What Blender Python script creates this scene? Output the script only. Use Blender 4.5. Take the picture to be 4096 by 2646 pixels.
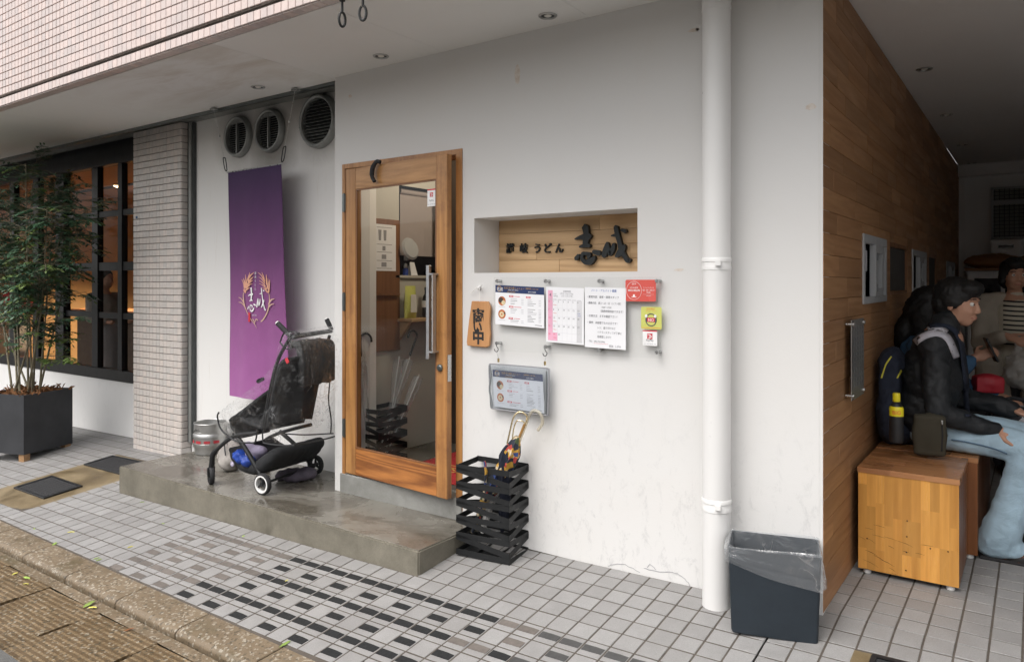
import bpy, bmesh, math, random
from mathutils import Vector, Matrix, Euler
R = math.radians
random.seed(11)
for o in list(bpy.data.objects): bpy.data.objects.remove(o, do_unlink=True)
SC = bpy.context.scene
COL = SC.collection
# ---------------------------------------------------------------- camera
CAM_F, CAM_TH, CAM_CY, CAM_D, CAM_H = 2951.3, R(35.367), 1129.0, 3.25, 1.4183
cam = bpy.data.cameras.new('camera'); cam_o = bpy.data.objects.new('camera', cam); COL.objects.link(cam_o)
cam_o.location = (0, -CAM_D, CAM_H); cam_o.rotation_euler = (R(90), 0, CAM_TH)
cam.sensor_width = 36; cam.lens = 36*CAM_F/4096; cam.shift_y = (CAM_CY-1323)/4096
cam.clip_start = 0.05; cam.clip_end = 600
SC.camera = cam_o
# ---------------------------------------------------------------- sky, sun, exposure
SUN_EL, SUN_AZ = 60, 190          # high, veiled sun over the street behind the camera
W = bpy.data.worlds.new('World'); SC.world = W; W.use_nodes = True
nt = W.node_tree; nt.nodes.clear()
sky = nt.nodes.new('ShaderNodeTexSky'); sky.sky_type = 'NISHITA'; sky.sun_disc = False
sky.sun_elevation = R(SUN_EL); sky.sun_rotation = R(SUN_AZ); sky.air_density = 1.0; sky.dust_density = 5.0; sky.ozone_density = 1.0
hs = nt.nodes.new('ShaderNodeHueSaturation'); hs.inputs['Saturation'].default_value = 0.18
tint = nt.nodes.new('ShaderNodeMix'); tint.data_type = 'RGBA'; tint.blend_type = 'MULTIPLY'; tint.inputs[0].default_value = 1
tint.inputs[7].default_value = (1.0, 0.985, 0.965, 1)
bg = nt.nodes.new('ShaderNodeBackground'); bg.inputs['Strength'].default_value = 0.15
wo = nt.nodes.new('ShaderNodeOutputWorld')
nt.links.new(sky.outputs[0], hs.inputs['Color']); nt.links.new(hs.outputs[0], tint.inputs[6])
nt.links.new(tint.outputs[2], bg.inputs['Color']); nt.links.new(bg.outputs[0], wo.inputs[0])
sun = bpy.data.lights.new('sun', 'SUN'); sun.energy = 0.5; sun.angle = R(60); sun.color = (1, 0.97, 0.93)
sun_o = bpy.data.objects.new('sun', sun); COL.objects.link(sun_o); sun_o.location = (0, -6, 12)
# direction towards the sun: elevation SUN_EL, from the street side (-Y)
_az = R(SUN_AZ)
_d = Vector((math.sin(_az)*math.cos(R(SUN_EL)), math.cos(_az)*math.cos(R(SUN_EL)), math.sin(R(SUN_EL))))
sun_o.rotation_euler = _d.to_track_quat('Z', 'Y').to_euler()
SC.view_settings.view_transform = 'Standard'; SC.view_settings.look = 'None'
SC.view_settings.exposure = 0.93; SC.view_settings.gamma = 1.0; SC.view_settings.use_curve_mapping = False
SC.render.engine = 'CYCLES'
SC.cycles.use_denoising = True
SC.cycles.max_bounces = 10; SC.cycles.diffuse_bounces = 5; SC.cycles.glossy_bounces = 4
SC.cycles.transmission_bounces = 6; SC.cycles.transparent_max_bounces = 24
SC.cycles.sample_clamp_indirect = 6; SC.cycles.caustics_reflective = False; SC.cycles.caustics_refractive = False
# ---------------------------------------------------------------- pixel -> place (pixels of a 2384 wide copy of the photograph)
PV = 4096/2384
RTV = Vector((math.cos(CAM_TH), math.sin(CAM_TH), 0)); FWV = Vector((-math.sin(CAM_TH), math.cos(CAM_TH), 0)); CAMP = Vector((0, -CAM_D, CAM_H))
def ray(x, y): return FWV + RTV*((x*PV-2048)/CAM_F) + Vector((0, 0, 1))*((CAM_CY-y*PV)/CAM_F)
def Yp(x, y, Y=0): d = ray(x, y); return CAMP + d*((Y-CAMP.y)/d.y)
def Xp(x, y, X): d = ray(x, y); return CAMP + d*((X-CAMP.x)/d.x)
def Zp(x, y, Z=0): d = ray(x, y); return CAMP + d*((Z-CAMP.z)/d.z)
def Dp(x, y, t): return CAMP + ray(x, y)*t
def fz(X, Y):                                   # the sloping forecourt
    z = .0168 + .1035*Y + .0222*(X+1.5)
    if X > -1.3: 
        k = min(1, (X+1.3)/.5); z = min(z, .0405*k + z*(1-k))
    return z
def Fp(x, y, dz=0):                             # pixel -> forecourt
    d = ray(x, y); t = 2.0
    for _ in range(60):
        p = CAMP + d*t; t += (p.z-fz(p.x, p.y)-dz)/(-d.z)*.8
    return CAMP + d*t
# ---------------------------------------------------------------- mesh helpers
WL = {}
TMP = bpy.data.scenes.new('workbench')          # scratch scene for evaluating modifiers and text, removed at the end
def scratch(ob): TMP.collection.objects.link(ob); TMP.view_layers[0].update(); return ob.evaluated_get(TMP.view_layers[0].depsgraph)
def wl(o): return WL.get(o.name, Vector((0, 0, 0))) if o else Vector((0, 0, 0))
class MB:
    def __init__(s): s.v = []; s.f = []; s.m = []
    def add(s, vs, fs, mi=0):
        n = len(s.v); s.v += [Vector(a) for a in vs]; s.f += [tuple(i+n for i in f) for f in fs]; s.m += [mi]*len(fs); return s
    def face(s, pts, mi=0): return s.add(pts, [tuple(range(len(pts)))], mi)
    def box(s, a, b, mi=0):
        x0, y0, z0 = [min(p, q) for p, q in zip(a, b)]; x1, y1, z1 = [max(p, q) for p, q in zip(a, b)]
        return s.add([(x0,y0,z0),(x1,y0,z0),(x1,y1,z0),(x0,y1,z0),(x0,y0,z1),(x1,y0,z1),(x1,y1,z1),(x0,y1,z1)],
                     [(0,3,2,1),(4,5,6,7),(0,1,5,4),(1,2,6,5),(2,3,7,6),(3,0,4,7)], mi)
    def obox(s, c, h, M=None, mi=0, taper=1.0):
        M = M or Matrix.Identity(3); c = Vector(c); vs = []
        for dz in (-1, 1):
            k = taper if dz > 0 else 1
            for dx, dy in ((-1,-1),(1,-1),(1,1),(-1,1)): vs.append(c + M @ Vector((dx*h[0]*k, dy*h[1]*k, dz*h[2])))
        return s.add(vs, [(0,3,2,1),(4,5,6,7),(0,1,5,4),(1,2,6,5),(2,3,7,6),(3,0,4,7)], mi)
    def tube(s, pts, r, n=8, cap=True, mi=0, closed=False, sx=1.0):
        pts = [Vector(p) for p in pts]; k = len(pts); rs = r if isinstance(r, (list, tuple)) else [r]*k
        base = len(s.v); prev = None
        for i, p in enumerate(pts):
            a = pts[(i-1) % k] if (i > 0 or closed) else p; b = pts[(i+1) % k] if (i < k-1 or closed) else p
            t = (b-a).normalized() if (b-a).length > 1e-9 else Vector((0, 0, 1))
            if prev is None: u = t.cross(Vector((0, 0, 1))) if abs(t.z) < .95 else t.cross(Vector((1, 0, 0)))
            else: u = prev - t*prev.dot(t)
            u.normalize(); w = t.cross(u); prev = u
            for j in range(n):
                an = 2*math.pi*j/n; s.v.append(p + u*(math.cos(an)*rs[i]) + w*(math.sin(an)*rs[i]*sx))
        for i in range(k if closed else k-1):
            for j in range(n):
                a = base+i*n+j; b = base+i*n+(j+1) % n; c = base+((i+1) % k)*n+(j+1) % n; d = base+((i+1) % k)*n+j
                s.f.append((a, b, c, d)); s.m.append(mi)
        if cap and not closed:
            s.f.append(tuple(base+j for j in reversed(range(n)))); s.m.append(mi)
            s.f.append(tuple(base+(k-1)*n+j for j in range(n))); s.m.append(mi)
        return s
    def lathe(s, prof, c, n=24, M=None, cap=True, mi=0):
        M = M or Matrix.Identity(3); c = Vector(c); base = len(s.v)
        for r, z in prof:
            for j in range(n):
                a = 2*math.pi*j/n; s.v.append(c + M @ Vector((r*math.cos(a), r*math.sin(a), z)))
        for i in range(len(prof)-1):
            for j in range(n):
                s.f.append((base+i*n+j, base+i*n+(j+1) % n, base+(i+1)*n+(j+1) % n, base+(i+1)*n+j)); s.m.append(mi)
        if cap:
            if prof[0][0] > 1e-6: s.f.append(tuple(base+j for j in reversed(range(n)))); s.m.append(mi)
            if prof[-1][0] > 1e-6: s.f.append(tuple(base+(len(prof)-1)*n+j for j in range(n))); s.m.append(mi)
        return s
    def prism(s, poly, d, mi=0, cap0=True):       # poly: list of 3d points, d: extrusion
        d = Vector(d); n = len(poly); P = [Vector(p) for p in poly]
        fs = [tuple(range(n, 2*n))] + ([tuple(reversed(range(n)))] if cap0 else []) + [(i, (i+1) % n, n+(i+1) % n, n+i) for i in range(n)]
        return s.add(P+[p+d for p in P], fs, mi)
    def grid(s, fn, nu, nv, mi=0, cu=False):
        base = len(s.v); mu = nu if cu else nu+1
        for j in range(nv+1):
            for i in range(mu): s.v.append(Vector(fn(i/nu, j/nv)))
        for j in range(nv):
            for i in range(nu):
                a = base+j*mu+i; b = base+j*mu+(i+1) % mu; s.f.append((a, b, b+mu, a+mu)); s.m.append(mi)
        return s
    def ball(s, c, r, n=12, m=8, M=None, mi=0):
        r = r if isinstance(r, (list, tuple, Vector)) else (r, r, r); M = M or Matrix.Identity(3); c = Vector(c)
        def fn(u, v):
            th = math.pi*v; ph = 2*math.pi*u
            return c + M @ Vector((r[0]*math.sin(th)*math.cos(ph), r[1]*math.sin(th)*math.sin(ph), -r[2]*math.cos(th)))
        return s.grid(fn, n, m, mi, cu=True)
    def mesh(s, name, off=Vector((0, 0, 0)), smooth=False, bevel=0, bseg=1, fixn=True):
        me = bpy.data.meshes.new(name); me.from_pydata([tuple(a-off) for a in s.v], [], s.f)
        for p, i in zip(me.polygons, s.m): p.material_index = i
        bm = bmesh.new(); bm.from_mesh(me)
        if bevel or fixn:
            bmesh.ops.remove_doubles(bm, verts=bm.verts, dist=1e-6)
            if fixn: bmesh.ops.recalc_face_normals(bm, faces=bm.faces)
        if bevel: 
            es = [e for e in bm.edges if len(e.link_faces) == 2 and e.calc_face_angle(0) > .5]
            bmesh.ops.bevel(bm, geom=es, offset=bevel, segments=bseg, affect='EDGES', clamp_overlap=True)
        bm.to_mesh(me); bm.free()
        if smooth:
            for p in me.polygons: p.use_smooth = True
            me.set_sharp_from_angle(angle=R(smooth if smooth is not True else 40))
        me.update(); return me
    def build(s, name, mat, parent=None, loc=None, smooth=False, bevel=0, bseg=1, fixn=True, kind=None):
        off = wl(parent) + (Vector(loc) if loc is not None else Vector((0, 0, 0))) if parent else (Vector(loc) if loc is not None else Vector((0, 0, 0)))
        me = s.mesh(name, off, smooth, bevel, bseg, fixn)
        return put(name, me, mat, parent, loc, kind)
def put(name, me, mat, parent=None, loc=None, kind=None):
    o = bpy.data.objects.new(name, me); COL.objects.link(o)
    if mat and not me.materials:
        for m in (mat if isinstance(mat, (list, tuple)) else [mat]): me.materials.append(MT(m) if isinstance(m, str) else m)
    if parent: o.parent = parent
    if loc is not None: o.location = Vector(loc)
    WL[o.name] = wl(parent) + o.location
    if kind: o['kind'] = kind
    return o
def tag(o, label=None, cat=None, group=None, kind=None):
    if label: o['label'] = label
    if cat: o['category'] = cat
    if group: o['group'] = group
    if kind: o['kind'] = kind
    return o
def thing(name, label, cat, loc=(0, 0, 0), group=None):
    o = bpy.data.objects.new(name, None); COL.objects.link(o); o.location = loc; o.empty_display_size = .1
    WL[o.name] = Vector(loc); return tag(o, label, cat, group)
def rotz(a): return Matrix.Rotation(a, 3, 'Z')
def smooth_path(pts, n=6, closed=False):
    P = [Vector(p) for p in pts]; out = []; k = len(P)
    rng = range(k) if closed else range(k-1)
    for i in rng:
        p0 = P[(i-1) % k] if (closed or i > 0) else P[i]; p1 = P[i]; p2 = P[(i+1) % k]; p3 = P[(i+2) % k] if (closed or i+2 < k) else p2
        for j in range(n):
            t = j/n; out.append(.5*((2*p1) + (p2-p0)*t + (2*p0-5*p1+4*p2-p3)*t*t + (3*p1-p0-3*p2+p3)*t**3))
    if not closed: out.append(P[-1])
    return out
_tc = {}
def text_geo(body, size, spacing=1.0, shear=0, align='LEFT', ex=0.0, off=0.0):
    key = (body, spacing, shear, off)
    if key not in _tc:
        cu = bpy.data.curves.new('txt', 'FONT'); cu.body = body; cu.size = 1; cu.resolution_u = 2; cu.space_character = spacing; cu.shear = shear; cu.offset = off
        ob = bpy.data.objects.new('txt', cu); ev = scratch(ob); me = ev.to_mesh()
        _tc[key] = ([v.co.copy() for v in me.vertices], [tuple(p.vertices) for p in me.polygons])
        ev.to_mesh_clear(); bpy.data.objects.remove(ob); bpy.data.curves.remove(cu)
    vs, fs = _tc[key]
    if not vs: return [], [], 0
    w = max(v.x for v in vs)*size
    dx = 0 if align == 'LEFT' else (-w/2 if align == 'CENTER' else -w)
    return [Vector((v.x*size+dx, v.y*size, 0)) for v in vs], fs, w
def add_text(mb, body, size, o, ux, uy, align='LEFT', mi=0, spacing=1.0, shear=0, sx=1.0, off=0.0, d=None):
    vs, fs, w = text_geo(body, size, spacing, shear, align, off=off); o = Vector(o)
    pts = [o + ux*(v.x*sx) + uy*v.y for v in vs]
    if d is None: mb.add(pts, fs, mi)
    else:
        n = len(pts); d = Vector(d); ec = {}
        for f in fs:
            for a, b in zip(f, f[1:]+f[:1]): ec[(a, b)] = 1
        side = [(a, b, b+n, a+n) for (a, b) in ec if (b, a) not in ec]
        mb.add(pts+[p+d for p in pts], [tuple(i+n for i in f) for f in fs]+side, mi)
    return w
def stroke(mb, pts, o, ux, uy, mi=0, d=None, n=4):   # brush stroke: (x, y, half-width) control points -> flat or raised ribbon
    P = smooth_path([(p[0], p[1], p[2]) for p in pts], n); L = []; Rr = []
    for i, p in enumerate(P):
        a = P[max(i-1, 0)]; b = P[min(i+1, len(P)-1)]; t = Vector((b.x-a.x, b.y-a.y)); t = t.normalized() if t.length > 1e-9 else Vector((1, 0))
        nx, ny = -t.y, t.x; L.append((p.x+nx*p.z, p.y+ny*p.z)); Rr.append((p.x-nx*p.z, p.y-ny*p.z))
    e = P[-1]; t = Vector((e.x-P[-2].x, e.y-P[-2].y)).normalized(); s0 = P[0]; t0 = Vector((P[1].x-s0.x, P[1].y-s0.y)).normalized()
    poly = [(s0.x-t0.x*s0.z*.8, s0.y-t0.y*s0.z*.8)] + Rr + [(e.x+t.x*e.z*.8, e.y+t.y*e.z*.8)] + L[::-1]
    q = [Vector(o) + ux*a + uy*b for a, b in poly]; k = len(Rr); n_ = len(q)
    fs = [(0, 1, n_-1)] + [(i, i+1, n_-i-1, n_-i) for i in range(1, k)] + [(k, k+1, k+2)]
    if d is None: mb.add(q, fs, mi)
    else:
        d = Vector(d); mb.add(q+[p+d for p in q], [tuple(i+n_ for i in f) for f in fs] + [(i, (i+1) % n_, n_+(i+1) % n_, n_+i) for i in range(n_)], mi)
def organic(name, prims, voxel, mat, parent=None, loc=None, smooth=6, disp=None, planes=None):
    """prims: ('c', p, q, r1, r2) tapered capsules, ('e', centre, radii, matrix) ellipsoids, ('b', centre, half, matrix) boxes; voxel-remeshed to one skin"""
    mb = MB()
    for p in prims:
        if p[0] == 'c':
            a, b = Vector(p[1]), Vector(p[2]); r1, r2 = p[3], p[4]; d = b-a; L = d.length
            k = 5; pts = []; rs = []
            dn = d.normalized() if L > 1e-6 else Vector((0, 0, 1))
            for i in range(k): an = math.pi/2*(1-i/(k-1)) ; pts.append(a-dn*r1*math.sin(an)); rs.append(max(r1*math.cos(an), .0005))
            for i in range(k): an = math.pi/2*i/(k-1); pts.append(b+dn*r2*math.sin(an)); rs.append(max(r2*math.cos(an), .0005))
            mb.tube(pts, rs, 12, True)
        elif p[0] == 'e': mb.ball(p[1], p[2], 16, 10, p[3] if len(p) > 3 else None)
        elif p[0] == 'b': mb.obox(p[1], p[2], p[3] if len(p) > 3 else None)
    me = mb.mesh('tmp', Vector((0, 0, 0)), False, 0, 1, True)
    ob = bpy.data.objects.new('tmp', me)
    m = ob.modifiers.new('r', 'REMESH'); m.mode = 'VOXEL'; m.voxel_size = voxel; m.adaptivity = 0
    s = ob.modifiers.new('s', 'SMOOTH'); s.factor = .5; s.iterations = smooth
    ev = scratch(ob); m2 = bpy.data.meshes.new_from_object(ev)
    bpy.data.objects.remove(ob); bpy.data.meshes.remove(me)
    m2.name = name; m2.materials.clear()
    off = wl(parent) + (Vector(loc) if loc is not None else Vector((0, 0, 0)))
    import numpy as np
    co = np.empty(len(m2.vertices)*3, 'f'); m2.vertices.foreach_get('co', co); co = co.reshape(-1, 3)
    if disp:
        nn = np.empty(len(m2.vertices)*3, 'f'); m2.vertices.foreach_get('normal', nn); nn = nn.reshape(-1, 3)
        co += nn*np.array([disp(Vector(c)) for c in co.tolist()], 'f')[:, None]
    co -= np.array(off, 'f'); m2.vertices.foreach_set('co', co.ravel()); m2.polygons.foreach_set('use_smooth', [True]*len(m2.polygons)); m2.update()
    return put(name, m2, mat, parent, loc)
# ---------------------------------------------------------------- materials
MATS = {}
class NB:
    def __init__(s, name):
        s.m = bpy.data.materials.new(name); s.m.use_nodes = True; s.t = s.m.node_tree; s.N = s.t.nodes; s.L = s.t.links
        s.b = s.N.get('Principled BSDF'); s.out = s.N.get('Material Output')
    def n(s, typ, **kw):
        x = s.N.new('ShaderNode'+typ)
        for k, v in kw.items():
            if k.startswith('i_'): x.inputs[k[2:].replace('_', ' ')].default_value = v
            else: setattr(x, k, v)
        return x
    def l(s, a, b): s.L.new(a, b)
    def co(s, scale=(1, 1, 1), rnd=False, rot=(0, 0, 0), gen='Object'):
        tc = s.n('TexCoord'); mp = s.n('Mapping'); mp.inputs['Scale'].default_value = scale; mp.inputs['Rotation'].default_value = rot
        src = tc.outputs[gen]
        if rnd:
            oi = s.n('ObjectInfo'); mu = s.n('Math', operation='MULTIPLY'); mu.inputs[1].default_value = 37.0; s.l(oi.outputs['Random'], mu.inputs[0])
            va = s.n('VectorMath', operation='ADD'); s.l(src, va.inputs[0]); s.l(mu.outputs[0], va.inputs[1]); src = va.outputs[0]
        s.l(src, mp.inputs['Vector']); return mp.outputs[0]
    def noise(s, vec, scale, detail=4, rough=.6, dist=0):
        x = s.n('TexNoise'); x.inputs['Scale'].default_value = scale; x.inputs['Detail'].default_value = detail; x.inputs['Roughness'].default_value = rough; x.inputs['Distortion'].default_value = dist
        if vec is not None: s.l(vec, x.inputs['Vector'])
        return x.outputs[0]
    def ramp(s, fac, stops, interp='LINEAR'):
        x = s.n('ValToRGB'); x.color_ramp.interpolation = interp; e = x.color_ramp.elements
        while len(e) < len(stops): e.new(.5)
        for a, (p, c) in zip(e, stops): a.position = p; a.color = (c[0], c[1], c[2], 1) if isinstance(c, (tuple, list)) else (c, c, c, 1)
        s.l(fac, x.inputs[0]); return x.outputs[0]
    def mix(s, fac, a, b, mode='MIX'):
        x = s.n('Mix', data_type='RGBA', blend_type=mode)
        for k, v in ((0, fac), (6, a), (7, b)):
            if isinstance(v, (int, float)): x.inputs[k].default_value = v
            elif isinstance(v, tuple): x.inputs[k].default_value = (v[0], v[1], v[2], 1)
            else: s.l(v, x.inputs[k])
        return x.outputs[2]
    def math(s, op, a, b=None, c=None):
        x = s.n('Math', operation=op)
        for k, v in ((0, a), (1, b), (2, c)):
            if v is None: continue
            if isinstance(v, (int, float)): x.inputs[k].default_value = v
            else: s.l(v, x.inputs[k])
        return x.outputs[0]
    def rnd(s): return s.n('ObjectInfo').outputs['Random']
    def bump(s, h, strength=.3, dist=.01):
        x = s.n('Bump'); x.inputs['Strength'].default_value = strength; x.inputs['Distance'].default_value = dist; s.l(h, x.inputs['Height'])
        s.l(x.outputs[0], s.b.inputs['Normal']); return x
    def col(s, c):
        if isinstance(c, tuple): s.b.inputs['Base Color'].default_value = (c[0], c[1], c[2], 1)
        else: s.l(c, s.b.inputs['Base Color'])
    def rough(s, r):
        if isinstance(r, (int, float)): s.b.inputs['Roughness'].default_value = r
        else: s.l(r, s.b.inputs['Roughness'])
    def done(s): MATS[s.m.name] = s.m; return s.m
def MT(n): return MATS[n]
def basic(name, c, rough=.5, metal=0, var=.12, vs=8, bump=0, bs=60, rnd=0, coat=0, spec=None, emit=None, es=0, sheen=0):
    b = NB(name); v = b.co(rnd=True); n = b.noise(v, vs, 5)
    k = b.ramp(n, [(.25, 1-var), (.75, 1+var)]); cc = b.mix(1, tuple(c), k, 'MULTIPLY')
    if rnd:
        rr = b.ramp(b.rnd(), [(0, 1-rnd), (1, 1+rnd)]); cc = b.mix(1, cc, rr, 'MULTIPLY')
    b.col(cc); b.b.inputs['Metallic'].default_value = metal
    rn = b.ramp(b.noise(v, vs*2.3, 4), [(.3, max(rough-.08, .02)), (.7, min(rough+.1, 1))]); b.rough(rn)
    if bump: b.bump(b.noise(v, bs, 4), bump, .004)
    if coat: b.b.inputs['Coat Weight'].default_value = coat
    if spec is not None: b.b.inputs['Specular IOR Level'].default_value = spec
    if sheen: b.b.inputs['Sheen Weight'].default_value = sheen
    if emit: b.b.inputs['Emission Color'].default_value = (*emit, 1); b.b.inputs['Emission Strength'].default_value = es
    return b.done()
def wood(name, dark, light, grain='X', rough=.45, scale=1.0, rnd=.18, coat=0, ring=.5, bump=.15, dirt=None):
    b = NB(name); st = {'X': (.07, 1, 1), 'Y': (1, .07, 1), 'Z': (1, 1, .07)}[grain]
    v = b.co(tuple(k*scale for k in st), rnd=True)
    n1 = b.noise(v, 9, 6, .65, .6); n2 = b.noise(v, 70, 5, .7, .2)
    rg = b.noise(b.co(tuple(k*scale*(1 if k < .5 else 1.0) for k in st), rnd=True), 2.6, 2, .4, .9); ringv = b.math('SINE', b.math('MULTIPLY', rg, 95.0)); ringv = b.math('MULTIPLY_ADD', ringv, .5, .5)
    f = b.math('ADD', b.math('MULTIPLY', n1, .6), b.math('MULTIPLY', ringv, ring*.22)); f = b.math('ADD', f, b.math('MULTIPLY', n2, .28))
    c = b.ramp(f, [(.3, dark), (.75, light)])
    if rnd: c = b.mix(1, c, b.ramp(b.rnd(), [(0, 1-rnd), (.5, 1), (1, 1+rnd)]), 'MULTIPLY')
    if dirt:
        dn = b.noise(b.co((1, 1, 1)), 3.5, 6, .7); c = b.mix(b.ramp(dn, [(.5, 0.0), (.72, .75)]), c, dirt)
    b.col(c); b.rough(b.ramp(n1, [(.3, rough+.12), (.7, rough-.08)])); b.bump(b.math('ADD', n2, b.math('MULTIPLY', ringv, .5)), bump, .0015)
    if coat: b.b.inputs['Coat Weight'].default_value = coat; b.b.inputs['Coat Roughness'].default_value = .15
    return b.done()
def glass(name, tint=(1, 1, 1), refl=1.0, rough=.0, haze=0.0, hazec=(.8, .8, .8), bump=0, bs=8, ior=1.45, crease=0):
    b = NB(name); b.N.remove(b.b)
    tr = b.n('BsdfTransparent'); tr.inputs[0].default_value = (*tint, 1); gl = b.n('BsdfGlossy'); gl.inputs['Roughness'].default_value = rough; gl.inputs['Color'].default_value = (refl, refl, refl, 1)
    fr = b.n('Fresnel'); fr.inputs[0].default_value = ior; gm = b.n('NewGeometry'); fac = b.math('MULTIPLY', fr.outputs[0], b.math('SUBTRACT', 1.0, gm.outputs['Backfacing']))
    if bump:
        v = b.co(); h = b.noise(v, bs, 4, .6, 1.2); bp = b.n('Bump'); bp.inputs['Strength'].default_value = bump; bp.inputs['Distance'].default_value = .02; b.l(h, bp.inputs['Height'])
        b.l(bp.outputs[0], gl.inputs['Normal']); b.l(bp.outputs[0], fr.inputs['Normal'])
    mx = b.n('MixShader'); b.l(fac, mx.inputs[0]); b.l(tr.outputs[0], mx.inputs[1]); b.l(gl.outputs[0], mx.inputs[2]); last = mx
    if haze:
        df = b.n('BsdfDiffuse'); df.inputs[0].default_value = (*hazec, 1); m2 = b.n('MixShader'); b.l(b.math('MULTIPLY', b.math('SUBTRACT', 1.0, b.math('MULTIPLY', gm.outputs['Backfacing'], .7)), haze), m2.inputs[0])
        b.l(mx.outputs[0], m2.inputs[1]); b.l(df.outputs[0], m2.inputs[2]); last = m2
    if crease:
        v2 = b.co((1, 1, 1)); rn = b.noise(v2, bs*1.6, 3, .5, 1.5); rd_ = b.math('POWER', b.math('SUBTRACT', 1.0, b.math('ABSOLUTE', b.math('MULTIPLY_ADD', rn, 2.0, -1.0))), 14.0); pt_ = b.ramp(b.noise(v2, bs*.5, 3), [(.45, 0.0), (.62, 1)])
        d2 = b.n('BsdfGlossy'); d2.inputs['Roughness'].default_value = .35; d2.inputs['Color'].default_value = (.95, .95, .96, 1); m3 = b.n('MixShader'); b.l(b.math('MULTIPLY', b.math('MULTIPLY', rd_, pt_), crease), m3.inputs[0]); b.l(last.outputs[0], m3.inputs[1]); b.l(d2.outputs[0], m3.inputs[2]); last = m3
    b.l(last.outputs[0], b.out.inputs[0]); return b.done()
# painted render of the shop front: near-white with faint stains, scuffs low down and a few rubbed marks
def plaster(name, c=(.7, .694, .684), stain=.5):
    b = NB(name); v = b.co()
    big = b.noise(v, 1.3, 6, .6, .4); blot = b.noise(v, 3.1, 7, .75, .8)
    col = b.mix(b.ramp(big, [(.45, 0.0), (.75, .22*stain)]), c, (.66, .62, .56))
    col = b.mix(b.ramp(blot, [(.66, 0.0), (.8, .35*stain)]), col, (.6, .57, .53))
    vs = b.co((3.2, 3.2, 1.7)); st = b.noise(vs, 5, 8, .82, .5); z = b.n('SeparateXYZ'); b.l(b.co(), z.inputs[0])
    low = b.ramp(z.outputs[2], [(0.0, 1), (.45, .75), (.95, 0.0)]) if True else None
    scuff = b.math('MULTIPLY', b.ramp(st, [(.53, 0.0), (.66, .6)]), low)
    col = b.mix(b.math('MULTIPLY', scuff, stain), col, (.42, .42, .42))
    fine = b.noise(v, 28, 6, .8); col = b.mix(b.ramp(fine, [(.69, 0.0), (.74, .3*stain)]), col, (.5, .47, .43))
    b.col(col); b.rough(.72); h = b.math('ADD', b.noise(v, 14, 5, .6), b.math('MULTIPLY', b.noise(v, 160, 3), .35)); b.bump(h, .22, .004); return b.done()
plaster('white_plaster', stain=.85); plaster('clean_plaster', (.82, .815, .805), .25)
plaster('sooty_plaster', (.78, .765, .73), .8)
basic('soffit_paint', (.8, .795, .78), .8, var=.03, vs=1.5, bump=.08, bs=40)
def soffit_stained():
    b = NB('stained_soffit'); v = b.co((.5, 1.6, 1)); n = b.noise(v, 2.2, 5, .6, .6); z = b.n('SeparateXYZ'); b.l(b.co(), z.inputs[0])
    reg = b.ramp(b.math('MULTIPLY_ADD', z.outputs[0], .125, 1.0), [(.28, 0.0), (.42, 1), (.55, .6), (.62, 0.0)])    # brown water stain near the exhaust vents
    c = b.mix(b.math('MULTIPLY', b.ramp(n, [(.45, 0.0), (.7, .55)]), reg), (.8, .795, .78), (.42, .33, .22)); b.col(c); b.rough(.8); b.bump(b.noise(v, 40, 4), .08, .004); return b.done()
soffit_stained()
def wall_tile(name, c, spread=.09):
    b = NB(name); v = b.co(rnd=True); r = b.rnd()
    cc = b.mix(b.ramp(r, [(0, 0.0), (1, 1)]), tuple(k*(1-spread) for k in c), (c[0]*1.09, c[1]*1.03, c[2]*1.0))
    cc = b.mix(1, cc, b.ramp(b.noise(v, 30, 4), [(.3, .93), (.7, 1.05)]), 'MULTIPLY'); b.col(cc); b.rough(.32); b.bump(b.noise(v, 25, 3), .06, .003); return b.done()
wall_tile('pink_tile', (.61, .525, .5)); wall_tile('pale_tile', (.6, .57, .545), .06)
basic('tile_grout', (.22, .195, .175), .9, var=.2, vs=14)
def floor_tile():
    b = NB('floor_tile'); v = b.co(rnd=True); g = b.co(gen='Object')
    sp = b.noise(v, 220, 3, .8); cl = b.noise(v, 14, 5, .7)
    c = b.mix(b.ramp(b.rnd(), [(0, 0.0), (1, 1)]), (.25, .244, .24), (.295, .29, .287))
    c = b.mix(1, c, b.ramp(sp, [(.3, .82), (.7, 1.12)]), 'MULTIPLY'); c = b.mix(1, c, b.ramp(cl, [(.3, .88), (.75, 1.08)]), 'MULTIPLY')
    b.col(c); b.rough(b.ramp(cl, [(.3, .5), (.7, .72)])); b.bump(b.math('ADD', sp, b.math('MULTIPLY', cl, .6)), .35, .0012); return b.done()
floor_tile()
basic('floor_grout', (.085, .072, .06), .85, var=.25, vs=20, bump=.3, bs=90)
basic('black_strip', (.009, .01, .011), .85, var=.3, vs=40, bump=.4, bs=200); basic('worn_strip', (.135, .118, .106), .75, var=.18, vs=30, bump=.3, bs=150, rnd=.15); basic('grey_strip', (.055, .055, .055), .6, var=.2, vs=30, bump=.2, bs=120)
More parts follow.
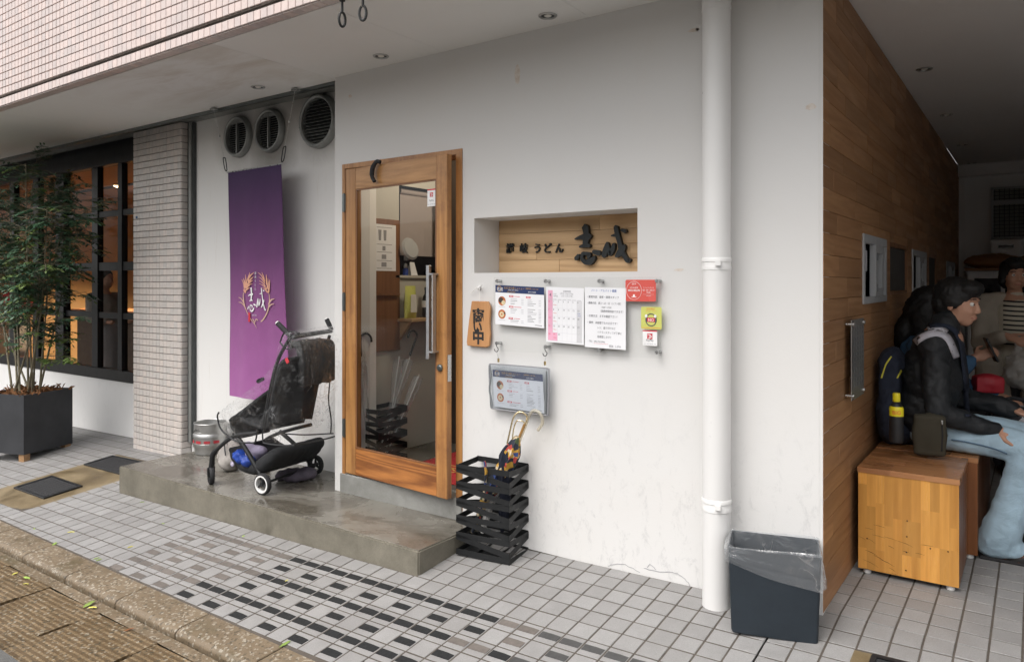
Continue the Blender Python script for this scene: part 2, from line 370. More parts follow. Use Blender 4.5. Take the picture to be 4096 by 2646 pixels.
def concrete(name, c1, c2, wet=.0, rough=(.35, .75), speck=.3, vs=2.2, bump=.25):
    b = NB(name); v = b.co(rnd=True); big = b.noise(v, vs, 7, .65, .8); mid = b.noise(v, vs*6, 6, .7); fine = b.noise(v, 190, 3, .8)
    c = b.ramp(b.math('ADD', b.math('MULTIPLY', big, .7), b.math('MULTIPLY', mid, .3)), [(.35, c1), (.68, c2)])
    c = b.mix(1, c, b.ramp(fine, [(.25, 1-speck), (.75, 1+speck*.6)]), 'MULTIPLY'); w = b.ramp(big, [(.42, 0.0), (.58, 1)])
    if wet: c = b.mix(b.math('MULTIPLY', b.math('SUBTRACT', 1.0, w), wet), c, b.mix(1, c, (.55, .52, .48), 'MULTIPLY'))
    b.col(c); b.rough(b.ramp(big, [(.36, rough[0]), (.66, rough[1])])); b.bump(b.math('ADD', b.math('MULTIPLY', mid, .8), b.math('MULTIPLY', fine, .4)), bump, .004); return b.done()
concrete('step_concrete', (.115, .105, .088), (.25, .24, .212), .7, (.1, .42), .14, 1.9, .1)
concrete('step_side', (.12, .11, .085), (.24, .22, .175), 0, (.55, .8), .18, 2.8, .25)
concrete('sill_concrete', (.2, .2, .185), (.33, .33, .315), 0, (.5, .75), .12, 3.5, .15)
concrete('patch_concrete', (.13, .095, .05), (.25, .195, .115), .3, (.35, .7), .2, 2.6, .2)
concrete('interior_floor', (.1, .095, .085), (.19, .18, .165), .3, (.25, .5), .1, 2.0, .1)
def aggregate(name, c1, c2, ribs=False, moss=.3):
    b = NB(name); v = b.co(rnd=True); big = b.noise(v, 3, 6, .7, .4); vo = b.n('TexVoronoi', feature='F1'); vo.inputs['Scale'].default_value = 95; b.l(v, vo.inputs['Vector'])
    fine = b.noise(v, 150, 4, .8); sv = b.n('SeparateColor'); b.l(vo.outputs['Color'], sv.inputs[0])
    c = b.ramp(b.math('ADD', b.math('MULTIPLY', big, .6), b.math('MULTIPLY', fine, .4)), [(.32, c1), (.7, c2)])
    c = b.mix(b.ramp(sv.outputs[0], [(.8, 0.0), (.9, .55)]), c, (.42, .39, .33)); c = b.mix(b.ramp(sv.outputs[1], [(.84, 0.0), (.93, .7)]), c, (.06, .05, .035))
    c = b.mix(b.ramp(big, [(.28, moss), (.45, 0.0)]), c, (.1, .1, .05)); b.col(c); b.rough(b.ramp(big, [(.35, .35), (.7, .7)]))
    h = b.math('ADD', b.math('MULTIPLY', vo.outputs['Distance'], 2.0), fine)
    b.bump(h, .3, .001); return b.done()
aggregate('kerb_stone', (.125, .092, .058), (.215, .165, .108), moss=.3); aggregate('gutter_slab', (.2, .14, .075), (.36, .265, .16), moss=.2)
basic('road_asphalt', (.1, .1, .097), .8, var=.25, vs=60, bump=.5, bs=200); basic('dark_joint', (.035, .035, .025), .9, var=.3, vs=30)
wood('door_oak', (.24, .095, .026), (.58, .3, .105), 'Z', .38, 1.0, .08, coat=.15, dirt=(.16, .06, .025))
wood('door_oak_rail', (.26, .11, .032), (.6, .32, .12), 'X', .38, 1.0, .08, coat=.15)
wood('door_oak_worn', (.1, .024, .007), (.5, .2, .055), 'X', .38, 1.5, .05, coat=.15, ring=1.1, bump=.3)
wood('cladding_oak', (.26, .125, .055), (.45, .25, .12), 'Y', .5, 1.0, .17, bump=.12)
wood('bench_pine', (.5, .215, .04), (.8, .41, .1), 'Z', .3, 1.0, .2, coat=.25, bump=.06)
wood('bench_top', (.3, .12, .045), (.5, .25, .11), 'X', .25, 1.0, .3, coat=.35, bump=.06)
wood('bench_dark', (.13, .045, .015), (.26, .1, .035), 'Z', .35, 1.0, .1)
wood('sign_oak', (.42, .25, .115), (.72, .49, .27), 'X', .5, .7, .1, ring=.9, bump=.12)
wood('tag_wood', (.42, .19, .07), (.66, .36, .16), 'Z', .5, 1.0, 0)
wood('board_wood', (.16, .07, .03), (.27, .125, .055), 'Z', .4, 1.0, .1); wood('shelf_wood', (.4, .25, .13), (.6, .42, .24), 'Y', .5, 1.0, .1); wood('block_wood', (.3, .17, .08), (.5, .3, .15), 'X', .6)
basic('scratch', (.07, .03, .012), .8)
basic('black_metal', (.008, .009, .01), .5, var=.2, vs=20, bump=.1, bs=120); basic('black_frame', (.008, .008, .009), .35, var=.1, vs=2)
basic('black_plastic', (.014, .015, .017), .45, var=.2, vs=20); basic('black_rubber', (.02, .02, .022), .75, var=.2, vs=30, bump=.2, bs=150)
basic('sign_black', (.006, .009, .01), .5, var=.15, vs=30, bump=.1, bs=80); basic('ink_black', (.02, .02, .02), .7); basic('print_grey', (.3, .3, .32), .7); basic('print_dark', (.1, .1, .12), .7); basic('print_pale', (.52, .52, .55), .7)
basic('print_red', (.62, .03, .05), .6); basic('print_blue', (.05, .12, .42), .7); basic('print_navy', (.015, .035, .12), .45); basic('print_gold', (.55, .33, .08), .5); basic('print_pink', (.8, .42, .56), .7); basic('print_palegrey', (.66, .66, .68), .7); basic('print_white', (.85, .85, .85), .6); basic('print_orange', (.8, .22, .05), .6)
basic('paper', (.84, .845, .87), .7, var=.02); basic('paper_warm', (.78, .76, .7), .7, var=.03); basic('sticker_red', (.7, .12, .1), .22, var=.04, vs=5, coat=.3); basic('sticker_yellow', (.62, .64, .17), .3, var=.04); basic('broth_dark', (.06, .045, .035), .5); basic('bowl_orange', (.5, .15, .05), .5, var=.3, vs=30); basic('noodle_cream', (.7, .6, .38), .6, var=.1, vs=60)
basic('steel', (.55, .56, .56), .3, metal=1, var=.06, vs=20); basic('brushed_steel', (.5, .5, .49), .42, metal=1, var=.08, vs=30, bump=.05, bs=200); basic('dark_steel', (.18, .2, .2), .35, metal=1, var=.1, vs=20); basic('brass', (.55, .42, .2), .3, metal=1, var=.1); basic('gold_metal', (.72, .6, .38), .22, metal=1, var=.06)
basic('aluminium', (.48, .49, .5), .45, metal=1, var=.05); basic('alu_painted', (.42, .43, .44), .45, var=.04); basic('alu_grey', (.2, .215, .225), .4, var=.05); basic('window_black', (.006, .007, .009), .12, var=.1)
basic('vent_steel', (.3, .31, .3), .5, metal=.6, var=.15, vs=9); basic('vent_dark', (.055, .06, .06), .6, var=.3, vs=14, rnd=.1); basic('vent_slat', (.2, .21, .2), .5, metal=.3, var=.25, vs=12, rnd=.15); basic('void', (.008, .009, .009), .9)
basic('pipe_paint', (.75, .745, .735), .35, var=.02, vs=3, bump=.05, bs=25); basic('white_plastic', (.78, .78, .77), .4, var=.03); basic('caster_white', (.8, .8, .78), .4); basic('cord_white', (.8, .79, .76), .8)
basic('bin_blue', (.016, .024, .033), .55, var=.1, vs=12, bump=.08, bs=60); basic('planter_grey', (.035, .037, .042), .55, var=.25, vs=4, bump=.15, bs=40); basic('soil', (.045, .025, .014), .95, var=.4, vs=40, bump=1, bs=60); basic('dry_grass', (.2, .09, .035), .9, var=.3, vs=40)
basic('stem_bark', (.16, .14, .09), .75, var=.25, vs=30, bump=.3, bs=80); basic('leaf_green', (.035, .08, .042), .42, var=.3, vs=3, rnd=.2); basic('leaf_light', (.11, .17, .04), .5, var=.35, vs=4, rnd=.3); basic('leaf_yellow', (.5, .46, .1), .6, var=.2, vs=30, rnd=.25); basic('leaf_fresh', (.25, .36, .08), .6, var=.2, vs=30, rnd=.25); basic('leaf_brown', (.2, .08, .03), .7, var=.2, vs=30)
basic('cafe_wall', (.6, .42, .24), .8, var=.1, vs=4); basic('cafe_wood', (.28, .12, .045), .55, var=.2, vs=9); basic('cafe_dark', (.06, .045, .035), .8, var=.2, vs=5); basic('cafe_ceiling', (.34, .22, .13), .9, var=.08)
basic('lamp_glow', (1, .8, .5), .5, emit=(1, .74, .38), es=14); basic('lamp_glow_dim', (1, .8, .5), .5, emit=(1, .5, .18), es=4)
basic('mortar_dark', (.06, .055, .05), .9); basic('shop_wall', (.52, .5, .45), .75, var=.06, vs=3); basic('shop_wall_pink', (.38, .3, .265), .7, var=.06, vs=3); basic('mat_red', (.38, .02, .025), .9, var=.2, vs=50, bump=.5, bs=200); basic('blind_cloth', (.4, .35, .34), .85, var=.06, vs=3); basic('navy_cloth', (.015, .025, .05), .9)
basic('skin', (.5, .27, .18), .5, var=.06, vs=14, bump=.05, bs=120); basic('hair_black', (.005, .0045, .0045), .55, var=.3, vs=60, bump=.6, bs=200); basic('lip', (.4, .14, .11), .5); basic('eye_white', (.7, .68, .64), .3); basic('eye_dark', (.012, .01, .01), .2)
def cloth(name, c, var=.12, vs=6, weave=420, rough=.85, sheen=.0, wr=.35, ws=9):
    b = NB(name); v = b.co(); n = b.noise(v, vs, 5, .6); b.col(b.mix(1, tuple(c), b.ramp(n, [(.25, 1-var), (.75, 1+var)]), 'MULTIPLY')); b.rough(rough)
    b.b.inputs['Sheen Weight'].default_value = sheen; h = b.math('ADD', b.noise(v, ws, 4, .55, 1.0), b.math('MULTIPLY', b.noise(v, weave, 2), .12)); b.bump(h, wr, .02); return b.done()
cloth('jacket_black', (.008, .01, .0125), .2, rough=.6, wr=.6, ws=11); cloth('jacket_white', (.5, .49, .54), .05); cloth('denim', (.36, .5, .6), .22, 7, wr=.55, ws=12, sheen=.1); cloth('denim_dark', (.1, .17, .25), .2, 9); cloth('coat_beige', (.34, .3, .245), .08, wr=.4, ws=6); cloth('striped_cream', (.55, .5, .4), .05); cloth('stripe_black', (.02, .02, .022), .1)
cloth('bag_navy', (.011, .016, .032), .3, 9, wr=.5, ws=14); cloth('bag_black', (.012, .012, .014), .2, 9, wr=.4); cloth('pouch_olive', (.035, .03, .018), .12, 12, wr=.15); cloth('bag_red', (.42, .02, .035), .1, rough=.5); cloth('bag_blue', (.012, .05, .3), .2, 10, rough=.45); cloth('denim_blue', (.05, .12, .22), .2); cloth('lilac_cloth', (.34, .3, .42), .15, 12); cloth('grey_cloth', (.3, .28, .26), .15, 12); cloth('mauve_cloth', (.1, .085, .11), .3, 14); cloth('stroller_fabric', (.012, .013, .015), .2, 10, wr=.5); cloth('stroller_grey', (.03, .031, .032), .25, 10, wr=.5); cloth('apron_grey', (.3, .3, .33), .1)
basic('shoe_brown', (.07, .035, .022), .6, var=.5, vs=22); basic('shoe_black', (.012, .012, .012), .5); basic('shoe_white', (.5, .48, .44), .6); basic('zip_yellow', (.6, .55, .06), .5); basic('bottle_yellow', (.85, .72, .02), .3); basic('phone_black', (.01, .01, .012), .15)
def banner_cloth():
    b = NB('banner_purple'); z = b.n('SeparateXYZ'); b.l(b.co((1, 1, .583)), z.inputs[0]); f = b.ramp(z.outputs[2], [(0.0, (.36, .11, .33)), (.36, (.25, .07, .23)), (.62, (.12, .03, .13)), (1, (.035, .011, .07))])  # dye runs paler downwards; part of the dark top is painted shade
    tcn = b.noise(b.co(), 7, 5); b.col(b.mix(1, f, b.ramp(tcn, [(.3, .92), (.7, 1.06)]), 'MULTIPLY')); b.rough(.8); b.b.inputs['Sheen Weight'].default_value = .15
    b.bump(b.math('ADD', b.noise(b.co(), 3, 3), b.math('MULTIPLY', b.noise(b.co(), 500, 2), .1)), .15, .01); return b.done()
banner_cloth()
def floral():
    b = NB('umbrella_floral'); v = b.co(); vo = b.n('TexVoronoi', feature='F1'); vo.inputs['Scale'].default_value = 34; b.l(v, vo.inputs['Vector']); s = b.n('SeparateColor'); b.l(vo.outputs['Color'], s.inputs[0])
    b.col(b.ramp(s.outputs[0], [(0, (.02, .025, .04)), (.3, (.5, .28, .04)), (.45, (.4, .05, .04)), (.58, (.55, .45, .3)), (.72, (.03, .06, .2)), (.86, (.06, .09, .04))], 'CONSTANT')); b.rough(.7); return b.done()
floral(); cloth('umbrella_navy', (.008, .011, .025), .2, 12); basic('umbrella_white', (.72, .71, .69), .6, var=.1, vs=20); basic('amber_handle', (.4, .22, .07), .2)
def camo():
    b = NB('shoe_camo'); n = b.noise(b.co(), 16, 3, .5, .5); b.col(b.ramp(n, [(0, (.02, .02, .018)), (.46, (.1, .045, .03)), (.56, (.02, .02, .02))], 'CONSTANT')); b.rough(.7); return b.done()
camo()
def houndstooth():
    b = NB('patterned_bag'); v = b.co((1, 1, 1)); vo = b.n('TexVoronoi', feature='F1', distance='MANHATTAN'); vo.inputs['Scale'].default_value = 16; b.l(v, vo.inputs['Vector']); s = b.n('SeparateColor'); b.l(vo.outputs['Color'], s.inputs[0])
    b.col(b.ramp(s.outputs[0], [(0, (.03, .03, .035)), (.5, (.55, .55, .57))], 'CONSTANT')); b.rough(.7); return b.done()
houndstooth()
glass('window_glass', (.93, .94, .93), .8); glass('cafe_glass', (.94, .92, .9), .35); glass('acrylic', (.995, .997, .995), .35, .02, .015, (.75, .77, .77)); glass('clear_plastic', (.99, .99, .99), 1.0, .05, .004, (.75, .75, .77), 1.0, 8, 1.3, .3); glass('liner_plastic', (.93, .94, .95), 1.0, .1, .1, (.66, .68, .7), 1.0, 7, 1.5, .5); glass('pouch_plastic', (.8, .83, .86), .8, .12, .34, (.72, .73, .75), .4, 6); glass('bag_plastic', (.75, .75, .75), .7, .2, .5, (.62, .6, .57), .6, 12); glass('umbrella_clear', (.9, .91, .92), 1.0, .05, .16, (.75, .77, .8), .7, 20, 1.6); glass('handle_clear', (.86, .82, .72), .8, .05, .3, (.8, .76, .66), 0, 8, 1.5)
# ================================================================ ground, kerb, gutter, road
def Y4(u, v, Y=0): return Yp(u/PV, v/PV, Y)
def Z4(u, v, Z=0): return Zp(u/PV, v/PV, Z)
def X4(u, v, X): return Xp(u/PV, v/PV, X)
def F4(u, v): return Fp(u/PV, v/PV)
def proj(p):
    q = Vector(p)-CAMP; f = q.dot(FWV)
    if f < .05: return None
    return (2048+CAM_F*q.dot(RTV)/f)/PV, (CAM_CY-CAM_F*q.z/f)/PV, f
def inview(p, m=40):
    a = proj(p); return a and -m < a[0] < 2384+m and -m < a[1] < 1540+m
def kerbY(X): return -1.172-.0225*(X+5.46)
def xcol(n):
    if n >= 0: return -2.1219+.1041*n
    if n >= -10: return -2.1219+.1085*n
    return -2.1219-1.085+.1125*(n+10)
def yrow(r): return -.0817+.1041*r if r <= 0 else -.0817+.1176*r
STEP = (-5.50, -2.53, -.497)
g = MB()
g.grid(lambda u, v: ((lambda X: (X, (kerbY(X)-.01)*(1-v)+.5*v if X < -.8 else (kerbY(X)-.01)*(1-v)+6.9*v))(-14+u*17), (lambda X, Y: fz(X, Y)-.006)(-14+u*17, 0)) and
       (lambda X: (lambda Y: (X, Y, (fz(X, Y) if not (X > -1.3 and Y > .1) else fz(X, .1))-.0026))((kerbY(X)-.01)*(1-v)+(6.9 if X > -.85 else .5)*v))(-14+u*17), 170, 60)
pave = g.build('pavement', 'floor_grout', kind='structure'); tag(pave, 'grey tiled forecourt sloping up to the shop front')
def fzz(X, Y): return fz(X, Y) if not (X > -1.3 and Y > .1) else fz(X, .1)
tiles = []
for n in range(-108, 50):
    x0, x1 = xcol(n), xcol(n+1); xc = (x0+x1)/2
    for r in range(-12, 60):
        y0, y1 = yrow(r), yrow(r+1); ky = kerbY(xc)
        if y1 < ky+.02: continue
        y0 = max(y0, ky+.002); yc = (y0+y1)/2
        if STEP[0]+.02 < xc < STEP[1] and yc > STEP[2]: continue
        if xc < STEP[0]: lim = .42
        elif xc < -.74: lim = .0
        else: lim = 6.7
        if y0 > lim-.02: continue
        y1 = min(y1, lim); yc = (y0+y1)/2
        if -6.63 < xc < -5.74 and -1.02 < yc < .0: continue
        if -.585 < xc < -.1 and -.6 < yc < -.19: continue
        tiles.append((x0+.004, x1-.004, y0+.0043, y1-.0043, xc, yc))
def tile_geo(mb, x0, x1, y0, y1, zf, th=.007, ch=.002):
    bot = [(x0, y0), (x1, y0), (x1, y1), (x0, y1)]; top = [(x0+ch, y0+ch), (x1-ch, y0+ch), (x1-ch, y1-ch), (x0+ch, y1-ch)]
    vs = [(x, y, zf(x, y)-th) for x, y in bot] + [(x, y, zf(x, y)-.0012) for x, y in bot] + [(x, y, zf(x, y)) for x, y in top]
    mb.add(vs, [(8, 9, 10, 11)] + [(4+i, 4+(i+1) % 4, 8+(i+1) % 4, 8+i) for i in range(4)] + [(i, (i+1) % 4, 4+(i+1) % 4, 4+i) for i in range(4)])
def dist_cam(p): return (Vector(p)-CAMP).length
vis = sorted([t for t in tiles if inview((t[4], t[5], fzz(t[4], t[5])), 5)], key=lambda t: dist_cam((t[4], t[5], 0)))
near = set(vis[:300]); rest = MB(); cache = {}
for t in tiles:
    x0, x1, y0, y1, xc, yc = t; zc = fzz(xc, yc)
    dzx = (fzz(x1, yc)-fzz(x0, yc))/(x1-x0); dzy = (fzz(xc, y1)-fzz(xc, y0))/(y1-y0)
    if t in near:
        key = (round(x1-x0, 4), round(y1-y0, 3), round(dzx, 3), round(dzy, 3))
        if key not in cache:
            mb = MB(); tile_geo(mb, -(x1-x0)/2, (x1-x0)/2, -(y1-y0)/2, (y1-y0)/2, lambda x, y: dzx*x+dzy*y); me = mb.mesh('tile', fixn=False); me.materials.append(MT('floor_tile')); cache[key] = me
        put('tile', cache[key], None, pave, (xc, yc, zc+random.uniform(-.0008, .0008)))
    else: tile_geo(rest, x0, x1, y0, y1, lambda x, y: zc+dzx*(x-xc)+dzy*(y-yc))
def floor_tile_field():
    b = NB('floor_tile_field'); v = b.co(); vo = b.n('TexVoronoi', feature='F1'); gi = b.n('NewGeometry')
    sp = b.noise(v, 220, 3, .8); cl = b.noise(v, 9, 5, .7)
    c = b.mix(gi.outputs['Random Per Island'], (.25, .244, .24), (.295, .29, .287)); c = b.mix(1, c, b.ramp(sp, [(.3, .82), (.7, 1.12)]), 'MULTIPLY'); c = b.mix(1, c, b.ramp(cl, [(.3, .88), (.75, 1.08)]), 'MULTIPLY')
    b.col(c); b.rough(b.ramp(cl, [(.3, .5), (.7, .72)])); b.bump(b.math('ADD', sp, b.math('MULTIPLY', cl, .6)), .35, .0012); return b.done()
floor_tile_field()
rest.build('tile_field', 'floor_tile_field', pave, fixn=False, kind='stuff')
# anti-slip strips let into the tiles
sm = {}
def strip_mesh(kind, w):
    k = (kind, round(w, 4))
    if k not in sm:
        mb = MB(); h = w/2*.86; e = random.Random(len(sm))
        pts = [(-h, -.021), (h, -.019), (h*1.0, .018), (h*.2, .0205), (-h, .0195)]
        P = [(x, y, .1035*y+.0222*x+.0015) for x, y in pts]; mb.prism([(x, y, z-.004) for x, y, z in P], (0, 0, .0045)); me = mb.mesh('anti_slip_strip')
        me.materials.append(MT({'b': 'black_strip', 'w': 'worn_strip', 'g': 'grey_strip'}[kind])); sm[k] = me
    return sm[k]
for r, odd in ((-6, 0), (-7, 1), (-8, 0), (-9, 1), (-10, 0), (-11, 1)):
    for n in range(-19, 22):
        if odd and n % 2 == 0: continue
        w = xcol(n+1)-xcol(n); x = (xcol(n)+xcol(n+1))/2; y = (yrow(r)+yrow(r+1))/2
        if not inview((x, y, fz(x, y)), 30): continue
        kind = 'b'
        if n < -11+({-6: 0, -7: 0, -8: 0, -9: -1, -10: -2, -11: -2}[r]): kind = 'w'
        elif r in (-6, -7) and n in (2, 3): kind = 'w'
        elif r == -8 and n in (1, 2): kind = 'w'
        elif n >= 4: kind = 'g'
        put('anti_slip_strip', strip_mesh(kind, w), None, pave, (x+random.uniform(-.002, .002), y+random.uniform(-.002, .002), fz(x, y)))
# kerb
kb = MB(); kb.box((-14, -1.6, -.6), (3, -1.1, -.59)); kerb = kb.build('kerb', 'dark_joint', kind='structure')
xj = [-5.46+.5675*i for i in range(-15, 15)]
for a, b_ in zip(xj, xj[1:]):
    mb = MB(); a += .004; b_ -= .004
    prof = [(0, 0), (-.13, 0), (-.152, -.003), (-.166, -.01), (-.172, -.02), (-.172, -.09), (0, -.09)]
    ring = []
    for X in (a, b_):
        ring.append([(X, kerbY(X)-.008+dy, fz(X, kerbY(X))+dz+.1035*dy*.6) for dy, dz in prof])
    n_ = len(prof); mb.add(ring[0]+ring[1], [tuple(reversed(range(n_))), tuple(range(n_, 2*n_))]+[(i, (i+1) % n_, n_+(i+1) % n_, n_+i) for i in range(n_)])
    mb.build('kerb_stone', 'kerb_stone', kerb, ((a+b_)/2, kerbY(a)-.09, fz(a, kerbY(a))), bevel=.003)
# gutter with concrete covers
def gz(X, Y): return fz(X, -1.4)-.02+.03*(Y+1.4)
def slab_mat():
    b = NB('gutter_cover'); src = MT('gutter_slab'); v = b.co(rnd=True); s = b.n('SeparateXYZ'); b.l(b.co(), s.inputs[0])
    big = b.noise(v, 4, 6, .7, .4); fine = b.noise(v, 150, 4, .8); vo = b.n('TexVoronoi', feature='F1'); vo.inputs['Scale'].default_value = 90; b.l(v, vo.inputs['Vector']); sv = b.n('SeparateColor'); b.l(vo.outputs['Color'], sv.inputs[0])
    wx = b.math('SINE', b.math('MULTIPLY', b.math('ADD', s.outputs[0], b.math('MULTIPLY', big, .006)), 225)); wy = b.math('SINE', b.math('MULTIPLY', b.math('ADD', s.outputs[1], b.math('MULTIPLY', fine, .004)), 225))
    w = b.math('MINIMUM', b.ramp(wx, [(.0, 0.0), (.35, 1)]), b.ramp(wy, [(.0, 0.0), (.35, 1)]))
    c = b.ramp(b.math('ADD', b.math('MULTIPLY', big, .6), b.math('MULTIPLY', fine, .4)), [(.32, (.13, .09, .047)), (.7, (.29, .21, .12))])
    c = b.mix(b.ramp(wy, [(.0, .75), (.45, 0.0)]), c, (.075, .045, .02)); c = b.mix(b.ramp(wx, [(.0, .35), (.35, 0.0)]), c, (.1, .065, .03)); c = b.mix(b.ramp(sv.outputs[0], [(.9, 0.0), (.96, .5)]), c, (.4, .37, .3)); c = b.mix(b.ramp(sv.outputs[1], [(.86, 0.0), (.93, .75)]), c, (.05, .045, .03))
    b.col(c); b.rough(b.ramp(big, [(.35, .3), (.7, .65)])); b.bump(b.math('ADD', b.math('MULTIPLY', w, 1.0), b.math('MULTIPLY', fine, .5)), .55, .004); return b.done()
slab_mat()
gb = MB(); gb.grid(lambda u, v: (-14+17*u, -2.0+.62*v, gz(-14+17*u, -2.0+.62*v)-.03), 20, 2); gut = gb.build('gutter', 'dark_joint', kind='structure')
sb = MB(); sb.grid(lambda u, v: (-14+17*u, kerbY(-14+17*u)-.255+.062*v, gz(-14+17*u, -1.45)-.004), 40, 1); sb.build('edge_strip', 'kerb_stone', gut)
xs = [-4.30+.555*i for i in range(-9, 13)]
for i, (a, b_) in enumerate(zip(xs, xs[1:])):
    a += .004; b_ -= .004; y1 = kerbY((a+b_)/2)-.262; y0 = -1.93; nt_ = .011
    poly = [(a, y0), (b_, y0), (b_, -1.74), (b_-nt_, -1.735), (b_-nt_, -1.605), (b_, -1.60), (b_, y1), (a, y1), (a, -1.60), (a+nt_, -1.605), (a+nt_, -1.735), (a, -1.74)]
    mb = MB(); mb.prism([(x, y, gz(x, y)-.05) for x, y in poly], (0, 0, .05+random.uniform(-.002, .002))); mb.build('gutter_cover', 'gutter_cover', gut, ((a+b_)/2, -1.7, gz((a+b_)/2, -1.7)))
rd = MB(); rd.grid(lambda u, v: (-80+160*u, -60+58.07*v, gz(0, -1.93)-.012+.0222*(-80+160*u)*.25), 40, 10); road = rd.build('road', 'road_asphalt', kind='structure')
# concrete patches with drain covers
def flat_sheet(name, poly, mat, dz, th=.02):
    mb = MB(); P = [(x, y, fz(x, y)+dz-th) for x, y in poly]; mb.prism(P, (0, 0, th)); return mb.build(name, mat, kind='structure')
flat_sheet('concrete_patch', [(-6.62, -1.01), (-5.99, -1.02), (-5.86, -1.0), (-5.745, -.9), (-5.745, .02), (-6.62, .03)], 'patch_concrete', -.001)
flat_sheet('concrete_patch', [(-.585, -.6), (-.1, -.6), (-.1, -.195), (-.57, -.195)], 'patch_concrete', -.001)
def drain_cover(name, poly, label, ribs=9):
    c = [sum(p[i] for p in poly)/4 for i in (0, 1)]; t = thing(name, label, 'drain cover', (c[0], c[1], fz(*c)), 'black drain covers')
    P = [Vector((x, y, 0)) for x, y in poly]; mb = MB()
    def q(u, v): a = P[0].lerp(P[1], v); b = P[3].lerp(P[2], v); k = a.lerp(b, u); return k
    def zq(p, d): return Vector((p.x, p.y, fz(p.x, p.y)+d))
    for (u0, u1, v0, v1) in ((0, 1, 0, .06), (0, 1, .94, 1), (0, .05, .06, .94), (.95, 1, .06, .94)):
        mb.prism([zq(q(u0, v0), -.004), zq(q(u1, v0), -.004), zq(q(u1, v1), -.004), zq(q(u0, v1), -.004)], (0, 0, .014))
    mb.build('rim', 'black_plastic', t, bevel=.002)
    mb = MB(); mb.prism([zq(q(.052, .062), -.004), zq(q(.948, .062), -.004), zq(q(.948, .938), -.004), zq(q(.052, .938), -.004)], (0, 0, .009)); mb.build('lid', 'black_rubber', t)
    mb = MB()
    for i in range(ribs):
        v0 = .09+.82*i/ribs; v1 = v0+.82/ribs*.5
        mb.prism([zq(q(.08, v0), .005), zq(q(.92, v0), .005), zq(q(.92, v1), .005), zq(q(.08, v1), .005)], (0, 0, .002))
    mb.build('grip_ribs', 'black_rubber', t, kind='stuff'); return t
drain_cover('drain_cover', [(-6.47, -.82), (-6.49, -.535), (-5.93, -.555), (-5.92, -.83)], 'black ribbed drain cover by the kerb in the ochre concrete patch', 12)
drain_cover('drain_cover', [(-6.56, -.262), (-6.58, -.01), (-5.95, .0), (-5.95, -.27)], 'black ribbed drain cover in front of the tiled pillar beside the step', 12)
drain_cover('drain_cover', [(-.5, -.55), (-.5, -.205), (-.13, -.205), (-.13, -.55)], 'black drain cover in the floor tiles in front of the wooden bench', 10)
# concrete step
st = thing('concrete_step', 'wide wet concrete step below the shop door', 'step', (-4.0, -.2, .068))
mb = MB(); mb.box((STEP[0], STEP[2], -.3), (STEP[1], .31, .068)); top = mb.build('slab', 'step_side', st, bevel=.007, bseg=2)
mb = MB(); mb.box((STEP[0]+.008, STEP[2]+.008, .06), (STEP[1]-.008, .3, .0692)); mb.build('trowelled_top', 'step_concrete', st, bevel=.001)
# ================================================================ the shop building
B = thing('shop_building', 'white rendered shop building with pink tiled upper wall and wood clad passage', 'building')
def holes_wall(mb, x0, x1, z0, z1, holes, y, th):
    xsx = sorted({x0, x1, *[h[0] for h in holes], *[h[1] for h in holes]}); zs = sorted({z0, z1, *[h[2] for h in holes], *[h[3] for h in holes]})
    for a, b in zip(xsx, xsx[1:]):
        for c, d in zip(zs, zs[1:]):
            m = ((a+b)/2, (c+d)/2)
            if any(h[0] < m[0] < h[1] and h[2] < m[1] < h[3] for h in holes): continue
            mb.face([(a, y, c), (b, y, c), (b, y, d), (a, y, d)]); mb.face([(a, y+th, c), (a, y+th, d), (b, y+th, d), (b, y+th, c)])
    for h in holes:
        a, b, c, d = h[:4]
        for p, q in (((a, c), (a, d)), ((a, d), (b, d)), ((b, d), (b, c)), ((b, c), (a, c))): mb.face([(p[0], y, p[1]), (q[0], y, q[1]), (q[0], y+th, q[1]), (p[0], y+th, p[1])])
    for p, q in (((x0, z0), (x0, z1)), ((x1, z0), (x1, z1)), ((x0, z1), (x1, z1))): mb.face([(p[0], y, p[1]), (q[0], y, q[1]), (q[0], y+th, q[1]), (p[0], y+th, p[1])])
DOOR = (-3.65, -2.65, .02, 2.178); NICHE = (-2.567, -1.565, 1.471, 1.777)
mb = MB(); holes_wall(mb, -3.72, -2.62, .004, 2.752, [DOOR], 0, .1); holes_wall(mb, -2.62, -.735, .004, 2.752, [NICHE], 0, .245); mb.build('front_wall', 'white_plaster', B, fixn=False)
mb = MB(); mb.box((-.75, 0.002, .03), (-.722, .12, 2.749)); mb.build('corner_edge', 'white_plaster', B)
# cracked flakes at the foot of the wall
mb = MB()
for pts in ([(2432, 2262), (2470, 2252), (2512, 2262), (2560, 2290)], [(2575, 2270), (2640, 2285), (2700, 2290), (2740, 2315), (2765, 2350)], [(2590, 2268), (2600, 2255), (2625, 2278)]):
    P = smooth_path([Y4(u, v, -.0015) for u, v in pts], 5); P = [p+Vector((random.uniform(-.002, .002), 0, random.uniform(-.003, .003))) for p in P]
    mb.tube(P, .0011, 4)
mb.build('hairline_crack', 'print_grey', B)
mb = MB()
for (u, v, w, h) in ((2715, 1079, 22, 7), (2775, 122, 26, 8), (3243, 428, 22, 14), (2070, 300, 14, 40), (1400, 385, 10, 8), (2790, 118, 7, 8)):
    c = Y4(u, v, -.001); k = CAM_F/((c-CAMP).dot(FWV)); n_ = 14
    mb.face([c+Vector((w/k*math.cos(6.283*i/n_)*random.uniform(.75, 1.1), 0, h/k*math.sin(6.283*i/n_)*random.uniform(.7, 1.1))) for i in range(n_)])
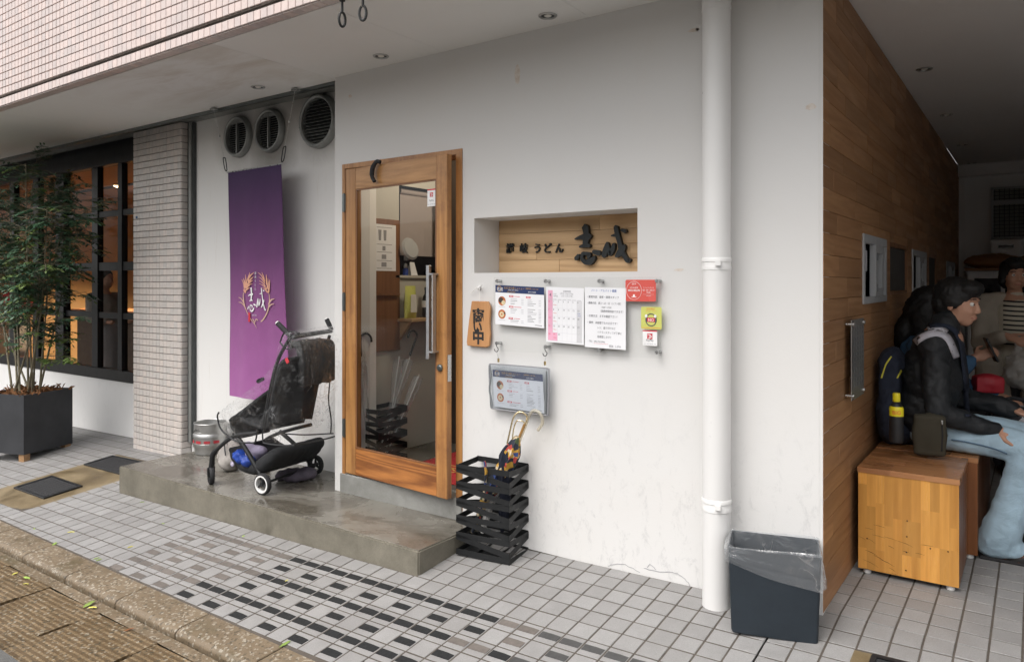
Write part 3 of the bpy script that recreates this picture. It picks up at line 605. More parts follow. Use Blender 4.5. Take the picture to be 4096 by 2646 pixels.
def rub():
    b = NB('rubbed_mark'); b.col(b.ramp(b.noise(b.co(), 40, 5), [(.35, (.62, .54, .46)), (.65, (.74, .7, .66))])); b.rough(.8); return b.done()
rub(); mb.build('rubbed_patch', 'rubbed_mark', B, kind='stuff')
# recessed wall with soot round the vents
def soot():
    b = NB('soot_wall'); v = b.co(); n = b.noise(v, 5, 6, .7, .6); f = None
    def spot(p, r0, r1, k):
        d = b.n('VectorMath', operation='DISTANCE'); b.l(v, d.inputs[0]); d.inputs[1].default_value = p
        return b.ramp(b.math('ADD', d.outputs['Value'], b.math('MULTIPLY', b.math('SUBTRACT', n, .5), .12)), [(r0, k), (r1, 0.0)])
    f = b.math('MAXIMUM', spot((-4.78, .3, 2.55), .17, .42, .75), spot((-5.18, .3, 2.62), .15, .4, .5)); f = b.math('MAXIMUM', f, spot((-4.21, .3, 2.66), .2, .42, .55))
    f = b.math('MAXIMUM', f, spot((-4.45, .3, 2.98), .2, .55, .7))
    c = b.mix(f, (.82, .815, .8), (.16, .14, .11)); st_ = b.noise(b.co((5, 5, .35)), 5, 6, .7); c = b.mix(b.ramp(st_, [(.58, 0.0), (.78, .3)]), c, (.5, .44, .36)); b.col(c); b.rough(.75); b.bump(b.noise(v, 30, 5), .15, .004); return b.done()
soot()
mb = MB(); mb.box((-5.87, .3, -.05), (-3.712, .36, 3.05)); mb.build('recess_wall', 'soot_wall', B)
mb = MB(); mb.box((-3.7195, .1005, .0), (-3.712, .2995, 2.9)); mb.build('recess_return', 'white_plaster', B)
mb = MB(); mb.box((-14, .052, 2.728), (-3.722, .066, 2.762)); mb.build('soffit_rail', 'dark_steel', B)
mb = MB(); mb.box((-14, .2, 2.775), (-3.722, .298, 2.86)); mb.build('recess_beam', 'vent_steel', B)
# soffit panels with hairline seams
sx = [-1.827-.962*i for i in range(-4, 13)]
for a, b_ in zip(sx[1:], sx):
    right = (a+b_)/2 > -3.7
    mb = MB(); mb.box((a+.001, -.858, 2.75), (b_-.001, (.2 if right else .052), 2.765)); mb.build('soffit_panel', 'stained_soffit' if not right else 'soffit_paint', B)
mb = MB(); mb.box((-.72, .2005, 2.75), (1.7, 6.8, 2.765)); mb.build('passage_ceiling', 'soffit_paint', B)
mb = MB(); mb.box((-14, -.9, 3.06), (7, 7.2, 3.1)); mb.box((-14, -.905, 3.1), (7, -.875, 7)); mb.box((-14, -.875, 2.77), (-13.9, 7.2, 3.06)); mb.build('upper_floor', 'pale_tile', B)
# tiled fascia
PT = .0555
mb = MB(); mb.box((-14, -.915, 2.834), (7, -.906, 4.6)); mb.box((-14, -.918, 2.757), (7, -.86, 2.812)); mb.box((-14, -.9, 2.76), (7, -.86, 3.06)); fas = mb.build('fascia', 'tile_grout', B)
fmesh = {}
def tmesh(key, dims, mat, ch=.0022):
    if key not in fmesh:
        m_ = MB(); m_.box([-d/2 for d in dims], [d/2 for d in dims]); me = m_.mesh('tile', bevel=ch); me.materials.append(MT(mat)); fmesh[key] = me
    return fmesh[key]
cand = []
for i in range(-190, 15):
    X = -2.5+PT*(i+.5)
    for j in range(20): cand.append((X, -.9205, 2.838+PT*(j+.5), 'f'))
    cand.append((X, -.9225, 2.7848, 'l')); cand.append((X, -.89, 2.7545, 'b'))
cand.sort(key=lambda c: dist_cam(c[:3]) if inview(c[:3], 4) else 999)
dims = {'f': (PT-.0045, .009, PT-.0045), 'l': (PT-.0045, .011, PT-.0035), 'b': (PT-.0045, .06, .006)}
fr_rest = MB()
def islands(name, src, c, spread):
    b = NB(name); v = b.co(); gi = b.n('NewGeometry'); cc = b.mix(gi.outputs['Random Per Island'], tuple(k*(1-spread) for k in c), (c[0]*1.09, c[1]*1.03, c[2]))
    b.col(b.mix(1, cc, b.ramp(b.noise(v, 30, 4), [(.3, .93), (.7, 1.05)]), 'MULTIPLY')); b.rough(.32); return b.done()
islands('pink_tile_field', 0, (.61, .525, .5), .09); islands('pale_tile_field', 0, (.6, .57, .545), .06)
for k, c in enumerate(cand):
    d = dims[c[3]]
    if k < 300: put('tile', tmesh(c[3], d, 'pink_tile'), None, fas, c[:3])
    else:
        x, y, z = c[:3]; h = [q/2 for q in d]; e = .0022
        if c[3] == 'f': fr_rest.add([(x-h[0], y+h[1], z-h[2]), (x+h[0], y+h[1], z-h[2]), (x+h[0], y+h[1], z+h[2]), (x-h[0], y+h[1], z+h[2]), (x-h[0]+e, y-h[1], z-h[2]+e), (x+h[0]-e, y-h[1], z-h[2]+e), (x+h[0]-e, y-h[1], z+h[2]-e), (x-h[0]+e, y-h[1], z+h[2]-e)], [(4, 5, 6, 7), (0, 1, 5, 4), (1, 2, 6, 5), (2, 3, 7, 6), (3, 0, 4, 7)])
        else: fr_rest.box((x-h[0], y-h[1], z-h[2]), (x+h[0], y+h[1], z+h[2]))
fr_rest.build('tile_field', 'pink_tile_field', fas, fixn=True, kind='stuff')
# tiled pillar
PX0, PX1, PY = -6.65, -5.878, .21
mb = MB(); mb.box((PX0, PY+.004, -.3), (PX1-.004, .42, 2.76)); pil = mb.build('pillar', 'tile_grout', B)
pc = []; npx = 14; pw = (PX1-PX0)/npx; ph = .0562
for j in range(51):
    z = -.095+ph*(j+.5)
    for i in range(npx): pc.append((PX0+pw*(i+.5), PY, z, 'p'))
    pc.append((PX1, PY+.044, z, 's'))
pc.sort(key=lambda c: dist_cam(c[:3]))
pd = {'p': (pw-.0014, .008, ph-.0055), 's': (.008, .086, ph-.0055)}; prest = MB()
for k, c in enumerate(pc):
    d = pd[c[3]]
    if k < 300: put('tile', tmesh(c[3], d, 'pale_tile', .0025), None, pil, c[:3])
    else:
        x, y, z = c[:3]; h = [q/2 for q in d]; e = .002
        if c[3] == 'p': prest.add([(x-h[0], y+h[1], z-h[2]), (x+h[0], y+h[1], z-h[2]), (x+h[0], y+h[1], z+h[2]), (x-h[0], y+h[1], z+h[2]), (x-h[0]+e, y-h[1], z-h[2]+e), (x+h[0]-e, y-h[1], z-h[2]+e), (x+h[0]-e, y-h[1], z+h[2]-e), (x-h[0]+e, y-h[1], z+h[2]-e)], [(4, 5, 6, 7), (0, 1, 5, 4), (1, 2, 6, 5), (2, 3, 7, 6), (3, 0, 4, 7)])
        else: prest.box((x-h[0], y-h[1], z-h[2]), (x+h[0], y+h[1], z+h[2]))
prest.build('tile_field', 'pale_tile_field', pil, kind='stuff')
mb = MB(); mb.box((-6.605, PY-.0055, 1.992), (-6.575, PY-.0042, 2.012)); mb.build('blue_sticker', 'denim_blue', pil)
mb = MB(); mb.box((-5.868, .262, .066), (-5.845, .2995, 2.77)); mb.box((-5.81, .27, .066), (-5.795, .2995, 2.77)); mb.build('channel', 'vent_dark', B)
mb = MB(); mb.box((-5.843, .255, .066), (-5.812, .2995, 2.77)); mb.build('channel_cover', 'vent_steel', B)
# low white wall below the cafe window, cafe shell
mb = MB(); mb.box((-14, .40, -.4), (-6.5, .5, .452)); mb.build('low_wall', 'clean_plaster', B)
mb = MB(); mb.box((-14, .39, 2.80), (-6.5, .5, 3.05)); mb.build('window_header', 'vent_steel', B)
# passage: planked wall
mb = MB(); mb.box((-.765, .12, .0), (-.735, 6.7, 2.752)); plankwall = mb.build('wood_wall', 'mortar_dark', B)
WINS = [(.851, 1.56, 1.308, 1.668), (1.721, 2.475, 1.345, 1.664), (2.69, 3.5, 1.345, 1.655), (3.73, 4.32, 1.36, 1.655), (5.17, 6.06, 1.36, 1.63)]
pm = {}; rp = random.Random(5)
def plank(y0, y1, z0, z1):
    if y1-y0 < .03 or z1-z0 < .012: return
    key = (round(y1-y0, 4), round(z1-z0, 4))
    if key not in pm:
        m_ = MB(); m_.box((-.0075, -(y1-y0)/2+.0004, -(z1-z0)/2+.0009), (.0075, (y1-y0)/2-.0004, (z1-z0)/2-.0009)); me = m_.mesh('plank', bevel=.0012); me.materials.append(MT('cladding_oak')); pm[key] = me
    put('plank', pm[key], None, plankwall, (-.7275+rp.uniform(-.0008, .0008), (y0+y1)/2, (z0+z1)/2))
PHH = .0935; z = 1.441-PHH*15
while z < 2.75:
    z0 = max(z, .042); z1 = min(z+PHH, 2.749)
    if z1-z0 > .01:
        cuts = [0.004]; y = rp.uniform(-.4, 0)
        while y < 6.66:
            y += rp.choice((.35, .45, .5, .6, .7, .9)); 
            if y > .1: cuts.append(round(min(y, 6.66), 2))
        for a, b_ in zip(cuts, cuts[1:]):
            segs = [(a, b_, z0, z1)]
            for (wy0, wy1, wz0, wz1) in WINS:
                ns = []
                for (p, q, c, d) in segs:
                    if q <= wy0 or p >= wy1 or d <= wz0 or c >= wz1: ns.append((p, q, c, d)); continue
                    if p < wy0: ns.append((p, wy0, c, d))
                    if q > wy1: ns.append((wy1, q, c, d))
                    pp, qq = max(p, wy0), min(q, wy1)
                    if c < wz0: ns.append((pp, qq, c, wz0))
                    if d > wz1: ns.append((pp, qq, wz1, d))
                segs = ns
            for s_ in segs: plank(*s_)
    z += PHH
# windows in the planked wall: two aluminium sliders and fixed panes
for k, (y0, y1, z0, z1) in enumerate(WINS):
    alu = k in (0, 2, 4); fm = 'alu_painted' if alu else 'board_wood'; f = .035 if alu else .02
    mb = MB()
    X0, X1 = (-.76, -.712) if alu else (-.76, -.722)
    mb.box((X0, y0, z0), (X1, y0+f, z1)); mb.box((X0, y1-f, z0), (X1, y1, z1)); mb.box((X0, y0+f, z0), (X1, y1-f, z0+f)); mb.box((X0, y0+f, z1-f*1.3), (X1, y1-f, z1))
    win = mb.build('window', fm, B, bevel=.002)
    mb = MB(); mb.box((-.752, y0+f, z0+f), (-.75, y1-f, z1-f)); mb.build('glass_pane', 'window_black' if alu else 'window_glass', win)
    if alu:
        ym = y0+(y1-y0)*.48; mb = MB()
        mb.box((-.748, ym-.05, z0+f), (-.705, ym+.03, z1-f*1.3)); mb.box((-.748, ym+.2, z0+f), (-.71, ym+.23, z1-f*1.3))
        mb.box((-.748, ym+.03, z0+f), (-.71, ym+.2, z0+f+.045)); mb.box((-.748, ym+.03, z1-f*1.3-.045), (-.71, ym+.2, z1-f*1.3)); mb.build('sash', 'alu_painted', win, bevel=.002)
        mb = MB(); mb.box((-.749, y0+f+.03, z0+f), (-.735, ym-.05, z1-f)); mb.build('white_panel', 'alu_painted', win)
        mb = MB(); mb.box((-.7345, y0+.12, z0+.17), (-.733, y0+.2, z1-.08)); mb.build('notice', 'print_pale', win)
        mb = MB(); mb.box((-.712, ym-.02, z0+.06), (-.702, ym+.01, z0+.1)); mb.box((-.712, ym-.02, z1-.13), (-.702, ym+.01, z1-.09)); mb.build('latch', 'alu_grey', win)
    else:
        mb = MB(); mb.box((-.9, y0-.02, z0-.02), (-.765, y1+.02, z0)); mb.box((-.9, y0-.02, z0), (-.88, y1+.02, z1)); mb.build('lining', 'cafe_dark', win)
# passage end wall and far side
mb = MB(); mb.box((-.8, 6.66, -.2), (1.9, 6.8, 2.78)); endw = mb.build('passage_end_wall', 'clean_plaster', B)
mb = MB(); mb.box((-.72, 6.52, 2.62), (1.7, 6.655, 2.748)); mb.box((-.72, 6.6, .02), (-.66, 6.655, 2.6)); mb.build('boxed_beam', 'clean_plaster', B)
mb = MB(); mb.box((1.6, .0, -.2), (1.9, 6.7, 2.78)); mb.box((1.6, -.85, 2.76), (3, 0, 3)); mb.build('passage_side_wall', 'clean_plaster', B)
# meshed window and room cooler on the end wall
wx0, wx1, wz0, wz1 = -.245, .9, 1.62, 2.36
def EP(u, v, Y=6.65): return Y4(u, v, Y)
a = EP(3500+1195*.3896, 550+520*.3896); b_ = EP(3500+1195*.3896, 550+1045*.3896); wx0, wz1, wz0 = a.x, a.z, b_.z
mb = MB(); mb.box((wx0, 6.60, wz0), (wx0+1.2, 6.655, wz0+.02)); mb.box((wx0, 6.60, wz1-.02), (wx0+1.2, 6.655, wz1)); mb.box((wx0, 6.60, wz0), (wx0+.02, 6.655, wz1)); mb.box((wx0, 6.595, (wz0*.34+wz1*.66)), (wx0+1.2, 6.655, (wz0*.34+wz1*.66)+.05)); mw = mb.build('window', 'alu_painted', B)
mb = MB(); mb.box((wx0, 6.63, wz0), (wx0+1.2, 6.64, wz1)); mb.build('glass_pane', 'sill_concrete', mw)
mb = MB()
for i in range(26): x = wx0+.03+.045*i; mb.box((x, 6.612, wz0+.02), (x+.006, 6.62, wz1-.02))
for i in range(18): z = wz0+.03+.041*i; mb.box((wx0+.02, 6.606, z), (wx0+1.18, 6.611, z+.007)) if z < wz1-.03 else None
mb.build('wire_grid', 'black_metal', mw)
# ================================================================ door
UX, UZ = Vector((1, 0, 0)), Vector((0, 0, 1))
PH = R(4.7); DE = Vector((math.cos(PH), -math.sin(PH), 0)); DN = Vector((-math.sin(PH), -math.cos(PH), 0)); HG = Vector((-3.617, -.004, 0))
DM = Matrix((DE, -DN, UZ)).transposed()
def Lp(s, d, z): return HG + DE*s - DN*d + UZ*z          # s along the leaf, d depth inwards, z height
def lbox(mb, s0, s1, d0, d1, z0, z1, mi=0): return mb.obox(Lp((s0+s1)/2, (d0+d1)/2, (z0+z1)/2), ((s1-s0)/2, (d1-d0)/2, (z1-z0)/2), DM, mi)
mb = MB(); lbox(mb, 0, .1, 0, .04, .198, 2.143); door = mb.build('door', 'door_oak', B, loc=Lp(0, 0, 0), bevel=.003)
mb = MB(); lbox(mb, .834, .92, 0, .04, .198, 2.143); mb.build('stile', 'door_oak', door, bevel=.003)
mb = MB(); lbox(mb, .1005, .8335, .002, .038, 2.008, 2.142); mb.build('top_rail', 'door_oak_rail', door, bevel=.002)
mb = MB(); lbox(mb, .1005, .8335, .002, .038, .199, .369); mb.build('bottom_rail', 'door_oak_worn', door, bevel=.003)
mb = MB(); lbox(mb, .1005, .8335, .0, .012, .3695, .378); lbox(mb, .1005, .8335, .004, .014, 1.999, 2.0075); lbox(mb, .1005, .111, .004, .014, .378, 1.999); lbox(mb, .823, .8335, .004, .014, .378, 1.999); mb.build('glazing_bead', 'board_wood', door)
mb = MB(); lbox(mb, .102, .832, .017, .022, .37, 2.007); mb.build('glass_pane', 'window_glass', door)
for z in (1.93, 1.295, .485):
    mb = MB(); lbox(mb, -.028, .004, -.006, .004, z-.055, z+.055); h = mb.build('hinge', 'dark_steel', door, bevel=.002)
    mb = MB(); mb.tube([Lp(-.006, -.008, z-.06), Lp(-.006, -.008, z+.06)], .0065, 10); mb.build('knuckle', 'dark_steel', h, smooth=True)
zt, zb = 1.515, .985
mb = MB(); lbox(mb, .803, .826, -.05, -.045, zb, zt); lbox(mb, .803, .807, -.05, -.012, zb, zt); lbox(mb, .847, .853, -.045, -.02, zb+.04, zt-.05); lbox(mb, .826, .853, -.05, -.045, zt-.055, zt-.045); lbox(mb, .826, .853, -.05, -.045, zb+.035, zb+.045)
for z in (zt-.05, zb+.04): lbox(mb, .80, .855, -.046, 0, z-.005, z+.005)
mb.build('pull_handle', 'aluminium', door, bevel=.001)
mb = MB(); lbox(mb, .848, .853, -.047, -.02, zb+.05, zt-.05); mb.build('handle_plate', 'alu_painted', door)
mb = MB(); mb.lathe([(.021, 0), (.021, .006), (.016, .012), (.013, .013), (.0, .013)], Lp(.868, -.001, .935), 20, Matrix((DE, UZ, DN)).transposed()); lk = mb.build('lock_cylinder', 'dark_steel', door, smooth=True)
mb = MB(); lbox(mb, .9195, .9225, .006, .034, .86, 1.01); mb.build('latch_plate', 'steel', door)
mb = MB(); mb.tube(smooth_path([Lp(.36, -.012, 2.15), Lp(.335, -.02, 2.155), Lp(.305, -.026, 2.12), Lp(.298, -.026, 2.07), Lp(.318, -.022, 2.035)], 6), [.013]*10+[.015]*8+[.012]*7, 10); hk = mb.build('door_hook', 'black_rubber', door, smooth=True)
mb = MB(); mb.box((-3.6495, -.004, .072), (-3.6225, .14, 2.1475)); mb.box((-2.698, -.004, .072), (-2.6505, .14, 2.1475)); mb.box((-3.6495, -.004, 2.1475), (-2.6505, .14, 2.1775)); dfr = mb.build('door_frame', 'door_oak', B, bevel=.002)
mb = MB(); mb.box((-3.662, -.012, .066), (-2.652, .12, .19)); mb.build('door_sill', 'sill_concrete', B, bevel=.004)
# pay sign hung in the door glass
def pay_sign(name, c, w, h, ux, n, label, loc):
    t = thing(name, label, 'sign', loc); c = Vector(c); o = c-ux*(w/2)+UZ*(h/2)
    mb = MB(); mb.obox(c, (w/2, .0012, h/2), Matrix((ux, -n, UZ)).transposed()); mb.build('card', 'print_white', t, bevel=.0008)
    f = n*.0018
    mb = MB(); mb.face([o+f, o+ux*w+f, o+ux*w-UZ*h*.07+f, o-UZ*h*.07+f]); q = o+ux*w*.32-UZ*h*.2+f; s = w*.36; mb.face([q, q+ux*s, q+ux*s-UZ*s, q-UZ*s])
    mb.build('red_logo', 'print_red', t, fixn=False, kind='stuff')
    mb = MB(); g_ = q+n*.0005; stroke(mb, [(s*.02, -s*.2, s*.03), (s*.5, -s*.25, s*.07), (s*.95, -s*.62, s*.02)], g_, ux, UZ); stroke(mb, [(s*.35, -s*.95, s*.06), (s*.42, -s*.5, s*.05)], g_+n*.0002, ux, UZ); stroke(mb, [(s*.45, -s*.52, s*.04), (s*.72, -s*.55, s*.05), (s*.72, -s*.75, s*.05), (s*.4, -s*.8, s*.03)], g_+n*.0004, ux, UZ); mb.build('logo_mark', 'print_white', t, fixn=False, kind='stuff')
    mb = MB(); add_text(mb, 'PayPay', w*.19, c-UZ*h*.2+f, ux, UZ, 'CENTER'); mb.build('lettering', 'print_dark', t, fixn=False)
    mb = MB()
    for k, x in enumerate((.1, .3, .48, .62, .8)): mb.face([o+ux*w*x-UZ*h*.86+f, o+ux*w*(x+.12)-UZ*h*.86+f, o+ux*w*(x+.12)-UZ*h*.895+f, o+ux*w*x-UZ*h*.895+f])
    mb.build('small_print', 'print_pale', t, fixn=False, kind='stuff'); return t
pay_sign('payment_sign', Lp(.785, .012, 1.905), .07, .1, DE, DN, 'small white payment card hung inside the door glass', Lp(.785, .012, 1.855))
# ================================================================ entrance interior behind the glass
mb = MB(); IX = -3.80
for (y0, y1, z0, z1) in ((.365, .675, .19, 2.6), (.675, 1.35, .19, 1.47), (.675, 1.35, 2.13, 2.6), (1.35, 2.2, .19, 2.6)): mb.face([(IX, y0, z0), (IX, y1, z0), (IX, y1, z1), (IX, y0, z1)])
mb.build('entrance_side_wall', 'shop_wall', B)
mb = MB(); mb.box((-3.71, .12, .1), (-2.4, .365, .188)); mb.box((IX-.02, .365, .1), (-2.4, 2.2, .188)); mb.build('entrance_floor', 'interior_floor', B)
mb = MB(); mb.box((IX-.9, 2.2, .1), (-2.4, 2.3, 2.65)); mb.box((-2.45, .246, .1), (-2.4, 2.2, 2.65)); mb.box((IX-.9, .41, 2.6), (-2.4, 2.3, 2.65)); mb.box((IX+.001, 1.1, .19), (-2.46, 1.13, 2.6)); mb.build('entrance_walls_and_dark_screen', 'cafe_dark', B)  # walls coloured as shade; dark partition added to blacken the door gap
mb = MB(); mb.box((IX-.9, .42, 1.3), (IX-.85, 2.2, 2.6)); mb.box((IX-.9, .42, 1.3), (IX-.02, 2.2, 1.35)); mb.build('kitchen_shell', 'void', B)
nb_ = thing('menu_board', 'brown wooden board with a drinks poster inside the doorway', 'board', (IX, .5, .93))
mb = MB(); mb.box((IX+.002, .37, .93), (IX+.02, .665, 1.87)); mb.build('board', 'board_wood', nb_, bevel=.003)
mb = MB(); mb.box((IX+.0205, .415, 1.5), (IX+.022, .62, 1.83)); po = mb.build('poster', 'paper', nb_)
mb = MB(); YV = Vector((0, 1, 0)); px = IX+.0225
for y in (.46, .51):
    mb.add([(px, y-.016, 1.79), (px, y+.016, 1.79), (px, y+.011, 1.715), (px, y-.011, 1.715)], [(0, 1, 2, 3)])
for z, w in ((1.66, .03), (1.6, .045), (1.545, .05)): mb.add([(px, .5-w/2, z+.016), (px, .5+w/2, z+.016), (px, .5+w/2, z-.016), (px, .5-w/2, z-.016)], [(0, 1, 2, 3)])
for z in (1.81, 1.69, 1.635, 1.575, 1.52): mb.add([(px, .43, z), (px, .58, z), (px, .58, z-.004), (px, .43, z-.004)], [(0, 1, 2, 3)])
mb.build('drawing', 'print_grey', nb_, kind='stuff')
mb = MB(); mb.box((IX+.02, .39, 1.325), (IX+.045, .64, 1.34)); mb.build('ledge', 'board_wood', nb_)
sh = thing('wall_shelf', 'small pale wooden shelf on a bracket inside the doorway', 'shelf', (IX, .8, 1.135))
mb = MB(); mb.box((IX, .64, 1.135), (IX+.16, 1.06, 1.157)); mb.build('board', 'shelf_wood', sh, bevel=.002)
mb = MB(); mb.prism([(IX, .66, 1.134), (IX+.13, .66, 1.134), (IX, .66, .99)], (0, .025, 0)); mb.build('bracket', 'shelf_wood', sh)
fb = thing('flour_bag', 'yellow green packet with a paper label standing on the wall shelf', 'packet', (IX+.07, .72, 1.157))
mb = MB(); mb.grid(lambda u, v: (IX+.07+.03*math.sin(math.pi*min(1, v*1.15))**.5*math.cos(6.283*u)*(1 if v < .95 else .2), .72+.062*math.sin(6.283*u)*(1-.12*v), 1.158+.235*v), 16, 6, cu=True); mb.build('packet', 'sticker_yellow', fb, smooth=True)
mb = MB(); mb.face([(IX+.103, .69, 1.2), (IX+.103, .755, 1.2), (IX+.1, .75, 1.33), (IX+.1, .695, 1.33)]); mb.build('label_paper', 'paper_warm', fb)
bt = thing('soy_sauce_bottle', 'dark glass sauce bottle with a pale label on the wall shelf', 'bottle', (IX+.07, .9, 1.157))
mb = MB(); mb.lathe([(.034, 0), (.036, .01), (.036, .13), (.03, .155), (.017, .175), (.0165, .2), (.018, .2), (.018, .225), (0, .225)], (IX+.07, .9, 1.1575), 20); mb.build('glass', 'black_plastic', bt, smooth=True)
mb = MB(); mb.lathe([(.0366, .075), (.0366, .125)], (IX+.07, .9, 1.1575), 20, cap=False); mb.build('paper_label', 'paper', bt, smooth=True)
bl = thing('roller_blind', 'half drawn grey roller blind behind the kitchen hatch', 'blind', (IX-.08, 1.0, 1.6))
mb = MB(); mb.box((IX-.075, .76, 1.62), (IX-.072, 1.5, 2.1)); mb.build('cloth', 'blind_cloth', bl)
mb = MB(); mb.tube([(IX-.07, .75, 2.1), (IX-.07, 1.5, 2.1)], .022, 12); mb.build('roller', 'blind_cloth', bl, smooth=True)
fan = thing('wall_fan', 'pale round fan head beside the kitchen hatch', 'fan', (IX+.05, .74, 1.6))
mb = MB(); mb.lathe([(.0, 0), (.07, .004), (.085, .02), (.07, .036), (0, .04)], (IX+.03, .74, 1.66), 24, Matrix.Rotation(R(75), 3, 'Y')); mb.build('cage', 'alu_painted', fan, smooth=True)
mb = MB(); mb.box((IX, .725, 1.58), (IX+.03, .755, 1.64)); mb.build('mount', 'alu_painted', fan)
cs = thing('counter_card', 'small white tent card standing on the kitchen hatch', 'card', (IX-.02, .84, 1.47))
mb = MB(); mb.add([(IX-.005, .81, 1.472), (IX-.005, .88, 1.472), (IX-.03, .87, 1.57), (IX-.03, .82, 1.57), (IX-.055, .81, 1.472), (IX-.055, .88, 1.472)], [(0, 1, 2, 3), (3, 2, 5, 4)]); mb.build('card', 'paper', cs)
mb = MB(); mb.box((IX-.06, .62, 1.452), (IX+.02, 1.35, 1.4705)); mb.build('hatch_ledge', 'shop_wall', B)
sp = thing('spray_bottle', 'small blue and white bottle on the kitchen hatch', 'bottle', (IX-.02, .765, 1.47))
mb = MB(); mb.lathe([(.02, 0), (.02, .045), (.012, .055)], (IX-.02, .765, 1.4712), 14); mb.build('body', 'bag_blue', sp, smooth=True)
mb = MB(); mb.lathe([(.012, .055), (.015, .06), (.012, .085), (0, .09)], (IX-.02, .765, 1.4712), 14); mb.build('cap', 'white_plastic', sp, smooth=True)
dm = thing('door_mat', 'red door mat with yellow lettering just inside the door', 'mat', (-3.0, .45, .19))
mb = MB(); mb.box((-3.42, .2, .1885), (-2.62, .9, .197)); mb.build('pile', 'mat_red', dm, bevel=.003)
mb = MB(); add_text(mb, '志成', .2, (-3.2, .4, .1985), UX, Vector((0, 1, 0))); mb.build('lettering', 'print_gold', dm, fixn=False)
pl = thing('pendant_lamp', 'small lit lamp glowing deep inside the doorway', 'lamp', (-3.75, 1.35, 2.0))
mb = MB(); mb.ball((-3.72, 1.32, 1.98), .016); mb.build('bulb', 'lamp_glow', pl, smooth=True)
mb = MB(); mb.tube([(-3.72, 1.32, 1.99), (-3.72, 1.32, 2.6)], .003, 6); mb.build('flex', 'black_plastic', pl)
ld = bpy.data.lights.new('lamp_light', 'POINT'); ld.energy = 14; ld.color = (1, .84, .64); ld.shadow_soft_size = .12; lo = bpy.data.objects.new('lamp_light', ld); COL.objects.link(lo); lo.parent = pl; lo.location = (.75, -.45, .4)
# ================================================================ sign in the niche
SG = thing('shop_sign', 'oak sign board with black raised brush lettering set in the wall niche', 'sign', (-2.066, .24, 1.47))
nz = [1.4705, 1.545, 1.622, 1.70, 1.7775]; sc_ = [[-2.15], [-1.72, -2.3], [-2.0], [-1.9]]
for i in range(4):
    xx = sorted([-2.566, -1.566]+sc_[i])
    for a, b_ in zip(xx, xx[1:]):
        mb = MB(); mb.box((a+.0006, .232, nz[i]+.0006), (b_-.0006, .2445, nz[i+1]-.0006)); mb.build('plank', 'sign_oak', SG, loc=((a+b_)/2-WL[SG.name].x, 0, nz[i]-WL[SG.name].z), bevel=.001)
def s4(px, py, Y): return Y4(1850+px*.4221, 800+py*.4221, Y)
CH1 = [[(1180, 255, 30), (1192, 330, 25), (1182, 415, 25), (1165, 445, 9)], [(1085, 372, 5), (1130, 356, 15), (1190, 350, 30), (1228, 342, 20)], [(1130, 445, 8), (1170, 432, 14), (1222, 435, 16)], [(1122, 522, 14), (1095, 558, 19)],
       [(1165, 500, 14), (1150, 548, 14), (1180, 588, 18), (1230, 583, 26), (1264, 552, 16), (1270, 535, 8)], [(1180, 505, 14), (1222, 515, 16), (1212, 545, 13)], [(1262, 490, 17), (1310, 503, 21), (1322, 512, 13)]]
CH2 = [[(1385, 412, 10), (1375, 470, 23), (1356, 530, 22)], [(1388, 408, 12), (1405, 470, 14), (1415, 515, 14), (1440, 470, 20), (1452, 418, 13)], [(1470, 255, 18), (1486, 330, 20), (1505, 400, 18), (1522, 470, 22), (1548, 522, 18), (1582, 575, 18), (1600, 568, 13), (1598, 558, 6)],
       [(1430, 340, 5), (1470, 335, 14), (1502, 340, 10)], [(1475, 535, 12), (1510, 500, 27), (1545, 450, 20), (1548, 425, 8)], [(1525, 285, 10), (1562, 297, 17)]]
def brush(mb, strokes, fn, k, d=None, n0=Vector((0, -1, 0)), step=.0004):
    for i, s in enumerate(strokes):
        pts = []
        for (x, y, w) in s: p = fn(x, y); pts.append((p.x, p.z, w*k))
        o = Vector((0, fn(s[0][0], s[0][1]).y, 0)) + n0*(step*i)
        stroke(mb, pts, o, UX, UZ, d=d)
kk = .4221*4.25/CAM_F
for nm, chh in (('character', CH1), ('character', CH2)):
    mb = MB(); brush(mb, chh, lambda x, y: s4(x, y, .231), kk*1.08, d=Vector((0, -.024, 0)), step=.0006); mb.build(nm, 'sign_black', SG, fixn=True)
for ch, px in zip('讃岐うどん', (420, 548, 678, 770, 882)):
    mb = MB(); p = s4(px, 495, .231); add_text(mb, ch, .06, p, UX, UZ, d=Vector((0, -.012, 0)), off=.012, sx=.95); mb.build('character', 'sign_black', SG)
# ================================================================ open-for-business tag
tg = thing('hanging_tag', 'rough wooden tag with three black brushed characters hung beside the door', 'sign', (-2.51, -.02, 1.06))
out = [(1893, 1203), (1958, 1205), (1968, 1230), (1964, 1290), (1967, 1340), (1962, 1383), (1950, 1388), (1875, 1381), (1873, 1365), (1882, 1280)]
mb = MB(); mb.prism([Y4(u, v, -.012) for u, v in out], (0, -.016, 0)); mb.build('board', 'tag_wood', tg, bevel=.003)
mb = MB()
for ch, (u, v), s in zip('商い中', ((1889, 1285), (1890, 1325), (1889, 1368)), (.085, .07, .085)):
    p = Y4(u, v, -.0285); add_text(mb, ch, s, p, UX, UZ, off=.042)
mb.build('lettering', 'ink_black', tg, fixn=False)
mb = MB(); mb.tube([Y4(1919, 1205, -.03), Y4(1917, 1170, -.028), Y4(1919, 1150, -.02)], .0022, 6); mb.tube(smooth_path([Y4(1919, 1150, -.022), Y4(1905, 1152, -.02), Y4(1890, 1166, -.018), Y4(1882, 1172, -.016)], 4), .002, 6); mb.build('cord', 'cord_white', tg, smooth=True)
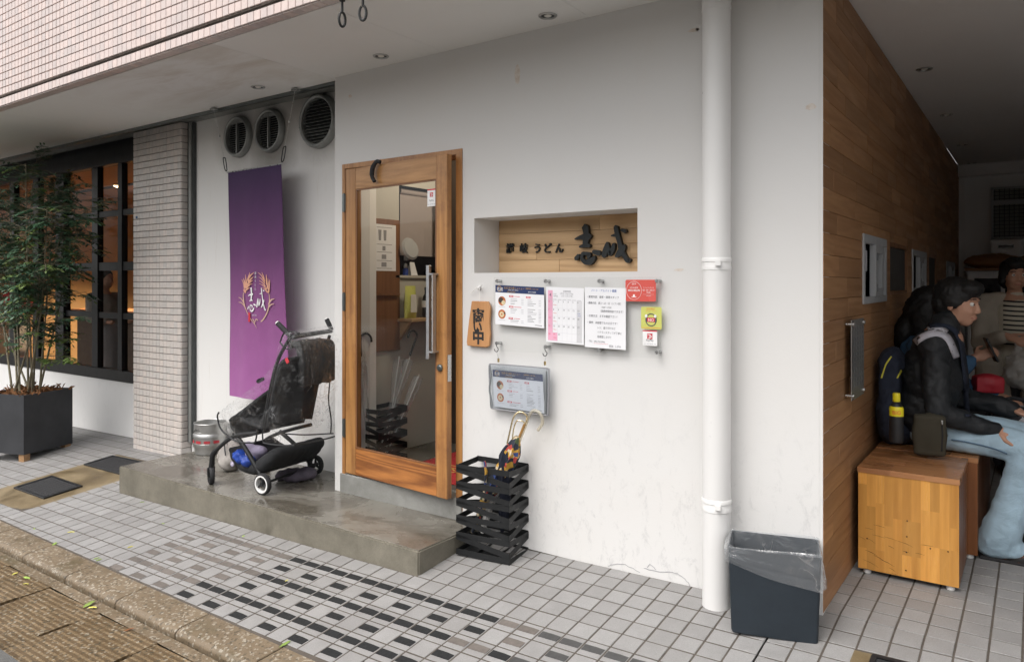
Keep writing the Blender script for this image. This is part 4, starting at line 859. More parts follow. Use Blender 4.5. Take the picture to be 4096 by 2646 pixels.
mb = MB(); mb.lathe([(.011, 0), (.012, .006), (.008, .012), (0, .013)], Y4(1919, 1150, -.001), 14, Matrix.Rotation(R(90), 3, 'X')); mb.tube(smooth_path([Y4(1919, 1150, -.01), Y4(1921, 1146, -.03), Y4(1928, 1140, -.032)], 4), .0035, 8); mb.build('cup_hook', 'white_plastic', tg, smooth=True)
# ================================================================ acrylic notice board
NB_ = thing('notice_board', 'clear acrylic notice board held off the wall by steel studs', 'notice board', (-1.917, -.03, 1.042))
mb = MB(); mb.prism([(-2.406, -.030, 1.046), (-1.428, -.030, 1.062), (-1.428, -.030, 1.444), (-2.406, -.030, 1.447)], (0, -.0035, 0)); mb.build('panel', 'acrylic', NB_)
for x, z in ((-2.379, 1.425), (-2.067, 1.425), (-1.752, 1.425), (-1.446, 1.425), (-2.379, 1.09), (-2.067, 1.085), (-1.755, 1.083), (-1.446, 1.092)):
    mb = MB(); mb.lathe([(.0075, 0), (.0075, .029), (.0098, .0345), (.0098, .043), (.008, .0455), (0, .0455)], (x, 0, z), 16, Matrix.Rotation(R(90), 3, 'X')); mb.build('stud', 'steel', NB_, loc=(x+1.917, .03, z-1.042), smooth=True)
PY_ = -.0345
def fr(x, z, y=PY_): return Vector((x, y, z))
def quad(mb, o, ux, uz, x0, z0, x1, z1, mi=0, d=0): mb.face([o+ux*x0+uz*z0+Vector((0, -d, 0)), o+ux*x1+uz*z0+Vector((0, -d, 0)), o+ux*x1+uz*z1+Vector((0, -d, 0)), o+ux*x0+uz*z1+Vector((0, -d, 0))], mi)
def disc(mb, o, ux, uz, x, z, r, mi=0, d=0, n=24, rz=None): mb.face([o+ux*(x+r*math.cos(6.2832*i/n))+uz*(z+(rz or r)*math.sin(6.2832*i/n))+Vector((0, -d, 0)) for i in range(n)], mi)
PM = ['paper', 'print_navy', 'print_gold', 'print_white', 'print_red', 'print_pale', 'bowl_orange', 'broth_dark', 'noodle_cream', 'print_grey']
def menu(name, label, o, w, h, ux, uz, seed=1):
    t = thing(name, label, 'menu', o); rr = random.Random(seed)
    tl = o + uz*h; mb = MB(); mb.prism([o, o+ux*w, o+ux*w+uz*h, o+uz*h], (0, -.001, 0)); mb.build('sheet', 'paper', t)
    mb = MB(); D = .0013
    quad(mb, tl, ux, uz, 0, 0, w, -h*.185, 1, D); 
    disc(mb, tl, ux, uz, w*.085, -h*.092, h*.07, 2, D+.0002); disc(mb, tl, ux, uz, w*.085, -h*.092, h*.058, 1, D+.0003)
    p0 = tl+ux*w*.03-uz*h*.14+Vector((0, -D-.0005, 0)); add_text(mb, '志成', h*.1, p0, ux, uz, mi=3)
    add_text(mb, '志成 持ち帰りメニュー', h*.062, tl+ux*w*.18-uz*h*.085+Vector((0, -D-.0004, 0)), ux, uz, mi=2); add_text(mb, 'TAKE OUT MENU', h*.04, tl+ux*w*.27-uz*h*.125+Vector((0, -D-.0004, 0)), ux, uz, mi=3); add_text(mb, '092-724-3946', h*.045, tl+ux*w*.25-uz*h*.172+Vector((0, -D-.0004, 0)), ux, uz, mi=2)
    add_text(mb, '営業時間 11:00-17:00', h*.042, tl+ux*w*.63-uz*h*.07+Vector((0, -D-.0004, 0)), ux, uz, mi=2); add_text(mb, '定休日 月曜日', h*.038, tl+ux*w*.68-uz*h*.15+Vector((0, -D-.0004, 0)), ux, uz, mi=3)
    for z, k in ((.4, 0), (.735, 1)):
        cx, cz, r = w*.14, -h*z, h*.118
        disc(mb, tl, ux, uz, cx, cz, r, 6, D)
        if k == 0: disc(mb, tl, ux, uz, cx-r*.28, cz+r*.18, r*.62, 7, D+.0002); disc(mb, tl, ux, uz, cx+r*.38, cz-r*.35, r*.5, 8, D+.0003)
        else: disc(mb, tl, ux, uz, cx-r*.05, cz-r*.05, r*.62, 8, D+.0002); disc(mb, tl, ux, uz, cx-r*.05, cz, r*.2, 6, D+.0003); disc(mb, tl, ux, uz, cx+r*.7, cz+r*.25, r*.22, 7, D+.0002)
        quad(mb, tl, ux, uz, w*.07, cz-r*1.22, w*.21, cz-r*1.3, 5, D)
    for (x, z) in ((.29, .245), (.64, .245), (.29, .51), (.28, .8)):
        quad(mb, tl, ux, uz, w*x, -h*z, w*(x+.09), -h*(z+.045), 4, D); quad(mb, tl, ux, uz, w*(x+.015), -h*(z+.014), w*(x+.075), -h*(z+.03), 3, D+.0003)
        quad(mb, tl, ux, uz, w*(x+.105), -h*(z+.016), w*(x+rr.uniform(.2, .3)), -h*(z+.027), 4, D) if x < .5 else None
    for x, zs in ((.32, (.325, .368, .41, .45, .585, .628, .672, .865, .905)), (.67, (.325, .37, .415, .46, .56, .61, .645, .68, .715, .75, .785, .825, .86))):
        for z in zs:
            quad(mb, tl, ux, uz, w*x, -h*z, w*(x+rr.uniform(.06, .19)), -h*(z+.013), rr.choice((5, 9)), D); quad(mb, tl, ux, uz, w*(x+.22), -h*z, w*(x+.27), -h*(z+.012), 5, D)
    quad(mb, tl, ux, uz, w*.82, -h*.935, w*.96, -h*.95, 9, D)
    mb.build('print', PM, t, fixn=False, kind='stuff'); return t
menu('menu_sheet', 'take out menu sheet with navy heading and two bowl photos on the notice board', fr(-2.392, 1.193), .315, .212, Vector((.9985, 0, -.04)).normalized(), UZ, 3)
# calendar
ct = thing('calendar', 'april calendar page with a pink sunday column on the notice board', 'calendar', fr(-1.955, 1.11))
o = fr(-2.065, 1.112); w, h = .224, .284; cx_ = Vector((.9994, 0, -.03)).normalized(); mb = MB(); mb.prism([o, o+cx_*w, o+cx_*w+UZ*h, o+UZ*h], (0, -.001, 0)); mb.build('page', 'paper', ct); tl = o+UZ*h
CM = ['print_pink', 'print_grey', 'print_red', 'print_palegrey', 'print_pale', 'print_blue', 'print_dark']
mb = MB(); D = .0013
c0, cw = w*.05, w*.128; r0, rh = -h*.23, h*.147
quad(mb, tl, cx_, UZ, c0, -h*.06, c0+cw, r0-rh*5, 0, D); quad(mb, tl, cx_, UZ, c0+cw, r0-rh*4, c0+2*cw, r0-rh*5, 0, D); quad(mb, tl, cx_, UZ, c0+6*cw, r0, c0+7*cw, r0-rh*5, 3, D)
def ct_(b, s, x, z, mi, al='LEFT', k=.0004): add_text(mb, b, s, tl+cx_*x+UZ*z+Vector((0, -D-k, 0)), cx_, UZ, al, mi)
ct_('4', h*.085, c0+cw*.3, -h*.17, 6); ct_('2024', h*.032, c0+cw*1.15, -h*.135, 1); ct_('APRIL', h*.04, c0+cw*1.15, -h*.175, 1); ct_('営業時間', h*.04, c0+cw*3.2, -h*.085, 1); ct_('(平日 11:00-17:00)', h*.036, c0+cw*2.55, -h*.125, 1); ct_('土日 11:00-17:00', h*.034, c0+cw*2.75, -h*.165, 1)
for i in range(7): quad(mb, tl, cx_, UZ, c0+cw*(i+.1), r0+h*.012, c0+cw*(i+.85), r0+h*.004, 4, D+.0002)
for rr_ in range(6): quad(mb, tl, cx_, UZ, c0, r0-rh*rr_, c0+7*cw, r0-rh*rr_-.0006, 4, D+.0003)
for i in range(8): quad(mb, tl, cx_, UZ, c0+cw*i, r0, c0+cw*i+.0005, r0-rh*5, 4, D+.0003)
for d_ in range(31):
    col_, row_ = d_ % 7, d_//7
    if d_ == 0: ct_('31', h*.035, c0+cw*.15, r0-rh*.3, 2); continue
    ct_(str(d_), h*.042, c0+cw*(col_+.12), r0-rh*(row_+.3), 2 if col_ == 0 or d_ == 29 else 6)
    if col_ == 1: ct_('Close', h*.03, c0+cw*(col_+.12), r0-rh*(row_+.68), 2)
ct_('17:00', h*.028, c0+cw*6.1, r0-rh*1.6, 5); ct_('Close', h*.028, c0+cw*6.2, r0-rh*1.85, 5)
mb.build('print', CM, ct, fixn=False, kind='stuff')
# handwritten notice
hn = thing('handwritten_notice', 'white sheet of handwritten job notice lines on the notice board', 'notice', fr(-1.72, 1.094))
o = fr(-1.835, 1.097, -.0362); w, h = .226, .298; hx = Vector((.9998, 0, -.018)).normalized(); mb = MB(); mb.prism([o, o+hx*w, o+hx*w+UZ*h, o+UZ*h], (0, -.001, 0)); mb.build('sheet', 'paper', hn); tl = o+UZ*h
mb = MB()
for body, x, z, s, m_ in (('パート・アルバイト募集', .16, .07, .05, 1), ('・業務内容：接客・調理スタッフ', .04, .175, .047, 0), ('・募集内容：週２〜火ー日（シフト制）', .04, .275, .043, 0), ('9:00〜17:00', .42, .34, .042, 0), ('（勤務時間相談できます）', .36, .405, .045, 0), ('・応募方法：まずお電話下さい！', .05, .49, .046, 0), ('・備考：未経験でも大丈夫です！', .05, .60, .046, 0), ('レジ、盛り付けなど', .31, .68, .044, 0), ('ベテランスタッフが丁寧に', .31, .755, .044, 0), ('指導致します!!', .31, .83, .046, 0), ('・TEL：092-724-3946', .06, .91, .042, 0), ('担当：しがみ', .6, .97, .042, 0)):
    add_text(mb, body, s*h, tl+hx*w*x-UZ*h*z+Vector((0, -.0016, 0)), hx, UZ, mi=m_, shear=.12, sx=.86)
for i in range(9): quad(mb, tl, hx, UZ, w*(.23+.04*i), -h*.925, w*(.255+.04*i), -h*.93, 2, .0016)
mb.build('handwriting', ['print_dark', 'print_blue', 'print_red'], hn, fixn=False, kind='stuff')
# stickers
def rrect(o, ux, uz, w, h, r, n=5):
    P = []
    for cx, cz, a0 in ((w-r, h-r, 0), (r, h-r, 90), (r, r, 180), (w-r, r, 270)):
        for i in range(n+1): a = R(a0+90*i/n); P.append(o+ux*(cx+r*math.cos(a))+uz*(cz+r*math.sin(a)))
    return P
rs = thing('guide_sticker', 'shiny red 2019 restaurant guide sticker at the corner of the notice board', 'sticker', fr(-1.53, 1.328))
o = fr(-1.612, 1.328, -.0338); w, h = .158, .103; mb = MB(); mb.prism(rrect(o, UX, UZ, w, h, .008), (0, -.0008, 0)); mb.build('vinyl', 'sticker_red', rs)
mb = MB(); f = Vector((0, -.0013, 0)); cc = o+UX*w*.285+UZ*h*.5
mb.tube([cc+f+UX*w*.25*math.cos(6.283*i/40)+UZ*h*.42*math.sin(6.283*i/40) for i in range(40)], .0008, 4, closed=True)
add_text(mb, '2019', h*.11, cc+UZ*h*.27+f, UX, UZ, 'CENTER'); add_text(mb, 'LE GUIDE', h*.1, cc+UZ*h*.1+f, UX, UZ, 'CENTER'); add_text(mb, 'MICHELIN', h*.135, cc-UZ*h*.04+f, UX, UZ, 'CENTER', off=.012, sx=1.02)
disc(mb, cc-UZ*h*.23, UX, UZ, 0, 0, h*.055, 0, .0013, 12); quad(mb, cc, UX, UZ, -h*.12, -h*.28, h*.12, -h*.31, 0, .0013)
for k, (t_, s) in enumerate((('ミシュランガイド', .085), ('福岡・佐賀・長崎 2019', .075), ('特別版', .085))): add_text(mb, t_, h*s, o+UX*w*.765+UZ*h*(.6-.11*k)+f, UX, UZ, 'CENTER', sx=.8)
quad(mb, o, UX, UZ, w*.58, h*.33, w*.95, h*.325, 0, .0013); add_text(mb, 'michelin', h*.07, o+UX*w*.765+UZ*h*.25+f, UX, UZ, 'CENTER'); mb.build('lettering', 'print_white', rs, fixn=False, kind='stuff')
ys = thing('driving_sticker', 'yellow sticker with a steering wheel and the word NO on the notice board', 'sticker', fr(-1.478, 1.198))
o = fr(-1.53, 1.198, -.0338); w = h = .105; mb = MB(); mb.prism(rrect(o, UX, UZ, w, h, .007), (0, -.0008, 0)); mb.build('vinyl', 'sticker_yellow', ys)
mb = MB(); cc = o+UX*w*.49+UZ*h*.42
mb.tube([cc+f+UX*w*.255*math.cos(6.283*i/40)+UZ*h*.27*math.sin(6.283*i/40) for i in range(40)], .0024, 5, closed=True); quad(mb, cc, UX, UZ, -w*.25, h*.1, w*.25, -h*.1, 0, .0012); mb.build('steering_wheel', 'print_dark', ys, fixn=False)
mb = MB(); quad(mb, cc, UX, UZ, -w*.19, h*.09, w*.19, -h*.09, 0, .0016); mb.build('red_panel', 'print_red', ys, fixn=False)
mb = MB(); add_text(mb, 'NO', h*.19, cc-UZ*h*.07+Vector((0, -.002, 0)), UX, UZ, 'CENTER', off=.01)
for sgn in (-1, 1): disc(mb, cc, UX, UZ, sgn*w*.22, h*.17, w*.065, 0, .0052, 12, h*.075)
mb.build('white_print', 'print_white', ys, fixn=False, kind='stuff')
mb = MB(); add_text(mb, '飲酒運転は', h*.085, o+UX*w*.48+UZ*h*.88+f, UX, UZ, 'CENTER'); add_text(mb, '絶対しない！させない！', h*.05, o+UX*w*.5+UZ*h*.8+f, UX, UZ, 'CENTER'); quad(mb, o, UX, UZ, w*.05, h*.07, w*.95, h*.05, 0, .0013); mb.build('lettering', 'print_orange', ys, fixn=False, kind='stuff')
pay_sign('payment_sign', fr(-1.484, 1.156, -.0348), .074, .073, UX, Vector((0, -1, 0)), 'square white payment sticker with a red mark at the foot of the notice board', fr(-1.484, 1.12))
# ================================================================ menu pouch hung from the studs
pu = thing('menu_pouch', 'clear plastic pouch holding a menu, hung below the notice board', 'pouch', Vector((-2.245, -.045, .72)))
c4_ = [Y4(1955, 1455, -.03), Y4(2196, 1474, -.05), Y4(2191, 1662, -.055), Y4(1963, 1632, -.04)]   # tl tr br bl
def bil(u, v): return c4_[0].lerp(c4_[1], u).lerp(c4_[3].lerp(c4_[2], u), v)
mb = MB(); mb.grid(lambda u, v: bil(u, v)+Vector((0, -.012*math.sin(math.pi*u)**.5*math.sin(math.pi*v)**.5-.004*math.sin(9*v+4*u), 0)), 18, 14); mb.build('front_film', 'pouch_plastic', pu, smooth=True)
mb = MB(); mb.grid(lambda u, v: bil(u, v)+Vector((0, .012, 0)), 10, 8); mb.build('back_film', 'pouch_plastic', pu, smooth=True)
rp_ = smooth_path([bil(*q) for q in ((.02, .03), (.1, -.01), (.9, -.01), (.985, .03), (1, .12), (1, .9), (.985, .985), (.9, 1), (.1, 1), (.02, .985), (0, .9), (0, .12))], 5, closed=True)
mb = MB(); mb.tube(rp_, .0035, 6, closed=True); mb.build('piping', 'print_grey', pu, smooth=True)
mb = MB(); mb.tube([bil(.97, .05+.9*i/8)+Vector((0, -.006, 0)) for i in range(9)], [.004, .006, .008, .008, .008, .009, .01, .01, .008], 8, sx=.6); mb.tube([bil(.02+.02*math.sin(i), .03+.94*i/8)+Vector((0, -.004, 0)) for i in range(9)], .005, 8); mb.build('side_gusset', 'alu_grey', pu, smooth=True)
a_ = bil(.06, .95)+Vector((0, .004, 0)); b2 = bil(.94, .96)+Vector((0, .004, 0)); tl_ = bil(.06, .12)+Vector((0, .004, 0)); uxp = (b2-a_).normalized(); uzp = (tl_-a_).normalized()
menu('menu_sheet', 'faded copy of the menu inside the hanging clear pouch', a_, (b2-a_).length, (tl_-a_).length, uxp, uzp, 7)
for (u, v0), st_ in (((1994, 1440), (-2.379, 1.09)), ((2180, 1452), (-2.067, 1.085))):
    p = Y4(u, v0, -.04); s0 = Vector((st_[0], -.042, st_[1]))
    mb = MB(); mb.tube(smooth_path([s0+Vector((-.004, 0, 0)), s0+Vector((.004, -.004, -.018)), s0+Vector((.014, -.004, -.03)), s0+Vector((.008, -.004, -.044)), s0+Vector((-.006, -.004, -.044)), s0+Vector((-.011, -.004, -.032))], 5), .0022, 6); mb.build('hook', 'black_metal', pu, smooth=True)
    mb = MB(); mb.tube(smooth_path([s0+Vector((.002, -.004, -.044)), s0+Vector((.006, -.004, -.055)), p+Vector((0, 0, .012))], 4), .0012, 5); mb.build('wire', 'steel', pu)
    mb = MB(); mb.obox(p, (.005, .004, .01)); mb.build('clip', 'brass', pu, bevel=.001)
# ================================================================ wall fixtures
def vent(label, c, r, cross, ns):
    c = Vector(c); M_ = Matrix.Rotation(R(90), 3, 'X'); t = thing('vent_cover', label, 'vent', c, 'exhaust vents high on the recessed wall')
    mb = MB(); mb.lathe([(r*1.0, -.01), (r, .012), (r*.985, .03), (r*.93, .045), (r*.88, .047), (r*.83, .04), (r*.81, .01), (r*.81, -.005)], c, 40, M_, cap=False); mb.build('rim', 'vent_steel', t, smooth=True)
    mb = MB(); mb.lathe([(r*.82, 0), (0, .0)], c+Vector((0, -.002, 0)), 30, M_, cap=False); mb.build('backing', 'void', t)
    for i in range(ns):
        z = -r*.78+2*r*.78*(i+.5)/ns; w = math.sqrt(max((r*.8)**2-z*z, 0)); d = 2*r*.78/ns
        if w < .02: continue
        for seg in (((-w, -.008), (.008, w)) if cross else ((-w, w),)):
            mb = MB(); mb.add([c+Vector((seg[0], -.004, z+d*.42)), c+Vector((seg[1], -.004, z+d*.42)), c+Vector((seg[1], -.03, z-d*.3)), c+Vector((seg[0], -.03, z-d*.3)), c+Vector((seg[0], -.002, z+d*.36)), c+Vector((seg[1], -.002, z+d*.36)), c+Vector((seg[1], -.03, z-d*.38)), c+Vector((seg[0], -.03, z-d*.38))], [(0, 1, 2, 3), (4, 7, 6, 5), (2, 6, 7, 3), (0, 4, 5, 1), (0, 3, 7, 4), (1, 5, 6, 2)]); mb.build('slat', 'vent_slat', t, loc=(0, 0, z))
    if cross: mb = MB(); mb.box(c+Vector((-.006, -.034, -r*.8)), c+Vector((.006, -.01, r*.8))); mb.build('centre_bar', 'vent_steel', t)
    else:
        for i in range(10): a = R(36*i+10); mb = MB(); mb.ball(c+Vector((r*.9*math.cos(a), -.047, r*.9*math.sin(a))), .004, 8, 5); mb.build('screw', 'dark_steel', t)
    if cross: mb = MB(); mb.add([c+Vector((r*.8*math.cos(R(a)), -.031, r*.8*math.sin(R(a)))) for a in range(50, 131, 10)], [tuple(range(9))]); mb.build('top_shield', 'vent_steel', t)
    return t
vent('smaller louvred vent cover beside the tiled pillar', (-5.183, .298, 2.579), .166, True, 15)
vent('soot ringed middle vent cover with a vertical centre bar', (-4.782, .298, 2.579), .168, True, 15)
vent('largest vent cover with full width slats and a screwed rim', (-4.218, .298, 2.581), .197, False, 13)
# purple banner
bn = thing('banner', 'tall purple shop banner with wheat emblem and white brush lettering', 'banner', (-4.75, .13, .5))
TLb, TRb = Yp(531, 401, .13), Yp(655, 381, .11); BLb = Yp(536, 920, .13); BRb = TRb+(BLb-TLb)+Vector((.05, .02, -.01))
def bq(u, v): return TLb.lerp(TRb, u).lerp(BLb.lerp(BRb, u), v)+Vector((0, .014*math.sin(3*u+5*v)*v+.009*math.sin(10*u+1.5*v)*(.15+v)+.003*math.sin(26*u+4*v)*v, 0))
mb = MB(); mb.grid(bq, 20, 50); me_ = mb.mesh('cloth', Vector((-4.75, .13, .555)), smooth=True)
# texture runs 0..1 over the drop: scale coordinates through the object
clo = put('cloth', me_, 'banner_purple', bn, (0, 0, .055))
for e_ in (0.006, .994): mb = MB(); mb.tube([bq(e_, i/30) for i in range(31)], .0028, 5); mb.build('hem', 'banner_purple', bn, loc=(0, 0, .055))
mb = MB(); mb.tube([TLb+Vector((-.012, 0, 0)), TRb+Vector((.012, 0, 0))], .006, 8); mb.build('top_rod', 'steel', bn, smooth=True)
def b4(px, py, dy=-.002):           # pixel of the emblem crop -> banner surface
    u4, v4 = 900+px*.2012, 1020+py*.2012; x, y = u4/PV, v4/PV
    p = Yp(x, y, .12); return Vector((p.x, .0, p.z))
def bsurf(p): 
    v = (TLb.z-p.z)/(TLb.z-BLb.z); u = (p.x-(TLb.x+(BLb.x-TLb.x)*v))/((TRb.x-TLb.x)); return bq(u, v).y-.004
KB = .2012*5.75/CAM_F
def bstroke(mb, pts, i):
    Q = []
    for (x, y, w) in pts: p = b4(x, y); Q.append((p.x, p.z, w*KB))
    stroke(mb, Q, Vector((0, bsurf(b4(*pts[len(pts)//2][:2]))-.003-.0004*i, 0)), UX, UZ)
mb = MB()
for i, s in enumerate(CH1+CH2): bstroke(mb, [(475+(x-1075)*.66, 640+(y-245)*1.36, w*.72) for x, y, w in s], i)
mb.build('characters', 'print_white', bn, fixn=False, kind='stuff')
def wheat_mat():
    b = NB('wheat_print'); b.col((.7, .36, .25)); b.rough(.8); b.done(); b = NB('stalk_print'); b.col((.62, .42, .3)); b.rough(.8); b.done()
wheat_mat()
mb = MB(); k_ = 0
for pts in ([(430, 735, 26), (400, 690, 30)], [(405, 640, 30), (385, 560, 12), (350, 485, 5)], [(440, 640, 32), (420, 560, 24), (390, 460, 5)], [(455, 580, 30), (440, 480, 16), (428, 385, 4)], [(480, 500, 30), (500, 420, 20), (518, 345, 5)], [(500, 440, 26), (545, 390, 14), (598, 345, 4)], [(490, 530, 24), (545, 470, 14), (585, 430, 4)], [(470, 590, 24), (530, 530, 14), (578, 500, 5)], [(460, 640, 24), (520, 590, 12), (570, 565, 4)], [(450, 690, 20), (500, 660, 10), (528, 645, 4)],
            [(870, 740, 24), (890, 690, 22)], [(885, 680, 24), (895, 600, 18), (905, 495, 8)], [(850, 660, 22), (870, 560, 14), (865, 460, 4)], [(840, 580, 20), (835, 470, 14), (832, 385, 5)], [(800, 520, 18), (785, 440, 14), (745, 340, 4)], [(790, 490, 12), (740, 400, 9), (672, 345, 3)], [(810, 560, 12), (750, 475, 8), (690, 435, 3)], [(825, 620, 12), (760, 545, 8), (695, 503, 3)], [(840, 680, 14), (780, 605, 9), (700, 567, 3)], [(855, 730, 16), (810, 680, 10), (757, 645, 3)]):
    bstroke(mb, pts, k_ % 10); k_ += 1
mb.build('wheat_ears', 'wheat_print', bn, fixn=False, kind='stuff')
mb = MB()
for k_, pts in enumerate(([(400, 745, 10), (395, 830, 12), (410, 960, 16), (450, 1080, 10), (490, 1170, 7), (560, 1290, 6), (620, 1365, 6), (660, 1450, 3)], [(875, 765, 8), (885, 850, 10), (880, 960, 12), (860, 1080, 14), (810, 1200, 13), (740, 1300, 12), (640, 1362, 9), (590, 1430, 4)], [(275, 838, 3), (330, 865, 9), (385, 950, 14)], [(285, 935, 3), (340, 945, 9), (395, 1000, 12)], [(1010, 868, 3), (940, 890, 14), (890, 970, 14)], [(1000, 968, 3), (930, 985, 12), (880, 1050, 14)], [(575, 1265, 4), (605, 1300, 10), (620, 1360, 4)], [(690, 1300, 4), (650, 1270, 10), (620, 1340, 4)])): bstroke(mb, pts, k_)
mb.build('wheat_stalks', 'stalk_print', bn, fixn=False, kind='stuff')
mb = MB(); p = b4(518, 1140); hh = (b4(518, 1140)-b4(518, 1325)).z; yy = bsurf(p)-.006; 
for k_ in range(4): q = Vector((p.x-.012, yy, p.z-hh*k_/4)); mb.face([q, q+UX*.024, q+UX*.024-UZ*hh*.23, q-UZ*hh*.23])
mb.build('red_seal', 'print_red', bn, fixn=False, kind='stuff')
mb = MB(); 
for k_, ch in enumerate('讃岐うどん'): q = b4(606, 380+k_*78); q.y = bsurf(q)-.003; add_text(mb, ch, .022, q, UX, UZ)
q = b4(565, 1205); q.y = bsurf(q)-.003; add_text(mb, 'SHISEI', .016, q, UX, UZ, spacing=1.3); mb.build('small_lettering', 'print_palegrey', bn, fixn=False, kind='stuff')
for (hx_, hy_), c_, sgn in (((497, 254), TLb, -1), ((687, 209), TRb, 1)):
    top_ = Zp(hx_, hy_, 2.735); cb = c_+Vector((sgn*.02, -.005, .03)); ct2 = cb+Vector((sgn*.025, 0, .085))
    mb = MB(); mb.box(top_+Vector((-.03, -.012, -.005)), top_+Vector((.03, .02, .006))); mb.build('hanger_plate', 'vent_steel', bn)
    mb = MB(); mb.tube([top_, ct2], .0012, 5); mb.build('wire', 'steel', bn)
    mb = MB(); mb.tube(smooth_path([ct2, ct2+Vector((-sgn*.018, 0, -.01)), cb+Vector((-sgn*.012, 0, -.01)), cb+Vector((sgn*.004, 0, -.016)), cb+Vector((sgn*.02, 0, .01)), ct2+Vector((sgn*.012, 0, -.004))], 5, closed=True), .004, 6, closed=True); mb.build('carabiner', 'black_metal', bn, smooth=True)
    mb = MB(); mb.obox(top_.lerp(ct2, .55), (.006, .004, .009)); mb.build('crimp', 'steel', bn)
# downpipe
dp = thing('downpipe', 'thick white painted drainpipe running down the front wall', 'drainpipe', (-1.137, -.1, 0)); pcx, pcy, pr = -1.137, -.105, .0605
mb = MB(); zf_ = fz(pcx, pcy)-.01; mb.tube([(pcx, pcy, zf_), (pcx, pcy, 2.76)], pr, 40); mb.build('pipe', 'pipe_paint', dp, smooth=True)
for z in (2.63, 1.50, .455):
    mb = MB(); mb.lathe([(pr, -.03), (pr+.0022, -.028), (pr+.0022, -.012), (pr+.0012, -.01), (pr+.0012, .006), (pr+.003, .008), (pr+.003, .022), (pr, .026)], (pcx, pcy, z), 40, cap=False); mb.obox((pcx+.03, pcy-pr-.002, z), (.012, .005, .01)); mb.build('pipe_bracket', 'pipe_paint', dp, smooth=True)
mb = MB(); mb.box((pcx-.02, pcy+pr-.01, 1.49), (pcx+.02, .002, 1.51)); mb.build('wall_bracket', 'pipe_paint', dp)
# downlights
def downlight(x, y, label, grp, r=.047):
    t = thing('ceiling_light', label, 'ceiling light', (x, y, 2.75), grp)
    mb = MB(); mb.lathe([(r, -.0006), (r, -.004), (r*.93, -.007), (r*.78, -.006), (r*.72, .004), (r*.6, .0045)], (x, y, 2.75), 28, cap=False); mb.build('trim_ring', 'brushed_steel', t, smooth=True)
    mb = MB(); mb.lathe([(r*.72, -.001), (r*.5, -.0012), (0, -.0008)], (x, y, 2.75), 20, cap=False); mb.build('reflector', 'vent_dark', t, smooth=True)
    mb = MB(); mb.ball((x, y, 2.749), (r*.42, r*.42, .006), 14, 8); mb.build('bulb', 'paper_warm', t, smooth=True)
for (x, y), lb in (((-4.324, -.15), 'recessed ceiling light in the brown stained soffit before the vents'), ((-3.143, -.155), 'recessed ceiling light in the soffit in front of the door'), ((-1.988, -.14), 'recessed ceiling light in the soffit above the niche sign')): downlight(x, y, lb, 'lights in the street soffit')
for (x, y), lb in (((-.567, 2.0), 'first recessed light in the passage ceiling counting from the street'), ((-.577, 3.53), 'second recessed light in the passage ceiling counting from the street'), ((-.581, 5.1), 'third recessed light in the passage ceiling counting from the street'), ((-.582, 6.45), 'last recessed light by the end wall of the passage')): downlight(x, y, lb, 'lights in the passage ceiling')
# screw hooks under the fascia
for x, ang, lb in ((-2.657, 80, 'black screw hook seen edge on under the tiled fascia'), (-2.518, 25, 'black screw hook with open eye under the tiled fascia')):
    t = thing('screw_hook', lb, 'hook', (x, -.885, 2.65), 'black hooks under the fascia'); dx = Vector((math.cos(R(ang)), math.sin(R(ang)), 0)); c_ = Vector((x, -.885, 2.652))
    mb = MB(); mb.tube([(x, -.885, 2.752), (x, -.885, 2.7)]+[c_+dx*(.017*math.sin(a))+UZ*(.034*math.cos(a)) for a in [6.283*i/16 for i in range(0, 16)]], .006, 8); mb.build('eye', 'black_metal', t, smooth=True)
    mb = MB(); mb.lathe([(.014, 0), (.014, .006), (.006, .012)], (x, -.885, 2.738), 12); mb.build('collar', 'black_metal', t, smooth=True)
# plaque on the planks
pq = thing('wall_plaque', 'engraved grey metal plaque on four studs on the wooden wall', 'plaque', (-.7, .555, .88))
y0, y1, z0, z1 = .405, .70, .875, 1.245
mb = MB(); mb.box((-.690, y0, z0), (-.687, y1, z1)); mb.build('plate', 'brushed_steel', pq)
for y in (y0+.02, y1-.02):
    for z in (z0+.02, z1-.02): mb = MB(); mb.lathe([(.007, -.028), (.007, .003), (.01, .004), (.01, .01), (0, .012)], (-.6885, y, z), 14, Matrix.Rotation(R(90), 3, 'Y')); mb.build('stud', 'steel', pq, smooth=True)
mb = MB()
for i in range(4):
    for j in range(12):
        y = y0+.06+i*.06; z = z1-.05-j*.024
        if random.random() < .85: mb.box((-.6868, y, z), (-.6862, y+.018, z+.016))
mb.build('engraving', 'alu_grey', pq, kind='stuff')
# bin with liner
bc = [Vector((-1.003, -.309)), Vector((-.690, -.222))]; ex = (bc[1]-bc[0]).normalized(); ey = Vector((-ex.y, ex.x)); bw, bd, bh = .326, .205, .338
bctr = bc[0]+ex*bw/2+ey*bd/2; bz = fz(bctr.x, bctr.y)-.004; bM = Matrix(((ex.x, ey.x, 0), (ex.y, ey.y, 0), (0, 0, 1)))
tb = thing('waste_bin', 'dark blue grey rectangular waste bin with a clear liner', 'waste bin', (bctr.x, bctr.y, bz))
def bp(x, y, z): return Vector((bctr.x, bctr.y, bz))+bM @ Vector((x, y, z))
def bring(k, z, r=.012, n=3):
    P = []; w_, d_ = bw/2*k, bd/2*k
    for cx, cy, a0 in ((w_-r, d_-r, 0), (-w_+r, d_-r, 90), (-w_+r, -d_+r, 180), (w_-r, -d_+r, 270)):
        for i in range(n+1): a = R(a0+90*i/n); P.append(bp(cx+r*math.cos(a), cy+r*math.sin(a), z))
    return P
